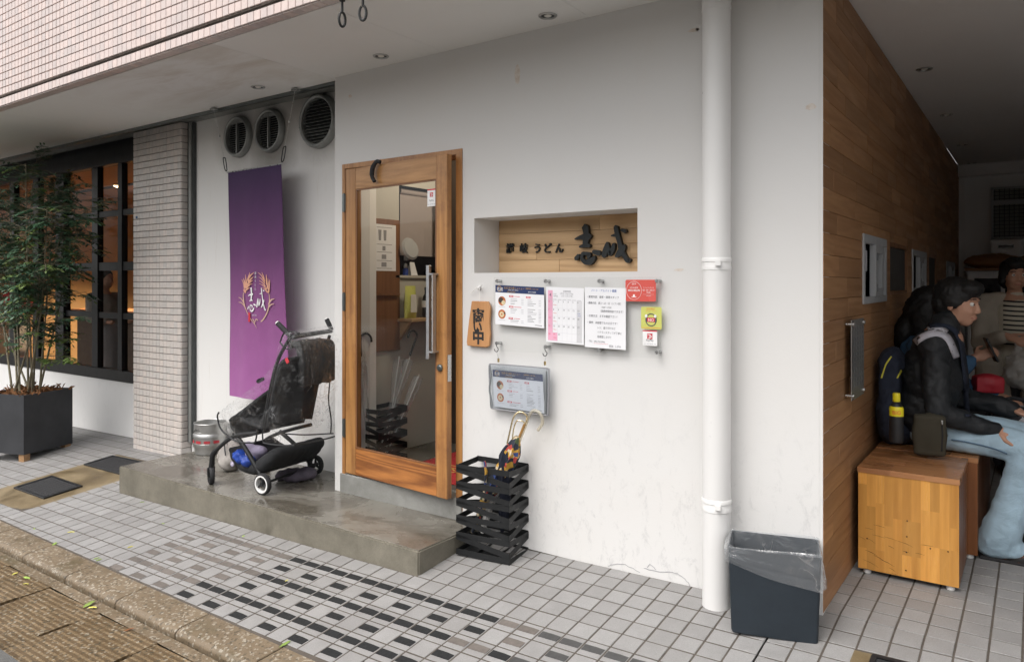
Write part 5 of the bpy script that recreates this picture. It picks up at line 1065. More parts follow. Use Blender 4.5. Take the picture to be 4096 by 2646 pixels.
mb = MB(); rings = [bring(.985, .0), bring(1.0, .01), bring(1.07, bh), bring(1.075, bh+.004), bring(1.045, bh+.004), bring(1.035, bh-.01), bring(.975, .012)]
n_ = len(rings[0])
for r_ in rings: mb.v += r_
for i in range(len(rings)-1):
    for j in range(n_): mb.f.append((i*n_+j, i*n_+(j+1) % n_, (i+1)*n_+(j+1) % n_, (i+1)*n_+j)); mb.m.append(0)
mb.f.append(tuple(reversed(range(n_)))); mb.m.append(0); mb.f.append(tuple((len(rings)-1)*n_+j for j in range(n_))); mb.m.append(0)
mb.build('body', 'bin_blue', tb, smooth=40)
rl = random.Random(3)
from mathutils.noise import noise as mnz
def per(u, k):                      # point on the rim outline
    P = bring(k, 0, .014, 4); m_ = len(P); f_ = (u % 1)*m_; i = int(f_); return P[i % m_].lerp(P[(i+1) % m_], f_-i)
def liner(u, v):
    uu = 6.2832*u; wob = math.sin(uu*9+3*v*5)*.004+math.sin(uu*23+v*9)*.003+math.sin(uu*5)*.006+.006*mnz(Vector((math.cos(uu)*3, math.sin(uu)*3, v*7)))
    if v < .34:
        s = v/.34; p = per(u, 1.02-.08*(1-s)); z = bh-.19*(1-s)-.0+.01*math.sin(uu*7)*(1-s)
        c_ = Vector((bctr.x, bctr.y, 0)); p = p.lerp(Vector((c_.x, c_.y, p.z)), .1*(1-s)+abs(wob)*3*(1-s)*s*2)
        return Vector((p.x, p.y, bz+z))
    if v < .45:
        s = (v-.34)/.11; p = per(u, 1.02+.075*s); return Vector((p.x, p.y, bz+bh+.012*math.sin(math.pi*s)+.004*math.sin(uu*11)))
    s = (v-.45)/.55; p = per(u, 1.095+.05*math.sin(s*2.2)+wob*3.5*s+.03*(1-2*abs(mnz(Vector((math.cos(uu)*2, math.sin(uu)*2, s*5)))))*s)
    sx_ = ((p-Vector((bctr.x, bctr.y, p.z))).to_2d().dot(ex))/(bw/2); drop = .085+.042*sx_+.02*math.sin(uu*3+1)+.006*math.sin(uu*17)
    return Vector((p.x, p.y, bz+bh+.004-drop*s))
mb = MB(); mb.grid(liner, 220, 44, cu=True); mb.build('liner', 'liner_plastic', tb, smooth=80)
# ================================================================ beer keg
kx, ky = -5.35, .145; kg = thing('beer_keg', 'small stainless steel beer keg beside the tiled pillar', 'keg', (kx, ky, .069))
mb = MB(); mb.lathe([(.105, 0), (.115, .004), (.118, .03), (.12, .05), (.128, .06), (.128, .085), (.124, .088), (.124, .13), (.128, .133), (.128, .155), (.12, .165), (.112, .175), (.0, .19)], (kx, ky, .069), 40); mb.build('shell', 'brushed_steel', kg, smooth=True)
mb = MB()
def chime(u, v):
    a = 6.2832*u; z = .165+.075*v; r = .121+.005*math.sin(math.pi*v); return (kx+r*math.cos(a), ky+r*math.sin(a), .069+z)
for i in range(48):
    a = i/48; ang = (a*360) % 180
    cut = .028*math.sqrt(max(0, 1-((ang-90)/22)**2)) if abs(ang-90) < 22 else 0
    a2 = (i+1)/48; ang2 = (a2*360) % 180; cut2 = .028*math.sqrt(max(0, 1-((ang2-90)/22)**2)) if abs(ang2-90) < 22 else 0
    mb.add([Vector(chime(a, 0)), Vector(chime(a2, 0)), Vector(chime(a2, 0))+UZ*.01, Vector(chime(a, 0))+UZ*.01, Vector(chime(a, 0))+UZ*(.012+cut), Vector(chime(a2, 0))+UZ*(.012+cut2), Vector(chime(a2, 1)), Vector(chime(a, 1))], [(0, 1, 2, 3), (4, 5, 6, 7)])
mb.tube([chime(i/40, 1) for i in range(40)], .004, 6, closed=True); mb.build('collar', 'brushed_steel', kg, smooth=True)
mb = MB(); mb.lathe([(.025, .18), (.025, .2), (.018, .205), (.018, .215), (0, .215)], (kx, ky, .069), 16); mb.build('spear_valve', 'dark_steel', kg, smooth=True)
mb = MB()
for a0 in (-150, -118, -86, -54, -22):
    for k_ in range(5): a = R(a0+k_*4.2); a2 = R(a0+k_*4.2+3.2); mb.add([(kx+.1287*math.cos(a), ky+.1287*math.sin(a), .069+.093), (kx+.1287*math.cos(a2), ky+.1287*math.sin(a2), .069+.093), (kx+.1287*math.cos(a2), ky+.1287*math.sin(a2), .069+.114), (kx+.1287*math.cos(a), ky+.1287*math.sin(a), .069+.114)], [(0, 1, 2, 3)])
mb.build('red_print', 'print_red', kg, kind='stuff')
# ================================================================ cafe next door: window and room
cw_ = MB(); WY = .44
XR = -6.55; cols = [(-6.99, -7.03), (-7.25, -7.33), (-7.73, -7.85), (-8.44, -8.63), (-9.08, -9.22), (-9.72, -9.84), (-10.4, -10.6), (-11.2, -11.32), (-12.0, -12.1)]
rows = [(.455, .56), (1.06, 1.12), (1.535, 1.62), (2.07, 2.13), (2.58, 2.8)]
cw_.box((-13, WY-.05, rows[0][0]), (XR, WY+.03, rows[0][1])); cw_.box((-13, WY-.05, rows[-1][0]), (XR, WY+.03, rows[-1][1])); cwin = cw_.build('window', 'black_frame', B)
for a, b_ in rows[1:-1]: mb = MB(); mb.box((-13, WY-.025, a), (XR, WY+.02, b_)); mb.build('glazing_bar', 'black_frame', cwin, bevel=.003)
for i, (a, b_) in enumerate(cols): mb = MB(); k = .05 if i == 3 else .035; mb.box((a, WY-k, rows[0][1]), (b_, WY+.025, rows[-1][0])); mb.build('mullion', 'black_frame', cwin, bevel=.003)
ed = [XR]+[x for c in cols for x in c]+[-13]
for i in range(0, len(ed)-1, 2):
    for j in range(len(rows)-1): mb = MB(); mb.box((ed[i], WY-.003, rows[j][1]), (ed[i+1], WY, rows[j+1][0])); mb.build('pane', 'cafe_glass', cwin)
mb = MB(); mb.box((-13, 4.2, -.1), (-6.3, 4.3, 3.05)); mb.box((-6.4, .5, -.1), (-6.3, 4.3, 3.05)); mb.box((-13, .5, -.1), (-12.9, 4.3, 3.05)); mb.build('cafe_wall', 'cafe_wall', B)
mb = MB(); mb.box((-13, .5, 2.86), (-6.3, 4.3, 2.9)); mb.build('cafe_ceiling', 'cafe_ceiling', B)
mb = MB(); mb.box((-13, .5, -.15), (-6.3, 4.3, -.05)); mb.build('cafe_floor', 'cafe_dark', B)
cc = thing('cafe_counter', 'dark wooden counter inside the cafe window', 'counter', (-9.2, 2.2, 0))
mb = MB(); mb.box((-11.5, 1.9, -.05), (-7.9, 2.4, .98)); mb.build('body', 'cafe_dark', cc); mb = MB(); mb.box((-11.6, 1.85, .98), (-7.8, 2.45, 1.03)); mb.build('top', 'cafe_wood', cc)
cs_ = thing('cafe_shelf', 'lit orange wooden shelf of crockery on the cafe back wall', 'shelf', (-10.5, 4.0, 1.2))
for z in (1.25, 1.65, 2.05): mb = MB(); mb.box((-12.5, 3.85, z), (-8.5, 4.15, z+.03)); mb.build('board', 'cafe_wood', cs_)
rc = random.Random(8); mbs = []
for z in (1.28, 1.68):
    for i in range(18): x = -12.4+.21*i; mb = MB(); r_ = rc.uniform(.03, .06); h_ = rc.uniform(.06, .2); mb.lathe([(r_*.7, 0), (r_, h_*.5), (r_*.8, h_)], (x, 4.0, z), 10); mb.build('jar', rc.choice(('cafe_dark', 'paper_warm', 'cafe_wood')), cs_, smooth=True)
mb = MB(); mb.box((-12.9, 3.9, .9), (-6.45, 4.19, 1.5)); 
cp = thing('wall_panel', 'dark patterned panel along the cafe back wall', 'panel', (-7.5, 4.15, 1.0)); mb = MB(); mb.box((-8.4, 4.14, .2), (-6.42, 4.19, 1.72)); mb.build('panel', 'cafe_dark', cp)
def spot(x, y, z, lb, on=True, e=26):
    t = thing('track_light', lb, 'lamp', (x, y, z), 'track lights in the cafe'); mb = MB(); mb.lathe([(.03, .2), (.07, .18), (.085, .02), (.085, 0)], (x, y, z), 16, cap=False); mb.build('lamp_shade', 'black_metal', t, smooth=True)
    mb = MB(); mb.ball((x, y, z+.012), (.07, .07, .03), 14, 8); mb.build('bulb', 'lamp_glow', t, smooth=True)
    mb = MB(); mb.tube([(x, y, z+.15), (x, y, 2.86)], .01, 6); mb.build('stem', 'black_metal', t)
    l = bpy.data.lights.new('spot_light', 'SPOT'); l.energy = e; l.color = (1, .7, .38); l.spot_size = R(110); l.spot_blend = .6; l.shadow_soft_size = .04; o = bpy.data.objects.new('spot_light', l); COL.objects.link(o); o.parent = t; o.location = (0, 0, -.03)
def cv(u4, v4, Y): return Y4(u4, v4, Y)
p = cv(475, 745, 2.3); spot(p.x, p.y, p.z, 'lit black track light hanging nearest the cafe window', e=450)
p = cv(463, 905, 3.2); spot(p.x, p.y, p.z, 'lit track light deeper in the cafe above the yellow wall', e=900)
p = cv(312, 908, 3.0); spot(p.x, p.y, p.z, 'lit track light in the cafe above the counter', e=700)
p = cv(110, 900, 3.0); spot(p.x, p.y, p.z, 'lit track light in the cafe behind the tree', e=700)
mb = MB(); mb.box((-12.5, 2.28, 2.83), (-7, 2.32, 2.86)); mb.build('light_track', 'black_metal', B)
# ================================================================ planter and tree
pn = Vector((-7.235, -.453, 0)); e1 = Vector((-.158, .465, 0)).normalized(); e2 = Vector((-e1.y, e1.x, 0)); S_ = .5
pz = fz(-7.3, -.3)+.05; PHt = .52
pt = thing('planter', 'square dark grey planter standing on wooden blocks', 'planter', (pn+e1*S_/2+e2*S_/2)+Vector((0, 0, pz)))
def pq(a, b, z): return pn+e1*(S_*a)+e2*(S_*b)+Vector((0, 0, z))
pM = Matrix((e1, e2, UZ)).transposed(); ctr = pq(.5, .5, 0)
mb = MB(); w_ = .018
for (a0, a1, b0, b1) in ((0, 1, 0, w_/S_), (0, 1, 1-w_/S_, 1), (0, w_/S_, w_/S_, 1-w_/S_), (1-w_/S_, 1, w_/S_, 1-w_/S_)):
    mb.obox(pq((a0+a1)/2, (b0+b1)/2, pz+PHt/2), (S_*(a1-a0)/2, S_*(b1-b0)/2, PHt/2), pM)
mb.obox(pq(.5, .5, pz+.02), (S_*.46, S_*.46, .015), pM); mb.build('box', 'planter_grey', pt, bevel=.004)
mb = MB(); mb.grid(lambda u, v: pq(.04+.92*u, .04+.92*v, pz+PHt-.035+.02*math.sin(7*u)*math.cos(6*v)), 14, 14); mb.build('soil', 'soil', pt, smooth=True)
for a, b in ((.08, .08), (.92, .08), (.08, .92), (.92, .92)): p_ = pq(a, b, 0); mb = MB(); mb.obox(p_+UZ*(pz-.035), (.03, .03, .034), pM); mb.build('foot_block', 'block_wood', pt)
tr = thing('potted_tree', 'tall multi stemmed evergreen with small paired leaflets growing in the grey planter', 'tree', ctr+UZ*(pz+PHt-.03))
rt = random.Random(21); stems = []; mb = MB()
targets = [(40, 560), (75, 430), (20, 470), (110, 480), (95, 620), (150, 520), (-30, 420), (60, 380), (180, 450), (-60, 600), (130, 400)]
for i, (tx, ty) in enumerate(targets):
    b0 = pq(rt.uniform(.3, .7), rt.uniform(.3, .7), pz+PHt-.06); yy = rt.uniform(-.45, .05); tp = Yp(tx, ty, yy)
    mid = b0.lerp(tp, .5)+Vector((rt.uniform(-.05, .05), rt.uniform(-.05, .05), .05)); P = smooth_path([b0, mid, tp], 8); stems.append(P)
    mb.tube(P, [.0105-.0075*k/(len(P)-1) for k in range(len(P))], 7)
mb.build('trunk', 'stem_bark', tr, smooth=True)
lf = MB(); lg = MB(); tw = MB()
def leaflet(M_, p, d, side, L):
    n = Vector((rt.uniform(-.3, .3), rt.uniform(-.3, .3), 1)).normalized(); w = d.cross(n).normalized(); h = n*.12*L
    a = p; b = p+d*L*.45+w*L*.2-h*.2; c = p+d*L-h; e = p+d*L*.45-w*L*.2-h*.2; m_ = p+d*L*.5-h*.5
    M_.add([a, b, c, e, m_+n*.05*L], [(0, 1, 4), (1, 2, 4), (2, 3, 4), (3, 0, 4)])
def sprig(p, d, M_, L=.17, nl=6):
    d = d.normalized(); sag = Vector((0, 0, -.35)); Q = [p+d*(L*t)+sag*(L*t*t*.6) for t in (0, .33, .66, 1)]; tw.tube(Q, [.0018, .0015, .0012, .0008], 3, cap=False)
    for k in range(nl):
        t = .18+.8*k/nl; q = p+d*(L*t)+sag*(L*t*t*.6); tg_ = (d+sag*(1.2*t)).normalized(); sd = tg_.cross(UZ); sd = sd.normalized() if sd.length > .05 else Vector((1, 0, 0))
        for s in (-1, 1): leaflet(M_, q, (sd*s+tg_*.45+Vector((0, 0, rt.uniform(-.35, .1)))).normalized(), s, rt.uniform(.05, .074)*(1-.25*abs(t-.5)))
    leaflet(M_, Q[-1], (d+sag).normalized(), 0, .05)
for i, P in enumerate(stems):
    n = 31
    for k in range(n):
        t = .42+.58*(k/n)**.8 if k % 4 else rt.uniform(.3, .9); idx = min(int(t*(len(P)-1)), len(P)-2); q = P[idx].lerp(P[idx+1], t*(len(P)-1)-idx)
        a = rt.uniform(0, 6.283); d = Vector((math.cos(a), math.sin(a), rt.uniform(-.1, .7)))
        br = rt.uniform(.05, .26)*(1.15-t*.4); q2 = q+d*br; tw.tube([q, q.lerp(q2, .5)+UZ*.01, q2], [.003, .0025, .002], 4, cap=False)
        for _ in range(3): sprig(q2.lerp(q, rt.uniform(0, .5)), Vector((d.x+rt.uniform(-.8, .8), d.y+rt.uniform(-.8, .8), rt.uniform(-.4, .5))), lf if rt.random() < .8 else lg, rt.uniform(.12, .2), rt.randint(4, 6))
# named side branches that show against the window and the pale wall
for (x0, y0, x1, y1) in ((110, 560, 240, 470), (120, 520, 205, 505), (95, 480, 190, 425), (70, 760, 190, 738), (70, 800, 150, 790), (60, 840, 160, 830), (85, 650, 140, 610), (60, 420, 105, 355)):
    a = Yp(x0, y0, -.25); b = Yp(x1, y1, -.2); tw.tube([a, a.lerp(b, .5)+UZ*.03, b], [.004, .003, .002], 4, cap=False)
    for k in range(12): q = a.lerp(b, .25+.75*k/11); sprig(q, (b-a).normalized()*.8+Vector((rt.uniform(-.7, .7), rt.uniform(-.7, .7), rt.uniform(-.3, .4))), lg if y0 > 780 else lf, rt.uniform(.1, .16), 5)
lf.build('crown', 'leaf_green', tr, fixn=False); lg.build('young_leaves', 'leaf_light', tr, fixn=False, kind='stuff'); tw.build('twigs', 'stem_bark', tr, fixn=False)
gr = MB()
for _ in range(260):
    p_ = pq(rt.uniform(.03, .97), rt.uniform(.03, .97), pz+PHt-.03); d = Vector((rt.uniform(-1, 1), rt.uniform(-1, 1), rt.uniform(.3, 1.3))).normalized()*rt.uniform(.04, .13); w = d.cross(UZ).normalized()*.002
    gr.add([p_-w, p_+w, p_+d*.6+w*.6+UZ*.01, p_+d+Vector((0, 0, -.02))], [(0, 1, 2), (0, 2, 3)])
gro = gr.build('dry_grass', 'dry_grass', pt, fixn=False, kind='stuff')
# fallen leaves on the ground
def fallen(n, u, v, mat, s, label):
    s *= 1.45
    p_ = Fp(u, v)
    if p_.y < kerbY(p_.x)-.17: p_.z = gz(p_.x, p_.y)+.004
    a = rt.uniform(0, 6.28); d = Vector((math.cos(a), math.sin(a), 0)); w = Vector((-d.y, d.x, 0)); mb = MB(); k = rt.uniform(.3, .45)
    up = UZ*s*.12; mb.add([p_-d*s, p_-d*s*.2+w*s*k+up*.6, p_+d*s*.6+w*s*k*.7+up, p_+d*s+up*.3, p_+d*s*.5-w*s*k*.6+up*1.3, p_-d*s*.3-w*s*k*.9+up*.5, p_+UZ*.002], [(0, 1, 6), (1, 2, 6), (2, 3, 6), (3, 4, 6), (4, 5, 6), (5, 0, 6)])
    o = mb.build('fallen_leaf', mat, loc=p_+UZ*.003); o.location = p_+UZ*.003; tag(o, label, 'leaf', 'fallen leaves'); return o
for u, v, m_, s, lb in ((305, 1272, 'leaf_yellow', .02, 'yellow fallen leaf lying alone on the grey tiles'), (165, 1238, 'leaf_yellow', .02, 'pale fallen leaf on the kerb edge beside the tiles'), (665, 1498, 'leaf_fresh', .024, 'yellow green fallen leaf at the kerb by the black strips'), (208, 1400, 'leaf_fresh', .03, 'large green fallen leaf on the gutter joint'), (215, 1408, 'leaf_yellow', .018, 'cream fallen leaf beside the large green one'), (128, 1265, 'leaf_fresh', .02, 'green fallen leaf on the brown kerb stone'), (232, 1302, 'leaf_fresh', .02, 'green fallen leaves at the tile edge'), (225, 1299, 'leaf_fresh', .015, 'green fallen leaves at the tile edge'), (62, 1340, 'leaf_fresh', .02, 'fallen leaf on the ribbed gutter cover'), (35, 1330, 'leaf_yellow', .015, 'fallen leaf on the ribbed gutter cover'), (60, 1355, 'leaf_yellow', .014, 'fallen leaf on the ribbed gutter cover'), (300, 1460, 'leaf_brown', .018, 'brown fallen leaf on the gutter cover'), (380, 1218, 'leaf_fresh', .012, 'tiny green leaf near the concrete step'), (567, 1247, 'leaf_fresh', .012, 'tiny green leaf among the worn strips'), (668, 1350, 'leaf_yellow', .012, 'tiny yellow leaf on a black strip'), (332, 1168, 'leaf_fresh', .014, 'small green leaf at the corner of the step'), (80, 1230, 'leaf_fresh', .013, 'small green leaf on the tiles above the kerb'), (560, 1487, 'leaf_yellow', .014, 'small yellow leaf where kerb meets tiles')): fallen(0, u, v, m_, s, lb)
# ================================================================ umbrella stands
def stand(name, o, w, d, h, n, label, M_=None, group=None):
    M_ = M_ or Matrix.Identity(3); o = Vector(o); t = thing(name, label, 'umbrella stand', o, group)
    C = [Vector((-w/2, -d/2, 0)), Vector((w/2, -d/2, 0)), Vector((w/2, d/2, 0)), Vector((-w/2, d/2, 0))]; bh_ = .03; H = (h-.03)/n
    def band(i, j, z0, z1, hh=bh_):
        a, b = C[i], C[j]; dn = (b-a).cross(UZ).normalized()*.0012; mb = MB()
        P = [a+UZ*z0, b+UZ*z1, b+UZ*(z1+hh), a+UZ*(z0+hh)]; mb.add([o+M_ @ (p-dn) for p in P]+[o+M_ @ (p+dn) for p in P], [(0, 1, 2, 3), (7, 6, 5, 4), (0, 4, 5, 1), (1, 5, 6, 2), (2, 6, 7, 3), (3, 7, 4, 0)]); mb.build('band', 'black_metal', t)
    for k in range(n+1):
        z = h-bh_-H*k
        for i in range(4):
            j = (i+1) % 4; band(i, j, z, z+(.004 if i % 2 == 0 else -.004))
            if k < n: band(i, j, *((z-bh_*.35, z-H+bh_*.95) if i % 2 == 0 else (z-H+bh_*.95, z-bh_*.35)))
    mb = MB(); mb.obox(o+M_ @ Vector((0, 0, .004)), (w/2-.004, d/2-.004, .002), M_); mb.build('base', 'black_metal', t); 
    for sx_ in (-1, 1): mb = MB(); mb.obox(o+M_ @ Vector((sx_*w*.18, 0, .012)), (.004, d/2-.002, .006), M_); mb.build('base_bar', 'black_metal', t)
    return t
so = Vector((-2.352, -.115, fz(-2.35, -.12)-.004)); stand('umbrella_stand', so, .325, .205, .475, 5, 'black metal ribbon umbrella stand outside against the white wall', rotz(R(5)))
def u4p(x, y, Y=-.11): return Y4(1750+x*.4869, 1550+y*.4869, Y)
def umbrella(name, label, spine, radii, cmat, handle, hr, hmat, loc, extra=None):
    t = thing(name, label, 'umbrella', loc); mb = MB()
    P = smooth_path(spine, 6); n = 14; rs = []
    for i in range(len(P)):
        f = i/(len(P)-1)*(len(radii)-1); k = min(int(f), len(radii)-2); rs.append(radii[k]+(radii[k+1]-radii[k])*(f-k))
    base = len(mb.v); mb.tube(P, rs, n, True)
    for i in range(len(P)):
        for j in range(n):
            v = mb.v[base+i*n+j]; c = P[i]; mb.v[base+i*n+j] = c+(v-c)*(1+.22*math.sin(j*6.283/n*7+i*.35))
    mb.build('canopy', cmat, t, smooth=70)
    if handle: mb = MB(); mb.tube(smooth_path(handle, 7), hr, 10); mb.build('handle', hmat, t, smooth=True)
    if extra: extra(t)
    return t
def ex1(t):
    mb = MB(); mb.tube([u4p(716, 300, -.1), u4p(673, 405, -.1)], .0075, 10); mb.build('grip', 'amber_handle', t, smooth=True)
    mb = MB(); mb.tube(smooth_path([u4p(615, 420, -.13), u4p(628, 330, -.13), u4p(655, 270, -.13), u4p(700, 275, -.12), u4p(722, 300, -.1)], 6), .0035, 8); mb.build('inner_loop', 'gold_metal', t, smooth=True)
umbrella('umbrella', 'folded floral umbrella with a gold loop handle in the outdoor stand', [u4p(655, 400), u4p(600, 560), u4p(520, 720), u4p(400, 900), u4p(350, 1020), u4p(285, 1190)], [.012, .04, .046, .034, .024, .014, .006], 'umbrella_floral', [u4p(572, 460, -.14), u4p(590, 380, -.14), u4p(622, 250, -.14), u4p(660, 203, -.13), u4p(705, 205, -.12), u4p(735, 240, -.11), u4p(725, 300, -.1)], .0045, 'gold_metal', so+Vector((0, 0, .02)), ex1)
umbrella('umbrella', 'folded navy umbrella in the outdoor stand behind the floral one', [u4p(572, 470, -.13), u4p(560, 560, -.13), u4p(545, 700, -.12), u4p(555, 900, -.1), u4p(545, 1060, -.09), u4p(530, 1180, -.08)], [.006, .03, .034, .03, .022, .008], 'umbrella_navy', None, 0, None, so+Vector((.03, .02, .02)))
umbrella('umbrella', 'folded white umbrella with a clear hooked handle in the outdoor stand', [u4p(640, 520, -.07), u4p(540, 700, -.07), u4p(470, 850, -.075), u4p(420, 1000, -.08), u4p(365, 1190, -.085)], [.008, .024, .026, .022, .02, .008], 'umbrella_white', [u4p(660, 470, -.075), u4p(720, 320, -.08), u4p(755, 225, -.08), u4p(795, 185, -.08), u4p(845, 215, -.08), u4p(862, 285, -.08), u4p(825, 350, -.08)], .0085, 'handle_clear', so+Vector((-.02, .03, .02)))
mb = MB(); mb.tube([u4p(388, 600, -.225), u4p(400, 690, -.225), u4p(392, 790, -.225)], [.009, .011, .009], 8, sx=.4); o_ = mb.build('umbrella_strap', 'umbrella_floral', loc=u4p(392, 790, -.225)); o_.location = u4p(392, 790, -.225); tag(o_, 'floral umbrella strap hanging over the front of the outdoor stand', 'strap')
si = Vector((-3.685, .4, .19)); stand('umbrella_stand', si, .19, .28, .37, 4, 'black ribbon umbrella stand behind the door glass')
def clear_umb(label, b, tpt, hk, mat='black_plastic'):
    b, tpt = Vector(b), Vector(tpt); d = (tpt-b).normalized()
    def ex(t):
        mb = MB(); mb.tube([b, tpt], .004, 6); mb.build('shaft', 'white_plastic', t)
    umbrella('umbrella', label, [tpt-d*.02, b.lerp(tpt, .75), b.lerp(tpt, .45), b+d*.03], [.035, .03, .022, .006], 'umbrella_clear', hk, .0075, mat, b, ex)
def dpx(x, y, X): return X4(1420+x*.4024, 1280+y*.4024, X)
clear_umb('clear plastic umbrella with a curved black handle in the stand behind the door glass', (-3.70, .36, .22), dpx(545, 370, -3.64), [dpx(545, 350, -3.62), dpx(595, 210, -3.62), dpx(615, 150, -3.62), dpx(585, 105, -3.62), dpx(545, 115, -3.62), dpx(525, 175, -3.62)])
clear_umb('clear plastic umbrella leaning at the door hinge side behind the glass', (-3.72, .30, .22), dpx(60, 380, -3.70), [dpx(60, 360, -3.7), dpx(55, 200, -3.7), dpx(75, 145, -3.7), dpx(115, 130, -3.7), dpx(155, 165, -3.7), dpx(165, 215, -3.7)])
clear_umb('handleless looking rolled clear umbrella leaning steeply in the stand behind the glass', (-3.66, .40, .22), dpx(640, 540, -3.6), None)
clear_umb('short rolled clear umbrella upright in the stand behind the glass', (-3.68, .42, .22), dpx(440, 360, -3.66), None)
# ================================================================ benches
def bench(name, x0, x1, y0, y1, z0, z1, label, detail):
    t = thing(name, label, 'bench', ((x0+x1)/2, (y0+y1)/2, z0-.02), 'box benches along the wooden wall'); rb = random.Random(int(y0*100))
    mb = MB(); mb.box((x0+.008, y0+.008, z0), (x1-.008, y1-.008, z1-.03)); mb.build('carcass', 'bench_dark', t)
    if detail:
        nst = 11; w = (x1-x0)/nst
        for i in range(nst):
            z = z0
            while z < z1-.026:
                zz = min(z+rb.choice((.1, .16, .22, .3)), z1-.0255); zz = z1-.0255 if z1-.0255-zz < .05 else zz
                mb = MB(); mb.box((x0+w*i, y0, z), (x0+w*(i+1), y0+.008, zz)); mb.build('stave', 'bench_pine', t, loc=(x0+w*(i+.5)-WL[t.name].x, y0-WL[t.name].y, z-WL[t.name].z)); z = zz
        mb = MB(); mb.box((x1-.008, y0+.0085, z0), (x1, y1, z1-.0255)); mb.build('side_panel', 'bench_dark', t)
    else: mb = MB(); mb.box((x0, y0, z0), (x1, y1, z1-.0255)); mb.build('side_panel', 'bench_dark', t)
    nw = 9 if detail else 7; ww = (x1-x0+.006)/nw; yy = [y0-.004]
    ny = 7 if detail else 8; hh = (y1-y0+.004)/ny
    for j in range(ny):
        x = x0-.003
        while x < x1:
            xx = min(x+rb.choice((.09, .14, .2, .25)), x1+.003); mb = MB(); mb.box((x, y0-.004+hh*j, z1-.025), (xx, y0-.004+hh*(j+1), z1)); mb.build('top_board', 'bench_top', t, loc=(x-WL[t.name].x, y0+hh*j-WL[t.name].y, z1-WL[t.name].z)); x = xx
    for x in (x0+.035, x1-.035):
        for y in (y0+.03, y1-.04): mb = MB(); mb.lathe([(.016, 0), (.018, .004), (.016, .02), (0, .022)], (x, y, .0415), 14); mb.build('caster', 'caster_white', t, smooth=True)
    return t
BX0, BX1, BY0, BY1, BZ1 = -.688, -.277, .563, 1.055, .545
b1 = bench('bench', BX0, BX1, BY0, BY1, .065, BZ1, 'scratched pine box bench on white casters beside the wooden wall', True)
b2 = bench('bench', -.688, -.235, 1.065, 2.3, .065, BZ1+.003, 'second box bench of darker wood that the seated people use', False)
mb = MB(); cr = lambda x, y: Y4(3200+x*.41948, 2000+y*.41948, BY0-.0006)
for x, y in ((1022, 195), (1018, 345), (1015, 493), (1010, 667), (640, 362), (1243, 458), (1412, 488)): c_ = cr(x, y); mb.face([c_+Vector((.0036*math.cos(6.283*i/12), 0, .0036*math.sin(6.283*i/12))) for i in range(12)])
mb.build('plug', 'scratch', b1, fixn=False, kind='stuff')
mb = MB(); rs_ = random.Random(4)
for (x, y, dx, dy) in ((690, 325, 120, 35), (640, 360, 80, 50), (700, 230, 110, 30), (620, 260, 80, 20), (800, 345, 130, 40), (930, 385, 150, 60), (620, 470, 120, 60), (700, 520, 120, 70), (840, 430, 60, 30), (560, 340, 70, 40), (1100, 500, 90, 22), (1150, 420, 120, 20), (850, 640, 60, 40), (870, 690, 70, 30), (600, 560, 150, 80), (980, 480, 60, 20), (760, 560, 140, 70), (580, 640, 120, 30)):
    a, b, c_ = cr(x, y), cr(x+dx*.5, y+dy*.4), cr(x+dx, y+dy); mb.tube([a, b, c_], [.0003, rs_.uniform(.0005, .001), .0002], 4)
mb.build('scratches', 'scratch', b1, fixn=False, kind='stuff')
# ================================================================ stroller under a rain cover
from mathutils import noise as mnoise
NRp = Vector((-4.009, -.341, 0)); sf = Vector((-.993, -.11, 0)).normalized(); sn = Vector((sf.y, -sf.x, 0)); sn = sn if sn.y > 0 else -sn    # sn: across, away from the street
def NS(cx, cy, lat=0.0):
    d = ray((700+cx*.552)/PV, (1200+cy*.552)/PV); p0 = NRp+sn*lat; t = (p0-CAMP).dot(sn)/d.dot(sn); return CAMP+d*t
ST = thing('stroller', 'black folding stroller under a clear rain cover on the concrete step', 'stroller', (-4.3, -.1, .069))
def wheel(c, r, axis, ring):
    Mx = Matrix((axis.cross(UZ).normalized(), UZ, axis)).transposed(); mb = MB()
    mb.lathe([(r*.8, -.014), (r*.93, -.015), (r, -.008), (r, .008), (r*.93, .015), (r*.8, .014)], c, 32, Mx, cap=False); mb.lathe([(r*.8, -.014), (r*.8, .014)], c, 32, Mx, cap=False); w = mb.build('wheel', 'black_rubber', ST, smooth=True)
    mb = MB(); mb.lathe([(r*.66, -.012), (r*.8, -.0135), (r*.82, -.0155), (r*.74, -.0165), (r*.66, -.015)], c, 32, Mx, cap=False); mb.lathe([(r*.66, .012), (r*.8, .0135), (r*.82, .0155), (r*.74, .0165), (r*.66, .015)], c, 32, Mx, cap=False); mb.lathe([(r*.67, -.013), (r*.67, .013)], c, 32, Mx, cap=False); mb.build('rim', 'white_plastic' if ring else 'black_plastic', w, smooth=True)
    mb = MB(); mb.lathe([(r*.2, -.016), (r*.2, .016)], c, 16, Mx)
    for k in range(3): a = R(90+120*k); e = Mx @ Vector((math.cos(a), math.sin(a), 0)); mb.tube([c+e*r*.1, c+e*r*.7], [r*.14, r*.1], 8, sx=1)
    mb.build('spokes', 'black_plastic', w, smooth=True); return w
wr = .068; zf0 = .0695
ax = -sn
cNR = Vector((NRp.x, NRp.y, zf0+wr)); cFR = Vector((-4.134, .185, zf0+wr)); cNF = Vector((-4.499, -.39, zf0+.06)); cFF = Vector((-4.63, .12, zf0+.06))
wheel(cNR, wr, ax, True); wheel(cFR, wr, ax, False); wheel(cNF, .06, (ax+sf*.55).normalized(), False); wheel(cFF, .06, ax, False)
def tubep(name, pts, r, mat='black_metal', parent=ST, n=10, sm=6): mb = MB(); mb.tube(smooth_path(pts, sm), r, n); return mb.build(name, mat, parent, smooth=True)
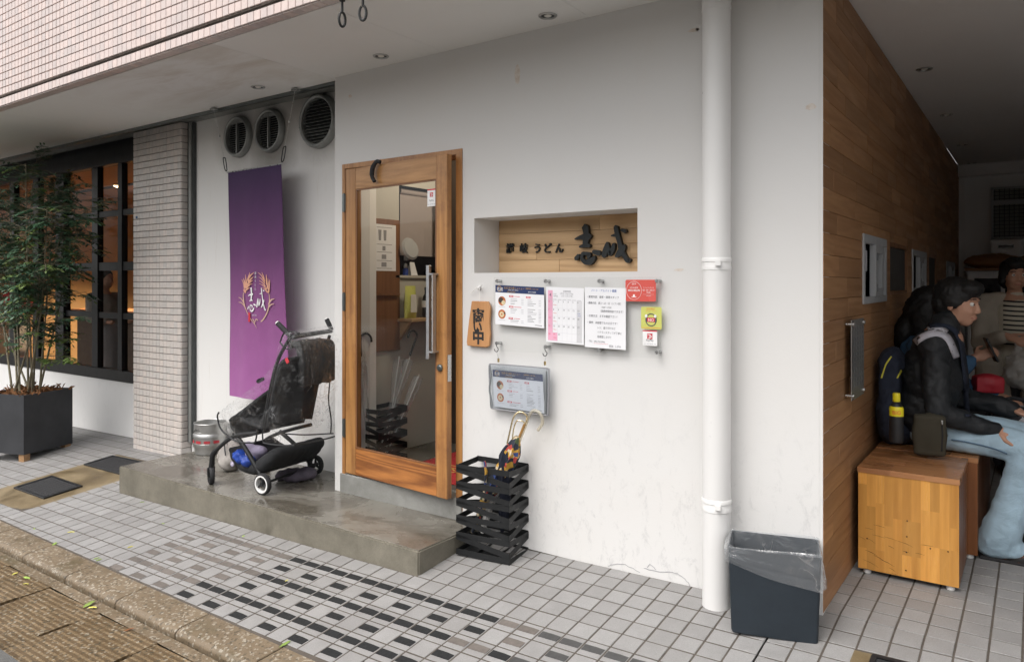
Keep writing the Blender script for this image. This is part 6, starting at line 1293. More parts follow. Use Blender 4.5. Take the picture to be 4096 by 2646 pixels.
HN = NS(640, 935); 
tubep('side_tube', [NS(838, 265), NS(748, 430), NS(692, 640), NS(645, 900), HN], .0115); tubep('side_tube', [NS(1120, 255, .5), NS(1075, 420, .5), NS(1030, 620, .5), NS(985, 850, .5)], .0115)
tubep('front_leg', [NS(600, 960), NS(430, 985), NS(300, 1085), NS(272, 1130, -.005), cNF+UZ*.07-sf*.01], [.013]*13+[.017]*12); tubep('rear_leg', [NS(430, 960, .01), NS(520, 1090, .01), NS(618, 1262, .015), cNR+sn*.02], .015)
tubep('front_leg', [NS(985, 900, .5), NS(760, 960, .5), cFF+UZ*.12, cFF+UZ*.05], .013); tubep('rear_leg', [NS(760, 950, .5), NS(890, 1065, .5), NS(990, 1195, .5), cFR-sn*.02], .015)
mb = MB(); mb.tube([cNF+UZ*.085+sf*-.012, cNF+UZ*.05], [.02, .017], 12); mb.tube([cNF+UZ*.055+sn*.022, cNF+sn*.022], .008, 8); mb.tube([cNF+UZ*.055-sn*.022, cNF-sn*.022], .008, 8); mb.tube([cNF-sn*.026, cNF+sn*.026], .006, 8); mb.build('swivel_fork', 'black_plastic', ST, smooth=True)
tubep('rear_axle', [cNR+sn*.02, cFR-sn*.02], .008, sm=1); tubep('cross_bar', [NS(850, 265), NS(1130, 222, .5)], .0155, sm=1)
for a, b, lat in (((838, 262), (745, 168), 0), ((1135, 215), (1100, 140), .5)):
    p, q = NS(*a, lat), NS(*b, lat); tubep('handle_grip', [p, p.lerp(q, .5), q], [.014, .017, .0165], 'black_rubber', sm=1); mb = MB(); d_ = (q-p).normalized(); mb.tube([q, q+d_*.006, q+d_*.012], [.0165, .015, .008], 12); mb.build('grip_cap', 'white_plastic', ST, smooth=True)
tubep('hood_arm', [NS(765, 295), NS(790, 240), NS(840, 228), NS(900, 240)], .005, 'black_plastic'); tubep('hood_arm', [NS(760, 300), NS(800, 350), NS(850, 345)], .005, 'black_plastic')
def dense(pts, lat0, lat1, n=6):
    Q = smooth_path([(x, y, r_) for x, y, r_ in pts], n); return [('c', NS(q.x, q.y, 0)+sn*lat0, NS(q.x, q.y, 0)+sn*lat1, q.z, q.z) for q in Q]
# seat: padded back and leg rest, each laid across from the near rail
def vc(x, y): return 36.2+1.882*x, -72.5+1.882*y
def pad(name, path, lat0, lat1, mat, th, puff=.012):
    P = smooth_path([(*vc(x, y), 0) for x, y in path], 8); n = len(P)-1
    def fn(u, v):
        f = v*n; k = min(int(f), n-1); q = P[k].lerp(P[k+1], f-k); p = NS(q.x, q.y, lat0)+sn*((lat1-lat0)*u)
        b_ = puff*(math.sin(math.pi*u)**.5)*abs(math.sin(v*math.pi*3))**.3; return p+sf*b_+UZ*b_*.6+sf*.006*mnoise.noise(p*25)
    mb = MB(); mb.grid(fn, 22, 44); o = mb.build(name, mat, ST, smooth=80); m = o.modifiers.new('s', 'SOLIDIFY'); m.thickness = th; m.offset = -1; return o
pad('backrest', [(402, 262), (378, 290), (356, 370), (342, 450), (328, 530)], .03, .42, 'stroller_fabric', .03)
pad('leg_rest', [(352, 372), (300, 412), (245, 455), (196, 490), (186, 500)], .08, .36, 'stroller_fabric', .024)
pad('seat', [(330, 530), (300, 520), (262, 505), (230, 492)], .05, .4, 'stroller_fabric', .026)
pad('foot_flap', [(188, 498), (196, 530), (230, 572)], .1, .36, 'stroller_grey', .01, .004)
tubep('bumper_bar', [NS(*vc(305, 348), .02), NS(*vc(302, 350), .2), NS(*vc(318, 342), .42)], .014, 'stroller_fabric')
for lat in (.12, .34): tubep('harness_strap', [NS(*vc(392, 285), .03)+sn*(lat-.03)+sf*.02, NS(*vc(362, 370), .03)+sn*(lat-.03)+sf*.03, NS(*vc(345, 460), .03)+sn*(lat-.03)+sf*.03], .009, 'stroller_grey')
organic('folded_hood', [('c', NS(*vc(q.x, q.y), .33)-sn*.14, NS(*vc(q.x, q.y), .33)+sn*.14, q.z, q.z) for q in smooth_path([(490, 200, .02), (515, 208, .026), (530, 250, .03), (534, 300, .032), (528, 345, .026)], 8)], .009, 'stroller_grey', ST, smooth=5, disp=lambda c: .012*mnoise.noise(Vector((c.x*9, c.y*30, c.z*6)))+.004*mnoise.noise(c*45))
mb = MB(); mb.obox(NS(812, 438, .02), (.012, .004, .018), Matrix.Rotation(R(-35), 3, 'Y')); mb.build('red_tag', 'print_red', ST, bevel=.002)
# basket slung below
BK = [(330, 1075), (400, 1170), (470, 1245), (580, 1270), (700, 1230), (820, 1180), (905, 1125)]
def bk(u, v):
    f = u*(len(BK)-1); k = min(int(f), len(BK)-2); a = Vector((*BK[k], 0)).lerp(Vector((*BK[k+1], 0)), f-k); p = NS(a.x, a.y, 0)
    return p+sn*(.02+.46*v)+UZ*(.05*(abs(v-.5)*2)**3)
organic('basket', dense([(350, 1088, .012), (395, 1150, .03), (455, 1205, .04), (530, 1228, .045), (600, 1205, .052), (650, 1165, .052), (690, 1125, .04)], .05, .43), .01, 'stroller_fabric', ST, smooth=8, disp=lambda c: .004*mnoise.noise(c*22))
mb = MB(); cb_ = NS(415, 1185, -.006); mb.lathe([(.0165, 0), (.0165, .002), (0, .003)], cb_, 20, Matrix((sf, UZ, -sn)).transposed()); bd_ = mb.build('round_badge', 'lilac_cloth', ST, smooth=True)
mb = MB(); mb.tube([cb_-sn*.0035+(sf*math.cos(a)+UZ*math.sin(a))*.006-sf*.003 for a in [6.283*i/14 for i in range(14)]], .0012, 5, closed=True); mb.build('badge_print', 'print_white', ST)
organic('blue_bag_', [('e', NS(485, 1130, .05), (.05, .06, .05)), ('e', NS(530, 1165, .03), (.055, .05, .04)), ('e', NS(455, 1120, .06), (.035, .04, .03))], .009, 'bag_blue', None, smooth=3, disp=lambda c: .006*math.sin(c.x*90)*math.sin(c.z*110+c.y*70))
ob_ = bpy.data.objects['blue_bag_']; ob_.name = 'plastic_bag'; tag(ob_, 'crumpled bright blue bag lying in the stroller basket', 'bag')
o = organic('cloth_bundle', [('c', NS(525, 1060, .1), NS(560, 1115, .08), .035, .045), ('e', NS(600, 1100, .12), (.06, .07, .045))], .009, 'lilac_cloth', None, smooth=3, disp=lambda c: .005*math.sin(c.x*80+c.z*60)); tag(o, 'pale lilac cloth bundle in the stroller basket', 'bundle')
o = organic('cloth_bag', [('e', Vector((-4.13, .0, .105)), (.12, .1, .04)), ('e', Vector((-4.06, .04, .115)), (.07, .08, .045)), ('e', Vector((-4.2, -.02, .1)), (.06, .08, .032))], .01, 'mauve_cloth', None, smooth=3, disp=lambda c: .006*math.sin(c.x*70)*math.cos(c.y*80)); tag(o, 'dark mauve cloth bag slumped on the step under the stroller', 'bag')
o = organic('shopping_bag', [('e', Vector((-4.78, -.05, .16)), (.11, .09, .085)), ('e', Vector((-4.72, -.1, .13)), (.08, .08, .06)), ('e', Vector((-4.84, .0, .2)), (.06, .07, .06))], .01, 'grey_cloth', None, smooth=4, disp=lambda c: .006*math.sin(c.x*60+c.z*70)); tag(o, 'soft beige shopping bag on the step between keg and stroller', 'bag')
mb = MB(); tubep('bag_handle', [Vector((-4.84, -.05, .24)), Vector((-4.8, -.09, .27)), Vector((-4.74, -.13, .24)), Vector((-4.7, -.15, .19))], .005, 'black_plastic', None); oh = bpy.data.objects['bag_handle']; oh.parent = o
# clear rain cover
CV = [vc(*q) for q in ((143, 482), (168, 456), (215, 420), (280, 372), (330, 322), (370, 272), (386, 195), (420, 160), (462, 200), (478, 300), (470, 450), (442, 597), (380, 596), (322, 588), (318, 540), (298, 535), (293, 575), (280, 587), (215, 580), (162, 540))]
rcv = random.Random(2); mb = MB()
cpts = smooth_path([(x, y, 0) for x, y in CV], 5, closed=True)
from mathutils import noise as mnoise
def crease(p, a): return a*(1-2*abs(mnoise.noise(p*13)))+a*.6*(1-2*abs(mnoise.noise(p*29+Vector((5, 3, 1)))))
L0, L1 = -.03, .54
def lat_pt(p, lat, k=1.0): return NS(p.x, p.y, L0)+sn*(lat-L0)
cen = NS(*vc(360, 430), L0)+sn*(.25-L0)
# the near panel is a fan of rings so it can wrinkle; the roof strip joins both panels
ringsN = 16
for lat, sg in ((L0, -1), (L1, 1)):
    base = len(mb.v); N = len(cpts)
    for r_ in range(ringsN):
        k = 1-r_/ringsN
        for i, p in enumerate(cpts):
            q = lat_pt(p, lat); c_ = cen+sn*(lat-.25); w_ = c_.lerp(q, k); w_ = w_+sn*sg*(.03*math.sin(math.pi*k)*.8); w_ = w_+sn*crease(w_, .005*min(1, 3*(1-k)+.1)); mb.v.append(w_)
    mb.v.append(cen+sn*(lat-.25))
    for r_ in range(ringsN-1):
        for i in range(N): mb.f.append((base+r_*N+i, base+r_*N+(i+1) % N, base+(r_+1)*N+(i+1) % N, base+(r_+1)*N+i)); mb.m.append(0)
    for i in range(N): mb.f.append((base+(ringsN-1)*N+i, base+(ringsN-1)*N+(i+1) % N, base+ringsN*N)); mb.m.append(0)
top_ = [p for p in smooth_path([(x, y, 0) for x, y in CV[:12]], 7)]
mb.grid(lambda u, v: (lambda i: lat_pt(top_[i], L0+(L1-L0)*u)+Vector((0, 0, .012*math.sin(math.pi*u)+crease(lat_pt(top_[i], L0+(L1-L0)*u), .004))))(min(int(v*(len(top_)-1)+.5), len(top_)-1)), 24, len(top_)-1)
mb.build('rain_cover', 'clear_plastic', ST, smooth=80)
for pts, r_ in (([(150, 470), (144, 488), (160, 538), (215, 580), (280, 587), (292, 575), (298, 535)], .0055), ([(318, 540), (320, 582), (335, 590), (380, 596), (442, 597)], .005), ([(372, 275), (360, 340), (342, 430), (325, 530)], .005)):
    tubep('cover_trim', [NS(*vc(x, y), L0-.004) for x, y in pts], r_, 'black_plastic', n=6, sm=4)
tubep('cover_trim', [NS(*vc(442, 597), L0), NS(*vc(442, 597), L0)+sn*.28-UZ*.01, NS(*vc(442, 597), L0)+sn*.55], .005, 'black_plastic', n=6, sm=4)
for pts in ([(400, 552), (480, 556), (590, 551)], [(572, 255), (578, 330), (572, 420), (582, 500), (580, 552)]): tubep('cover_trim', [NS(*vc(x, y), .5) for x, y in pts], .005, 'black_plastic', n=6, sm=4)
# ================================================================ people
from mathutils.bvhtree import BVHTree
from mathutils import noise as mnoise
def frame(fwd, up=UZ):
    f = Vector(fwd).normalized(); s = Vector(up).cross(f).normalized(); u = f.cross(s); return Matrix((f, s, u)).transposed()      # local x forward, y to the person's left, z up
def head_prims(c, M_, k=1.0):
    c = Vector(c); q = lambda x, y, z: c+M_ @ (Vector((x, y, z))*k); e = lambda x, y, z, r: ('e', q(x, y, z), tuple(a*k for a in r), M_)
    return [e(-.012, 0, .03, (.094, .074, .092)), e(.028, 0, -.02, (.062, .062, .088)), e(.045, 0, -.078, (.034, .038, .03)), e(.012, .034, -.06, (.05, .024, .036)), e(.012, -.034, -.06, (.05, .024, .036)),
            ('c', q(.084, 0, .018), q(.099, 0, -.026), .0075*k, .0115*k), e(.092, .012, -.032, (.012, .009, .008)), e(.092, -.012, -.032, (.012, .009, .008)), e(.076, 0, .03, (.016, .052, .012)), e(.082, 0, -.056, (.012, .024, .007)), e(.08, 0, -.068, (.012, .02, .007)),
            e(-.008, .074, -.005, (.018, .008, .03)), e(-.008, -.074, -.005, (.018, .008, .03)), e(.058, .03, -.03, (.03, .024, .022)), e(.058, -.03, -.03, (.03, .024, .022))]
def face_parts(o, c, M_, k=1.0):
    c = Vector(c); q = lambda x, y, z: c+M_ @ (Vector((x, y, z))*k)
    for s in (-1, 1):
        mb = MB(); mb.ball(q(.074, s*.031, .008), .0115*k, 12, 8); w = mb.build('eye', 'eye_white', o, smooth=True); mb = MB(); mb.ball(q(.0825, s*.031, .008), .0055*k, 10, 6); mb.build('iris', 'eye_dark', w, smooth=True)
        mb = MB(); mb.tube(smooth_path([q(.085, s*.014, .031), q(.088, s*.032, .036), q(.074, s*.052, .031)], 4), [.002*k]*2+[.0032*k]*5+[.0015*k]*2, 6); mb.build('eyebrow', 'hair_black', o, smooth=True)
    mb = MB(); mb.tube(smooth_path([q(.077, .024, -.0615), q(.091, 0, -.0605), q(.077, -.024, -.0615)], 5), [.002*k]+[.0042*k]*9+[.002*k], 8); mb.build('lips', 'lip', o, smooth=True)
def hand_prims(w, d, n, side, k=1.0, curl=.5):
    """w wrist, d direction of the hand, n back-of-hand normal, side +1/-1 where the thumb lies"""
    w, d, n = Vector(w), Vector(d).normalized(), Vector(n).normalized(); s = d.cross(n).normalized()*side; P = []
    palm = w+d*.045*k; Mh = Matrix((d, s, n)).transposed(); P.append(('e', palm, (.05*k, .04*k, .017*k), Mh)); P.append(('c', w-d*.02*k, w+d*.02*k, .026*k, .026*k))
    for i, (off, L, r) in enumerate(((.028, .068, .0088), (.0095, .078, .0092), (-.0095, .072, .0088), (-.027, .056, .0078))):
        a = w+d*.082*k+s*off*k; d1 = (d+s*off*1.5-n*curl*.5).normalized(); b = a+d1*L*.45*k; d2 = (d-n*curl*1.5).normalized(); c = b+d2*L*.32*k; d3 = (d-n*curl*2.6).normalized(); e = c+d3*L*.24*k
        P += [('c', a-d*.03*k, a, r*k*1.05, r*k), ('c', a, b, r*k, r*k*.93), ('c', b, c, r*k*.93, r*k*.87), ('c', c, e, r*k*.87, r*k*.75)]
    a = w+d*.025*k+s*.032*k; b = a+(d*.6+s*.7-n*.25).normalized()*.036*k; c = b+(d*.95+s*.15-n*.35).normalized()*.03*k
    P += [('c', a, b, .0125*k, .0105*k), ('c', b, c, .0105*k, .0085*k)]; return P
def wrinkle(a, f): return lambda c: a*(mnoise.noise(Vector((c.x*f, c.y*f, c.z*f*1.4)))+.6*mnoise.noise(Vector((c.x*f*2.7, c.y*f*1.5, c.z*f*3.4))))
def onto(obj, x, y, lift=.003):
    key = obj.name
    if key not in _bvh: 
        me = obj.data; off = wl(obj.parent)+Vector(obj.location) if obj.parent else Vector(obj.location); _bvh[key] = BVHTree.FromPolygons([v.co+off for v in me.vertices], [tuple(p.vertices) for p in me.polygons])
    d = ray(x, y); h = _bvh[key].ray_cast(CAMP, d.normalized()); return (h[0]+h[1]*lift) if h[0] else None
_bvh = {}
def surf_ribbon(name, obj, pts, w, mat, parent, lift=.004):
    P = smooth_path([(x, y, 0) for x, y in pts], 8); L = []; Rr = []
    for i, p in enumerate(P):
        a = P[max(i-1, 0)]; b = P[min(i+1, len(P)-1)]; t = (b-a).normalized(); nx, ny = -t.y, t.x
        l = onto(obj, p.x+nx*w, p.y+ny*w, lift); r = onto(obj, p.x-nx*w, p.y-ny*w, lift); m = onto(obj, p.x, p.y, lift)
        if l and r and m: L.append(l); Rr.append((m, r))
    mb = MB()
    for i in range(len(L)-1): mb.face([L[i], L[i+1], Rr[i+1][0], Rr[i][0]]); mb.face([Rr[i][0], Rr[i+1][0], Rr[i+1][1], Rr[i][1]])
    if mb.f: 
        o = mb.build(name, mat, parent, smooth=True); m = o.modifiers.new('s', 'SOLIDIFY'); m.thickness = .004; return o
# ---- man seated on the bench, facing along the passage opening
hp, nk, hc = Vector((-.46, 1.27, .64)), Vector((-.405, 1.265, 1.17)), Vector((-.335, 1.29, 1.305))
shN, shF = Vector((-.425, 1.09, 1.10)), Vector((-.41, 1.46, 1.10)); elN, elF = Vector((-.40, 1.02, .765)), Vector((-.36, 1.52, .78)); wrN, wrF = Vector((-.165, 1.13, .685)), Vector((-.1, 1.45, .75))
knN, knF = Vector((-.015, 1.16, .615)), Vector((.03, 1.42, .61)); anN, anF = Vector((-.14, 1.155, .14)), Vector((.03, 1.40, .14)); hipN, hipF = Vector((-.45, 1.17, .645)), Vector((-.45, 1.37, .645))
HM = frame((1, -.28, -.12))
body = head_prims(hc, HM, 1.03)+[('c', nk, hc+HM @ Vector((-.02, 0, -.06)), .056, .05), ('c', hp, nk-UZ*.06, .1, .1), ('c', shN, shF, .05, .05), ('c', shN, elN, .045, .038), ('c', elN, wrN, .038, .027), ('c', shF, elF, .045, .038), ('c', elF, wrF, .038, .027), ('c', hipN, knN, .07, .05), ('c', knN, anN, .05, .035), ('c', hipF, knF, .07, .05), ('c', knF, anF, .05, .035)]
body += hand_prims(wrN, (1, .12, -.22), (.25, -.35, .9), 1, 1.0, .45)+hand_prims(wrF, (.9, -.3, -.3), (.2, 0, 1), -1, 1.0, .5)
man = organic('person', body, .0052, 'skin', None, Vector((-.46, 1.27, .545)), smooth=3); tag(man, 'seated person in black jacket and light blue jeans with one hand on the knee', 'person')
face_parts(man, hc, HM, 1.03)
jk = [('e', hp+Vector((-.02, 0, .1)), (.15, .19, .17)), ('e', Vector((-.45, 1.27, .92)), (.155, .2, .2)), ('e', Vector((-.43, 1.27, 1.07)), (.125, .19, .1)), ('c', shN, shF, .085, .085), ('c', shN, elN, .074, .062), ('c', elN, elN.lerp(wrN, .82), .06, .046), ('c', elN.lerp(wrN, .82), wrN, .043, .04), ('c', shF, elF, .083, .07), ('c', elF, wrF, .068, .045), ('c', nk-UZ*.03, nk+Vector((.015, 0, .035)), .078, .07), ('c', hipN+Vector((.0, .02, .05)), hipF+Vector((0, -.02, .05)), .12, .12)]
jacket = organic('jacket', jk, .011, 'jacket_black', man, Vector((0, 0, 0)), smooth=5, disp=wrinkle(.011, 11))
jn = [('c', hipN, knN, .092, .078), ('c', hipF, knF, .092, .078), ('c', hipN+Vector((-.02, .05, 0)), hipF+Vector((-.02, -.05, 0)), .105, .105), ('c', knN, knN.lerp(anN, .5), .078, .08), ('c', knN.lerp(anN, .5), anN+Vector((-.01, 0, .0)), .08, .09), ('c', knF, anF, .088, .09), ('c', anN+Vector((-.04, 0, -.03)), anN+Vector((.05, 0, -.035)), .07, .06)]
jeans = organic('jeans', jn, .011, 'denim', man, Vector((0, 0, 0)), smooth=4, disp=wrinkle(.007, 9))
for a, nm in ((anN, 'n'), (anF, 'f')):
    f0 = Vector((a.x, a.y, .06)); organic('shoe', [('c', f0+Vector((-.06, 0, .03)), f0+Vector((.1, -.01, .01)), .046, .04), ('c', f0+Vector((.06, -.01, .005)), f0+Vector((.155, -.02, -.002)), .042, .034), ('c', f0+Vector((-.05, 0, .05)), f0+Vector((-.03, 0, .09)), .042, .045)], .009, 'shoe_camo', man, None, smooth=4)
    mb = MB(); mb.obox(f0+Vector((.045, -.008, -.012)), (.135, .045, .0085)); mb.build('sole', 'black_rubber', man, bevel=.006)
hq = lambda x, y, z: hc+HM @ (Vector((x, y, z))*1.03)
organic('hair', [('e', hq(-.02, 0, .05), (.108, .09, .092), HM), ('e', hq(-.055, 0, .0), (.068, .082, .085), HM), ('e', hq(.05, 0, .085), (.06, .076, .045), HM), ('e', hq(-.01, .066, .02), (.05, .022, .05), HM), ('e', hq(-.01, -.066, .02), (.05, .022, .05), HM)], .008, 'hair_black', man, None, smooth=3, disp=wrinkle(.005, 55))
surf_ribbon('shoulder_stripe', jacket, [(2112, 826), (2128, 800), (2155, 781), (2185, 776), (2208, 790), (2226, 832)], 7.5, 'jacket_white', man); surf_ribbon('shoulder_stripe', jacket, [(2120, 800), (2140, 778), (2168, 765), (2192, 764), (2204, 774)], 5.5, 'jacket_white', man)
surf_ribbon('pack_strap', jacket, [(2150, 762), (2195, 758), (2225, 775), (2240, 820), (2248, 900), (2252, 970)], 6, 'bag_navy', man, .007)
surf_ribbon('seam', jeans, [(2215, 1022), (2260, 1030), (2310, 1042), (2345, 1055)], 1.2, 'denim_dark', man, .004)
# backpack, bottle and pouch
bp_ = organic('backpack', [('b', Vector((-.635, 1.22, .80)), (.05, .13, .2)), ('e', Vector((-.635, 1.22, .98)), (.07, .14, .09)), ('e', Vector((-.64, 1.15, .72)), (.065, .1, .17)), ('e', Vector((-.63, 1.08, .7)), (.055, .05, .13)), ('e', Vector((-.6, 1.24, .62)), (.08, .14, .07))], .011, 'bag_navy', None, Vector((-.63, 1.2, .55)), smooth=8, disp=wrinkle(.008, 14)); tag(bp_, 'dark navy backpack worn by the seated person, squeezed against the wood wall', 'backpack')
for pts in ([(2052, 880), (2062, 850), (2075, 830)], [(2088, 880), (2098, 862)], [(2084, 935), (2090, 925)]): surf_ribbon('zip', bp_, pts, 1.6, 'zip_yellow', bp_, .004)
bb = Dp(2087, 1000, 3.66); bt = thing('drink_bottle', 'dark bottle with yellow cap and label in the backpack side pocket', 'bottle', bb)
kB = 3.66*PV/CAM_F; mb = MB(); mb.lathe([(.03, -.06), (.032, -.05), (.032, 48*kB), (.026, 58*kB), (.014, 64*kB), (.014, 70*kB)], bb, 20); mb.build('body', 'black_plastic', bt, smooth=True)
mb = MB(); mb.lathe([(.0328, 33*kB), (.0328, 50*kB), (.029, 55*kB)], bb, 20, cap=False); mb.build('label_band', 'bottle_yellow', bt, smooth=True); mb = MB(); mb.lathe([(.0165, 66*kB), (.0175, 67*kB), (.0175, 83*kB), (.015, 86*kB), (0, 86*kB)], bb, 16); mb.build('cap', 'bottle_yellow', bt, smooth=True)
vd = (CAMP-bb); vd.z = 0; vd.normalize(); rtv = Vector((-vd.y, vd.x, 0)); mb = MB()
vs, fs, w = text_geo('BIG', .026, 1.0, 0, 'CENTER', off=.02)
mb.add([bb+UZ*(38*kB+v.y)+(vd*math.cos(v.x/.033)+rtv*math.sin(v.x/.033))*.0336 for v in vs], fs); mb.build('lettering', 'print_orange', bt, fixn=False)
c0 = Dp(2164, 1012, 3.66); c0.z = BZ1+.004+.115; pM2 = rotz(R(12)); ob_ = organic('shoulder_pouch', [('b', c0, (.07, .028, .1), pM2), ('e', c0, (.082, .036, .112), pM2)], .009, 'pouch_olive', None, Vector((c0.x, c0.y, BZ1)), smooth=7); tag(ob_, 'olive green zipped pouch standing on the bench beside the seated person', 'pouch')
surf_ribbon('zip', ob_, [(2192, 980), (2194, 1010), (2192, 1050)], 1.6, 'bag_black', ob_, .003); surf_ribbon('zip_pull', ob_, [(2193, 978), (2193, 988)], 2.2, 'steel', ob_, .005)
# ---- long haired person seated further along
hc2 = Vector((-.52, 1.93, 1.25)); H2 = frame((1, -.1, -.25)); nk2 = Vector((-.55, 1.93, 1.11)); wr2 = Dp(2268, 833, 4.42); wr3 = Dp(2318, 922, 4.45); el2 = Vector((-.45, 1.78, .82)); el3 = Vector((-.42, 2.1, .8))
b2_ = head_prims(hc2, H2, .98)+[('c', nk2, hc2-UZ*.05, .05, .045), ('c', Vector((-.58, 1.93, .65)), nk2-UZ*.06, .1, .09), ('c', Vector((-.56, 1.77, 1.04)), Vector((-.56, 2.1, 1.04)), .045, .045), ('c', Vector((-.56, 1.77, 1.04)), el2, .04, .035), ('c', el2, wr2, .035, .025), ('c', Vector((-.56, 2.1, 1.04)), el3, .04, .035), ('c', el3, wr3, .035, .025), ('c', Vector((-.55, 1.85, .64)), Vector((-.1, 1.85, .62)), .07, .05), ('c', Vector((-.1, 1.85, .62)), Vector((-.12, 1.85, .12)), .05, .035)]+hand_prims(wr2, (.75, .1, .35), (.2, -.7, .5), -1, .95, .6)+hand_prims(wr3, (.9, -.05, -.1), (.1, -.3, 1), -1, .95, .5)
wm = organic('person', b2_, .0068, 'skin', None, Vector((-.58, 1.93, .55)), smooth=3); tag(wm, 'seated person with long black hair holding up a phone', 'person'); face_parts(wm, hc2, H2, .98)
organic('sweater', [('c', Vector((-.58, 1.93, .66)), Vector((-.56, 1.93, .98)), .15, .15), ('c', Vector((-.56, 1.77, 1.03)), Vector((-.56, 2.1, 1.03)), .075, .075), ('c', Vector((-.56, 1.77, 1.04)), el2, .07, .06), ('c', el2, el2.lerp(wr2, .9), .06, .042), ('c', Vector((-.56, 2.1, 1.04)), el3, .07, .06), ('c', el3, el3.lerp(wr3, .9), .06, .042)], .013, 'denim_blue', wm, None, smooth=4, disp=wrinkle(.01, 10))
organic('trousers', [('c', Vector((-.55, 1.85, .645)), Vector((-.1, 1.85, .625)), .095, .075), ('c', Vector((-.1, 1.85, .625)), Vector((-.1, 1.85, .12)), .075, .06), ('c', Vector((-.55, 2.02, .645)), Vector((-.1, 2.02, .625)), .095, .075), ('c', Vector((-.1, 2.02, .625)), Vector((-.1, 2.02, .12)), .075, .06)], .014, 'jacket_black', wm, None, smooth=4)
for y in (1.84, 2.03): organic('shoe', [('c', Vector((-.14, y, .09)), Vector((.08, y, .075)), .042, .033)], .01, 'shoe_white', wm, None, smooth=3)
hq = lambda x, y, z: hc2+H2 @ Vector((x, y, z))
organic('hair', [('e', hq(-.02, 0, .05), (.115, .1, .095), H2), ('e', hq(-.07, 0, -.03), (.085, .105, .13), H2), ('e', hq(-.1, 0, -.17), (.075, .11, .13), H2), ('e', hq(-.02, -.085, -.06), (.06, .035, .13), H2), ('e', hq(-.02, .085, -.06), (.06, .035, .13), H2)], .011, 'hair_black', wm, None, smooth=3, disp=wrinkle(.006, 45))
pc_ = wr2+Vector((.085, -.02, .055)); mb = MB(); mb.obox(pc_, (.006, .037, .075), frame((1, .3, .45)).to_3x3()); ph_ = mb.build('phone', 'phone_black', loc=pc_, bevel=.003); ph_.location = pc_; tag(ph_, 'black phone held up by the long haired person', 'phone')
c_ = Dp(2300, 893, 4.45); ob_ = organic('handbag', [('b', c_, (.075, .05, .05), rotz(R(20))), ('e', c_+UZ*.01, (.09, .06, .055))], .011, 'bag_red', None, c_, smooth=4); tag(ob_, 'red handbag on the lap of the long haired person', 'handbag')
c_ = Dp(2352, 975, 4.12); ob_ = organic('tote_bag', [('b', c_, (.1, .07, .075), rotz(R(10))), ('e', c_, (.115, .08, .085))], .012, 'patterned_bag', None, c_, smooth=5); tag(ob_, 'black and white patterned bag on the far knees of the seated people', 'bag')
mb = MB(); mb.tube(smooth_path([c_+Vector((-.06, -.05, .05)), c_+Vector((-.01, -.06, .12)), c_+Vector((.07, -.05, .11)), c_+Vector((.1, -.04, .03))], 5), .011, 8); mb.build('strap', 'bag_black', ob_, smooth=True)
# ---- standing person in a beige coat
hc3 = Vector((-.125, 3.2, 1.47)); H3 = frame((.35, -1, -.1)); nk3 = Vector((-.125, 3.22, 1.32)); sN, sF = Vector((-.31, 3.2, 1.26)), Vector((.07, 3.24, 1.26)); eN, eF = Vector((-.33, 3.1, .98)), Vector((.12, 3.12, .98)); wN, wF = Vector((-.16, 2.92, 1.045)), Vector((.0, 2.93, 1.05))
b3_ = head_prims(hc3, H3, .97)+[('c', nk3, hc3-UZ*.05, .048, .045), ('c', Vector((-.12, 3.24, .85)), nk3-UZ*.06, .11, .1), ('c', sN, sF, .05, .05), ('c', sN, eN, .042, .036), ('c', eN, wN, .036, .026), ('c', sF, eF, .042, .036), ('c', eF, wF, .036, .026), ('c', Vector((-.2, 3.24, .85)), Vector((-.2, 3.24, .12)), .07, .04), ('c', Vector((-.03, 3.24, .85)), Vector((-.03, 3.24, .12)), .07, .04)]+hand_prims(wN, (.75, -.5, -.2), (-.1, -.5, .6), -1, .95, .7)+hand_prims(wF, (-.6, -.6, -.2), (.1, -.5, .6), 1, .95, .7)
cp_ = organic('person', b3_, .0072, 'skin', None, Vector((-.12, 3.24, .04)), smooth=3); tag(cp_, 'standing person in a beige coat over a striped top', 'person'); face_parts(cp_, hc3, H3, .97)
organic('striped_top', [('c', Vector((-.12, 3.22, .85)), Vector((-.12, 3.215, 1.2)), .128, .128), ('c', Vector((-.12, 3.2, 1.2)), Vector((-.12, 3.21, 1.29)), .1, .075)], .014, 'striped_cream', cp_, None, smooth=4)
tp_ = [c for c in cp_.children if c.name.startswith('striped_top')][0]
for v in range(700, 806, 11): surf_ribbon('stripe', tp_, [(2336, v), (2360, v+2), (2384, v+3)], 1.8, 'stripe_black', cp_, .003)
organic('coat', [('c', sN, Vector((-.2, 3.2, 1.3)), .072, .05), ('c', sF, Vector((-.05, 3.2, 1.3)), .072, .05), ('c', sN+Vector((.02, .02, -.02)), Vector((-.25, 3.22, .6)), .1, .12), ('c', sF+Vector((-.02, .02, -.02)), Vector((.02, 3.22, .6)), .1, .12), ('c', Vector((-.12, 3.33, 1.2)), Vector((-.12, 3.34, .6)), .1, .13), ('c', sN, eN, .073, .062), ('c', eN, eN.lerp(wN, .85), .062, .05), ('c', sF, eF, .073, .062), ('c', eF, eF.lerp(wF, .85), .062, .05)], .013, 'coat_beige', cp_, None, smooth=4, disp=wrinkle(.008, 8))
organic('trousers', [('c', Vector((-.2, 3.24, .7)), Vector((-.2, 3.22, .12)), .085, .06), ('c', Vector((-.03, 3.24, .7)), Vector((-.03, 3.22, .12)), .085, .06)], .015, 'stripe_black', cp_, None, smooth=3)
for x in (-.2, -.03): organic('shoe', [('c', Vector((x, 3.26, .08)), Vector((x+.03, 3.06, .07)), .042, .033)], .01, 'shoe_black', cp_, None, smooth=3)
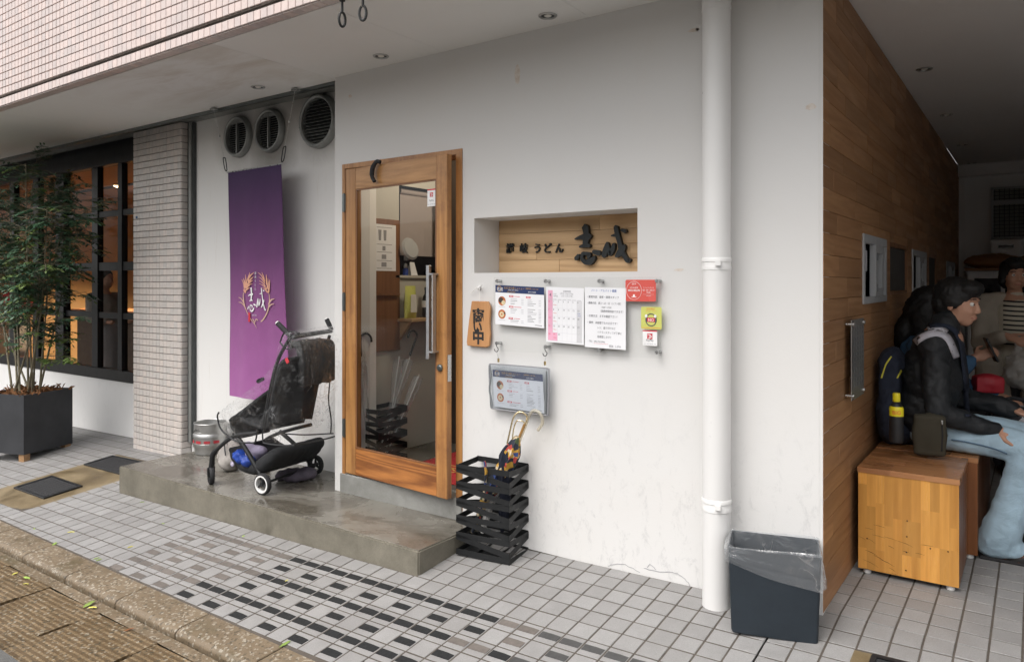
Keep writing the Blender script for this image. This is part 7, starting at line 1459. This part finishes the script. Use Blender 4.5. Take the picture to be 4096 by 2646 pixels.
hq = lambda x, y, z: hc3+H3 @ Vector((x, y, z))
organic('hair', [('e', hq(-.025, 0, .045), (.1, .088, .088), H3), ('e', hq(-.06, 0, -.02), (.068, .085, .1), H3), ('e', hq(.04, 0, .085), (.055, .07, .035), H3), ('e', hq(-.02, -.074, -.01), (.045, .022, .07), H3), ('e', hq(-.02, .074, -.01), (.045, .022, .07), H3)], .01, 'hair_black', cp_, None, smooth=3, disp=wrinkle(.008, 30))
bgc = Vector((-.05, 2.86, .84)); ob_ = organic('carrier_bag', [('e', bgc, (.13, .1, .12)), ('e', bgc+UZ*-.06, (.14, .11, .09)), ('c', bgc+Vector((-.06, 0, .08)), bgc+Vector((-.04, .03, .2)), .035, .012), ('c', bgc+Vector((.06, 0, .08)), bgc+Vector((.02, .03, .2)), .035, .012)], .012, 'bag_plastic', None, bgc-UZ*.13, smooth=4, disp=wrinkle(.02, 16)); tag(ob_, 'white plastic carrier bag hanging from the hands of the standing person', 'carrier bag')
# ---- fittings at the end of the passage
t = thing('wall_heater', 'white wall unit with a dark slot on the end wall of the passage', 'wall unit', (-.1, 6.5, 1.3)); a = EP(3500+1190*.3896, 550+1055*.3896, 6.5); b_ = EP(3500+1505*.3896, 550+1230*.3896, 6.5); mb = MB(); mb.box((a.x, 6.42, b_.z-.1), (b_.x, 6.655, a.z)); mb.build('casing', 'clean_plaster', t, bevel=.01); s0, s1 = EP(3500+1265*.3896, 550+1105*.3896, 6.42), EP(3500+1425*.3896, 550+1130*.3896, 6.42); mb = MB(); mb.box((s0.x, 6.412, s1.z), (s1.x, 6.419, s0.z)); mb.build('slot', 'window_black', t)
t = thing('end_cupboard', 'white framed cupboard with dark panes at the end of the passage', 'cupboard', (.0, 6.2, .05)); a = EP(3500+960*.3896, 550+1370*.3896, 6.3); mb = MB(); mb.box((a.x, 6.2, .05), (a.x+1.2, 6.6, a.z)); mb.build('carcass', 'clean_plaster', t)
for i in range(4):
    for j in range(3): x = a.x+.06+.28*i; z = a.z-.08-.3*j; mb = MB(); mb.box((x, 6.19, z-.25), (x+.24, 6.199, z)); mb.build('pane', 'window_black', t)
mb = MB(); mb.box((a.x-.03, 6.15, a.z+.001), (a.x+1.2, 6.6, a.z+.03)); mb.build('top', 'cafe_wood', t)
ob_ = organic('brown_sack', [('e', Vector((a.x+.25, 6.35, a.z+.1)), (.3, .15, .09)), ('e', Vector((a.x+.55, 6.35, a.z+.08)), (.25, .15, .08))], .02, 'cafe_wood', None, Vector((a.x+.3, 6.35, a.z+.03)), smooth=4, disp=wrinkle(.02, 8)); tag(ob_, 'brown sack lying on the cupboard at the end of the passage', 'sack')
# ---- two people inside the cafe
def cafe_person(label, x, y, zb, h, shirt, face):
    k = h/1.65; M_ = frame(face); o0 = Vector((x, y, zb)); q = lambda a, b, c: o0+M_ @ Vector((a*k, b*k, c*k)); hc_ = q(.02, 0, 1.53)
    pr = head_prims(hc_, M_, k)+[('c', q(0, 0, 1.36), q(.01, 0, 1.48), .05*k, .046*k), ('c', q(0, 0, .85), q(0, 0, 1.3), .11*k, .1*k), ('c', q(0, .17, 1.32), q(0, -.17, 1.32), .05*k, .05*k)]
    for s in (-1, 1): pr += [('c', q(0, s*.18, 1.31), q(.04, s*.22, 1.06), .045*k, .036*k), ('c', q(.04, s*.22, 1.06), q(.24, s*.14, 1.02), .036*k, .026*k), ('e', q(.29, s*.13, 1.02), (.05*k, .035*k, .025*k)), ('c', q(0, s*.09, .85), q(0, s*.09, .06), .07*k, .045*k)]
    p_ = organic('person', pr, .011, 'skin', None, o0, smooth=3); tag(p_, label, 'person')
    organic('shirt', [('c', q(0, 0, .85), q(0, 0, 1.25), .14*k, .135*k), ('c', q(0, .16, 1.31), q(0, -.16, 1.31), .07*k, .07*k)]+[z_ for s in (-1, 1) for z_ in (('c', q(0, s*.18, 1.31), q(.04, s*.22, 1.06), .066*k, .055*k), ('c', q(.04, s*.22, 1.06), q(.2, s*.155, 1.03), .055*k, .045*k))], .017, shirt, p_, None, smooth=4)
    organic('apron', [('c', q(.03, .0, .5), q(.02, 0, .9), .15*k, .15*k)], .02, 'apron_grey', p_, None, smooth=3)
    organic('hair', [('e', hc_+M_ @ (Vector((-.025, 0, .045))*k), (.102*k, .088*k, .09*k), M_), ('e', hc_+M_ @ (Vector((-.06, 0, -.02))*k), (.07*k, .085*k, .09*k), M_)], .014, 'hair_black', p_, None, smooth=3)
p1 = Y4(420, 1300, 1.15); cafe_person('person in pale shirt and grey apron standing inside the cafe window', p1.x, 1.15, -.05, 1.62, 'grey_cloth', (1, .2, 0))
p2 = Y4(80, 1300, 1.6); cafe_person('person in red seen through the cafe window behind the tree', p2.x, 1.6, -.05, 1.58, 'bag_red', (.6, -.5, 0))
# ================================================================ the building across the street (seen only in reflections)
OB = thing('opposite_building', 'plain pale building across the street', 'building', (-4, -20, -.3)); mb = MB(); mb.box((-40, -26, -1), (34, -20, 4.4)); mb.build('wall', 'shop_wall_pink', OB)
for i in range(14):
    for z in (.6, 2.7): x = -28+3.7*i; mb = MB(); mb.box((x, -19.99, z), (x+1.9, -19.95, z+1.4)); mb.build('window', 'window_black', OB)
bpy.data.scenes.remove(TMP)
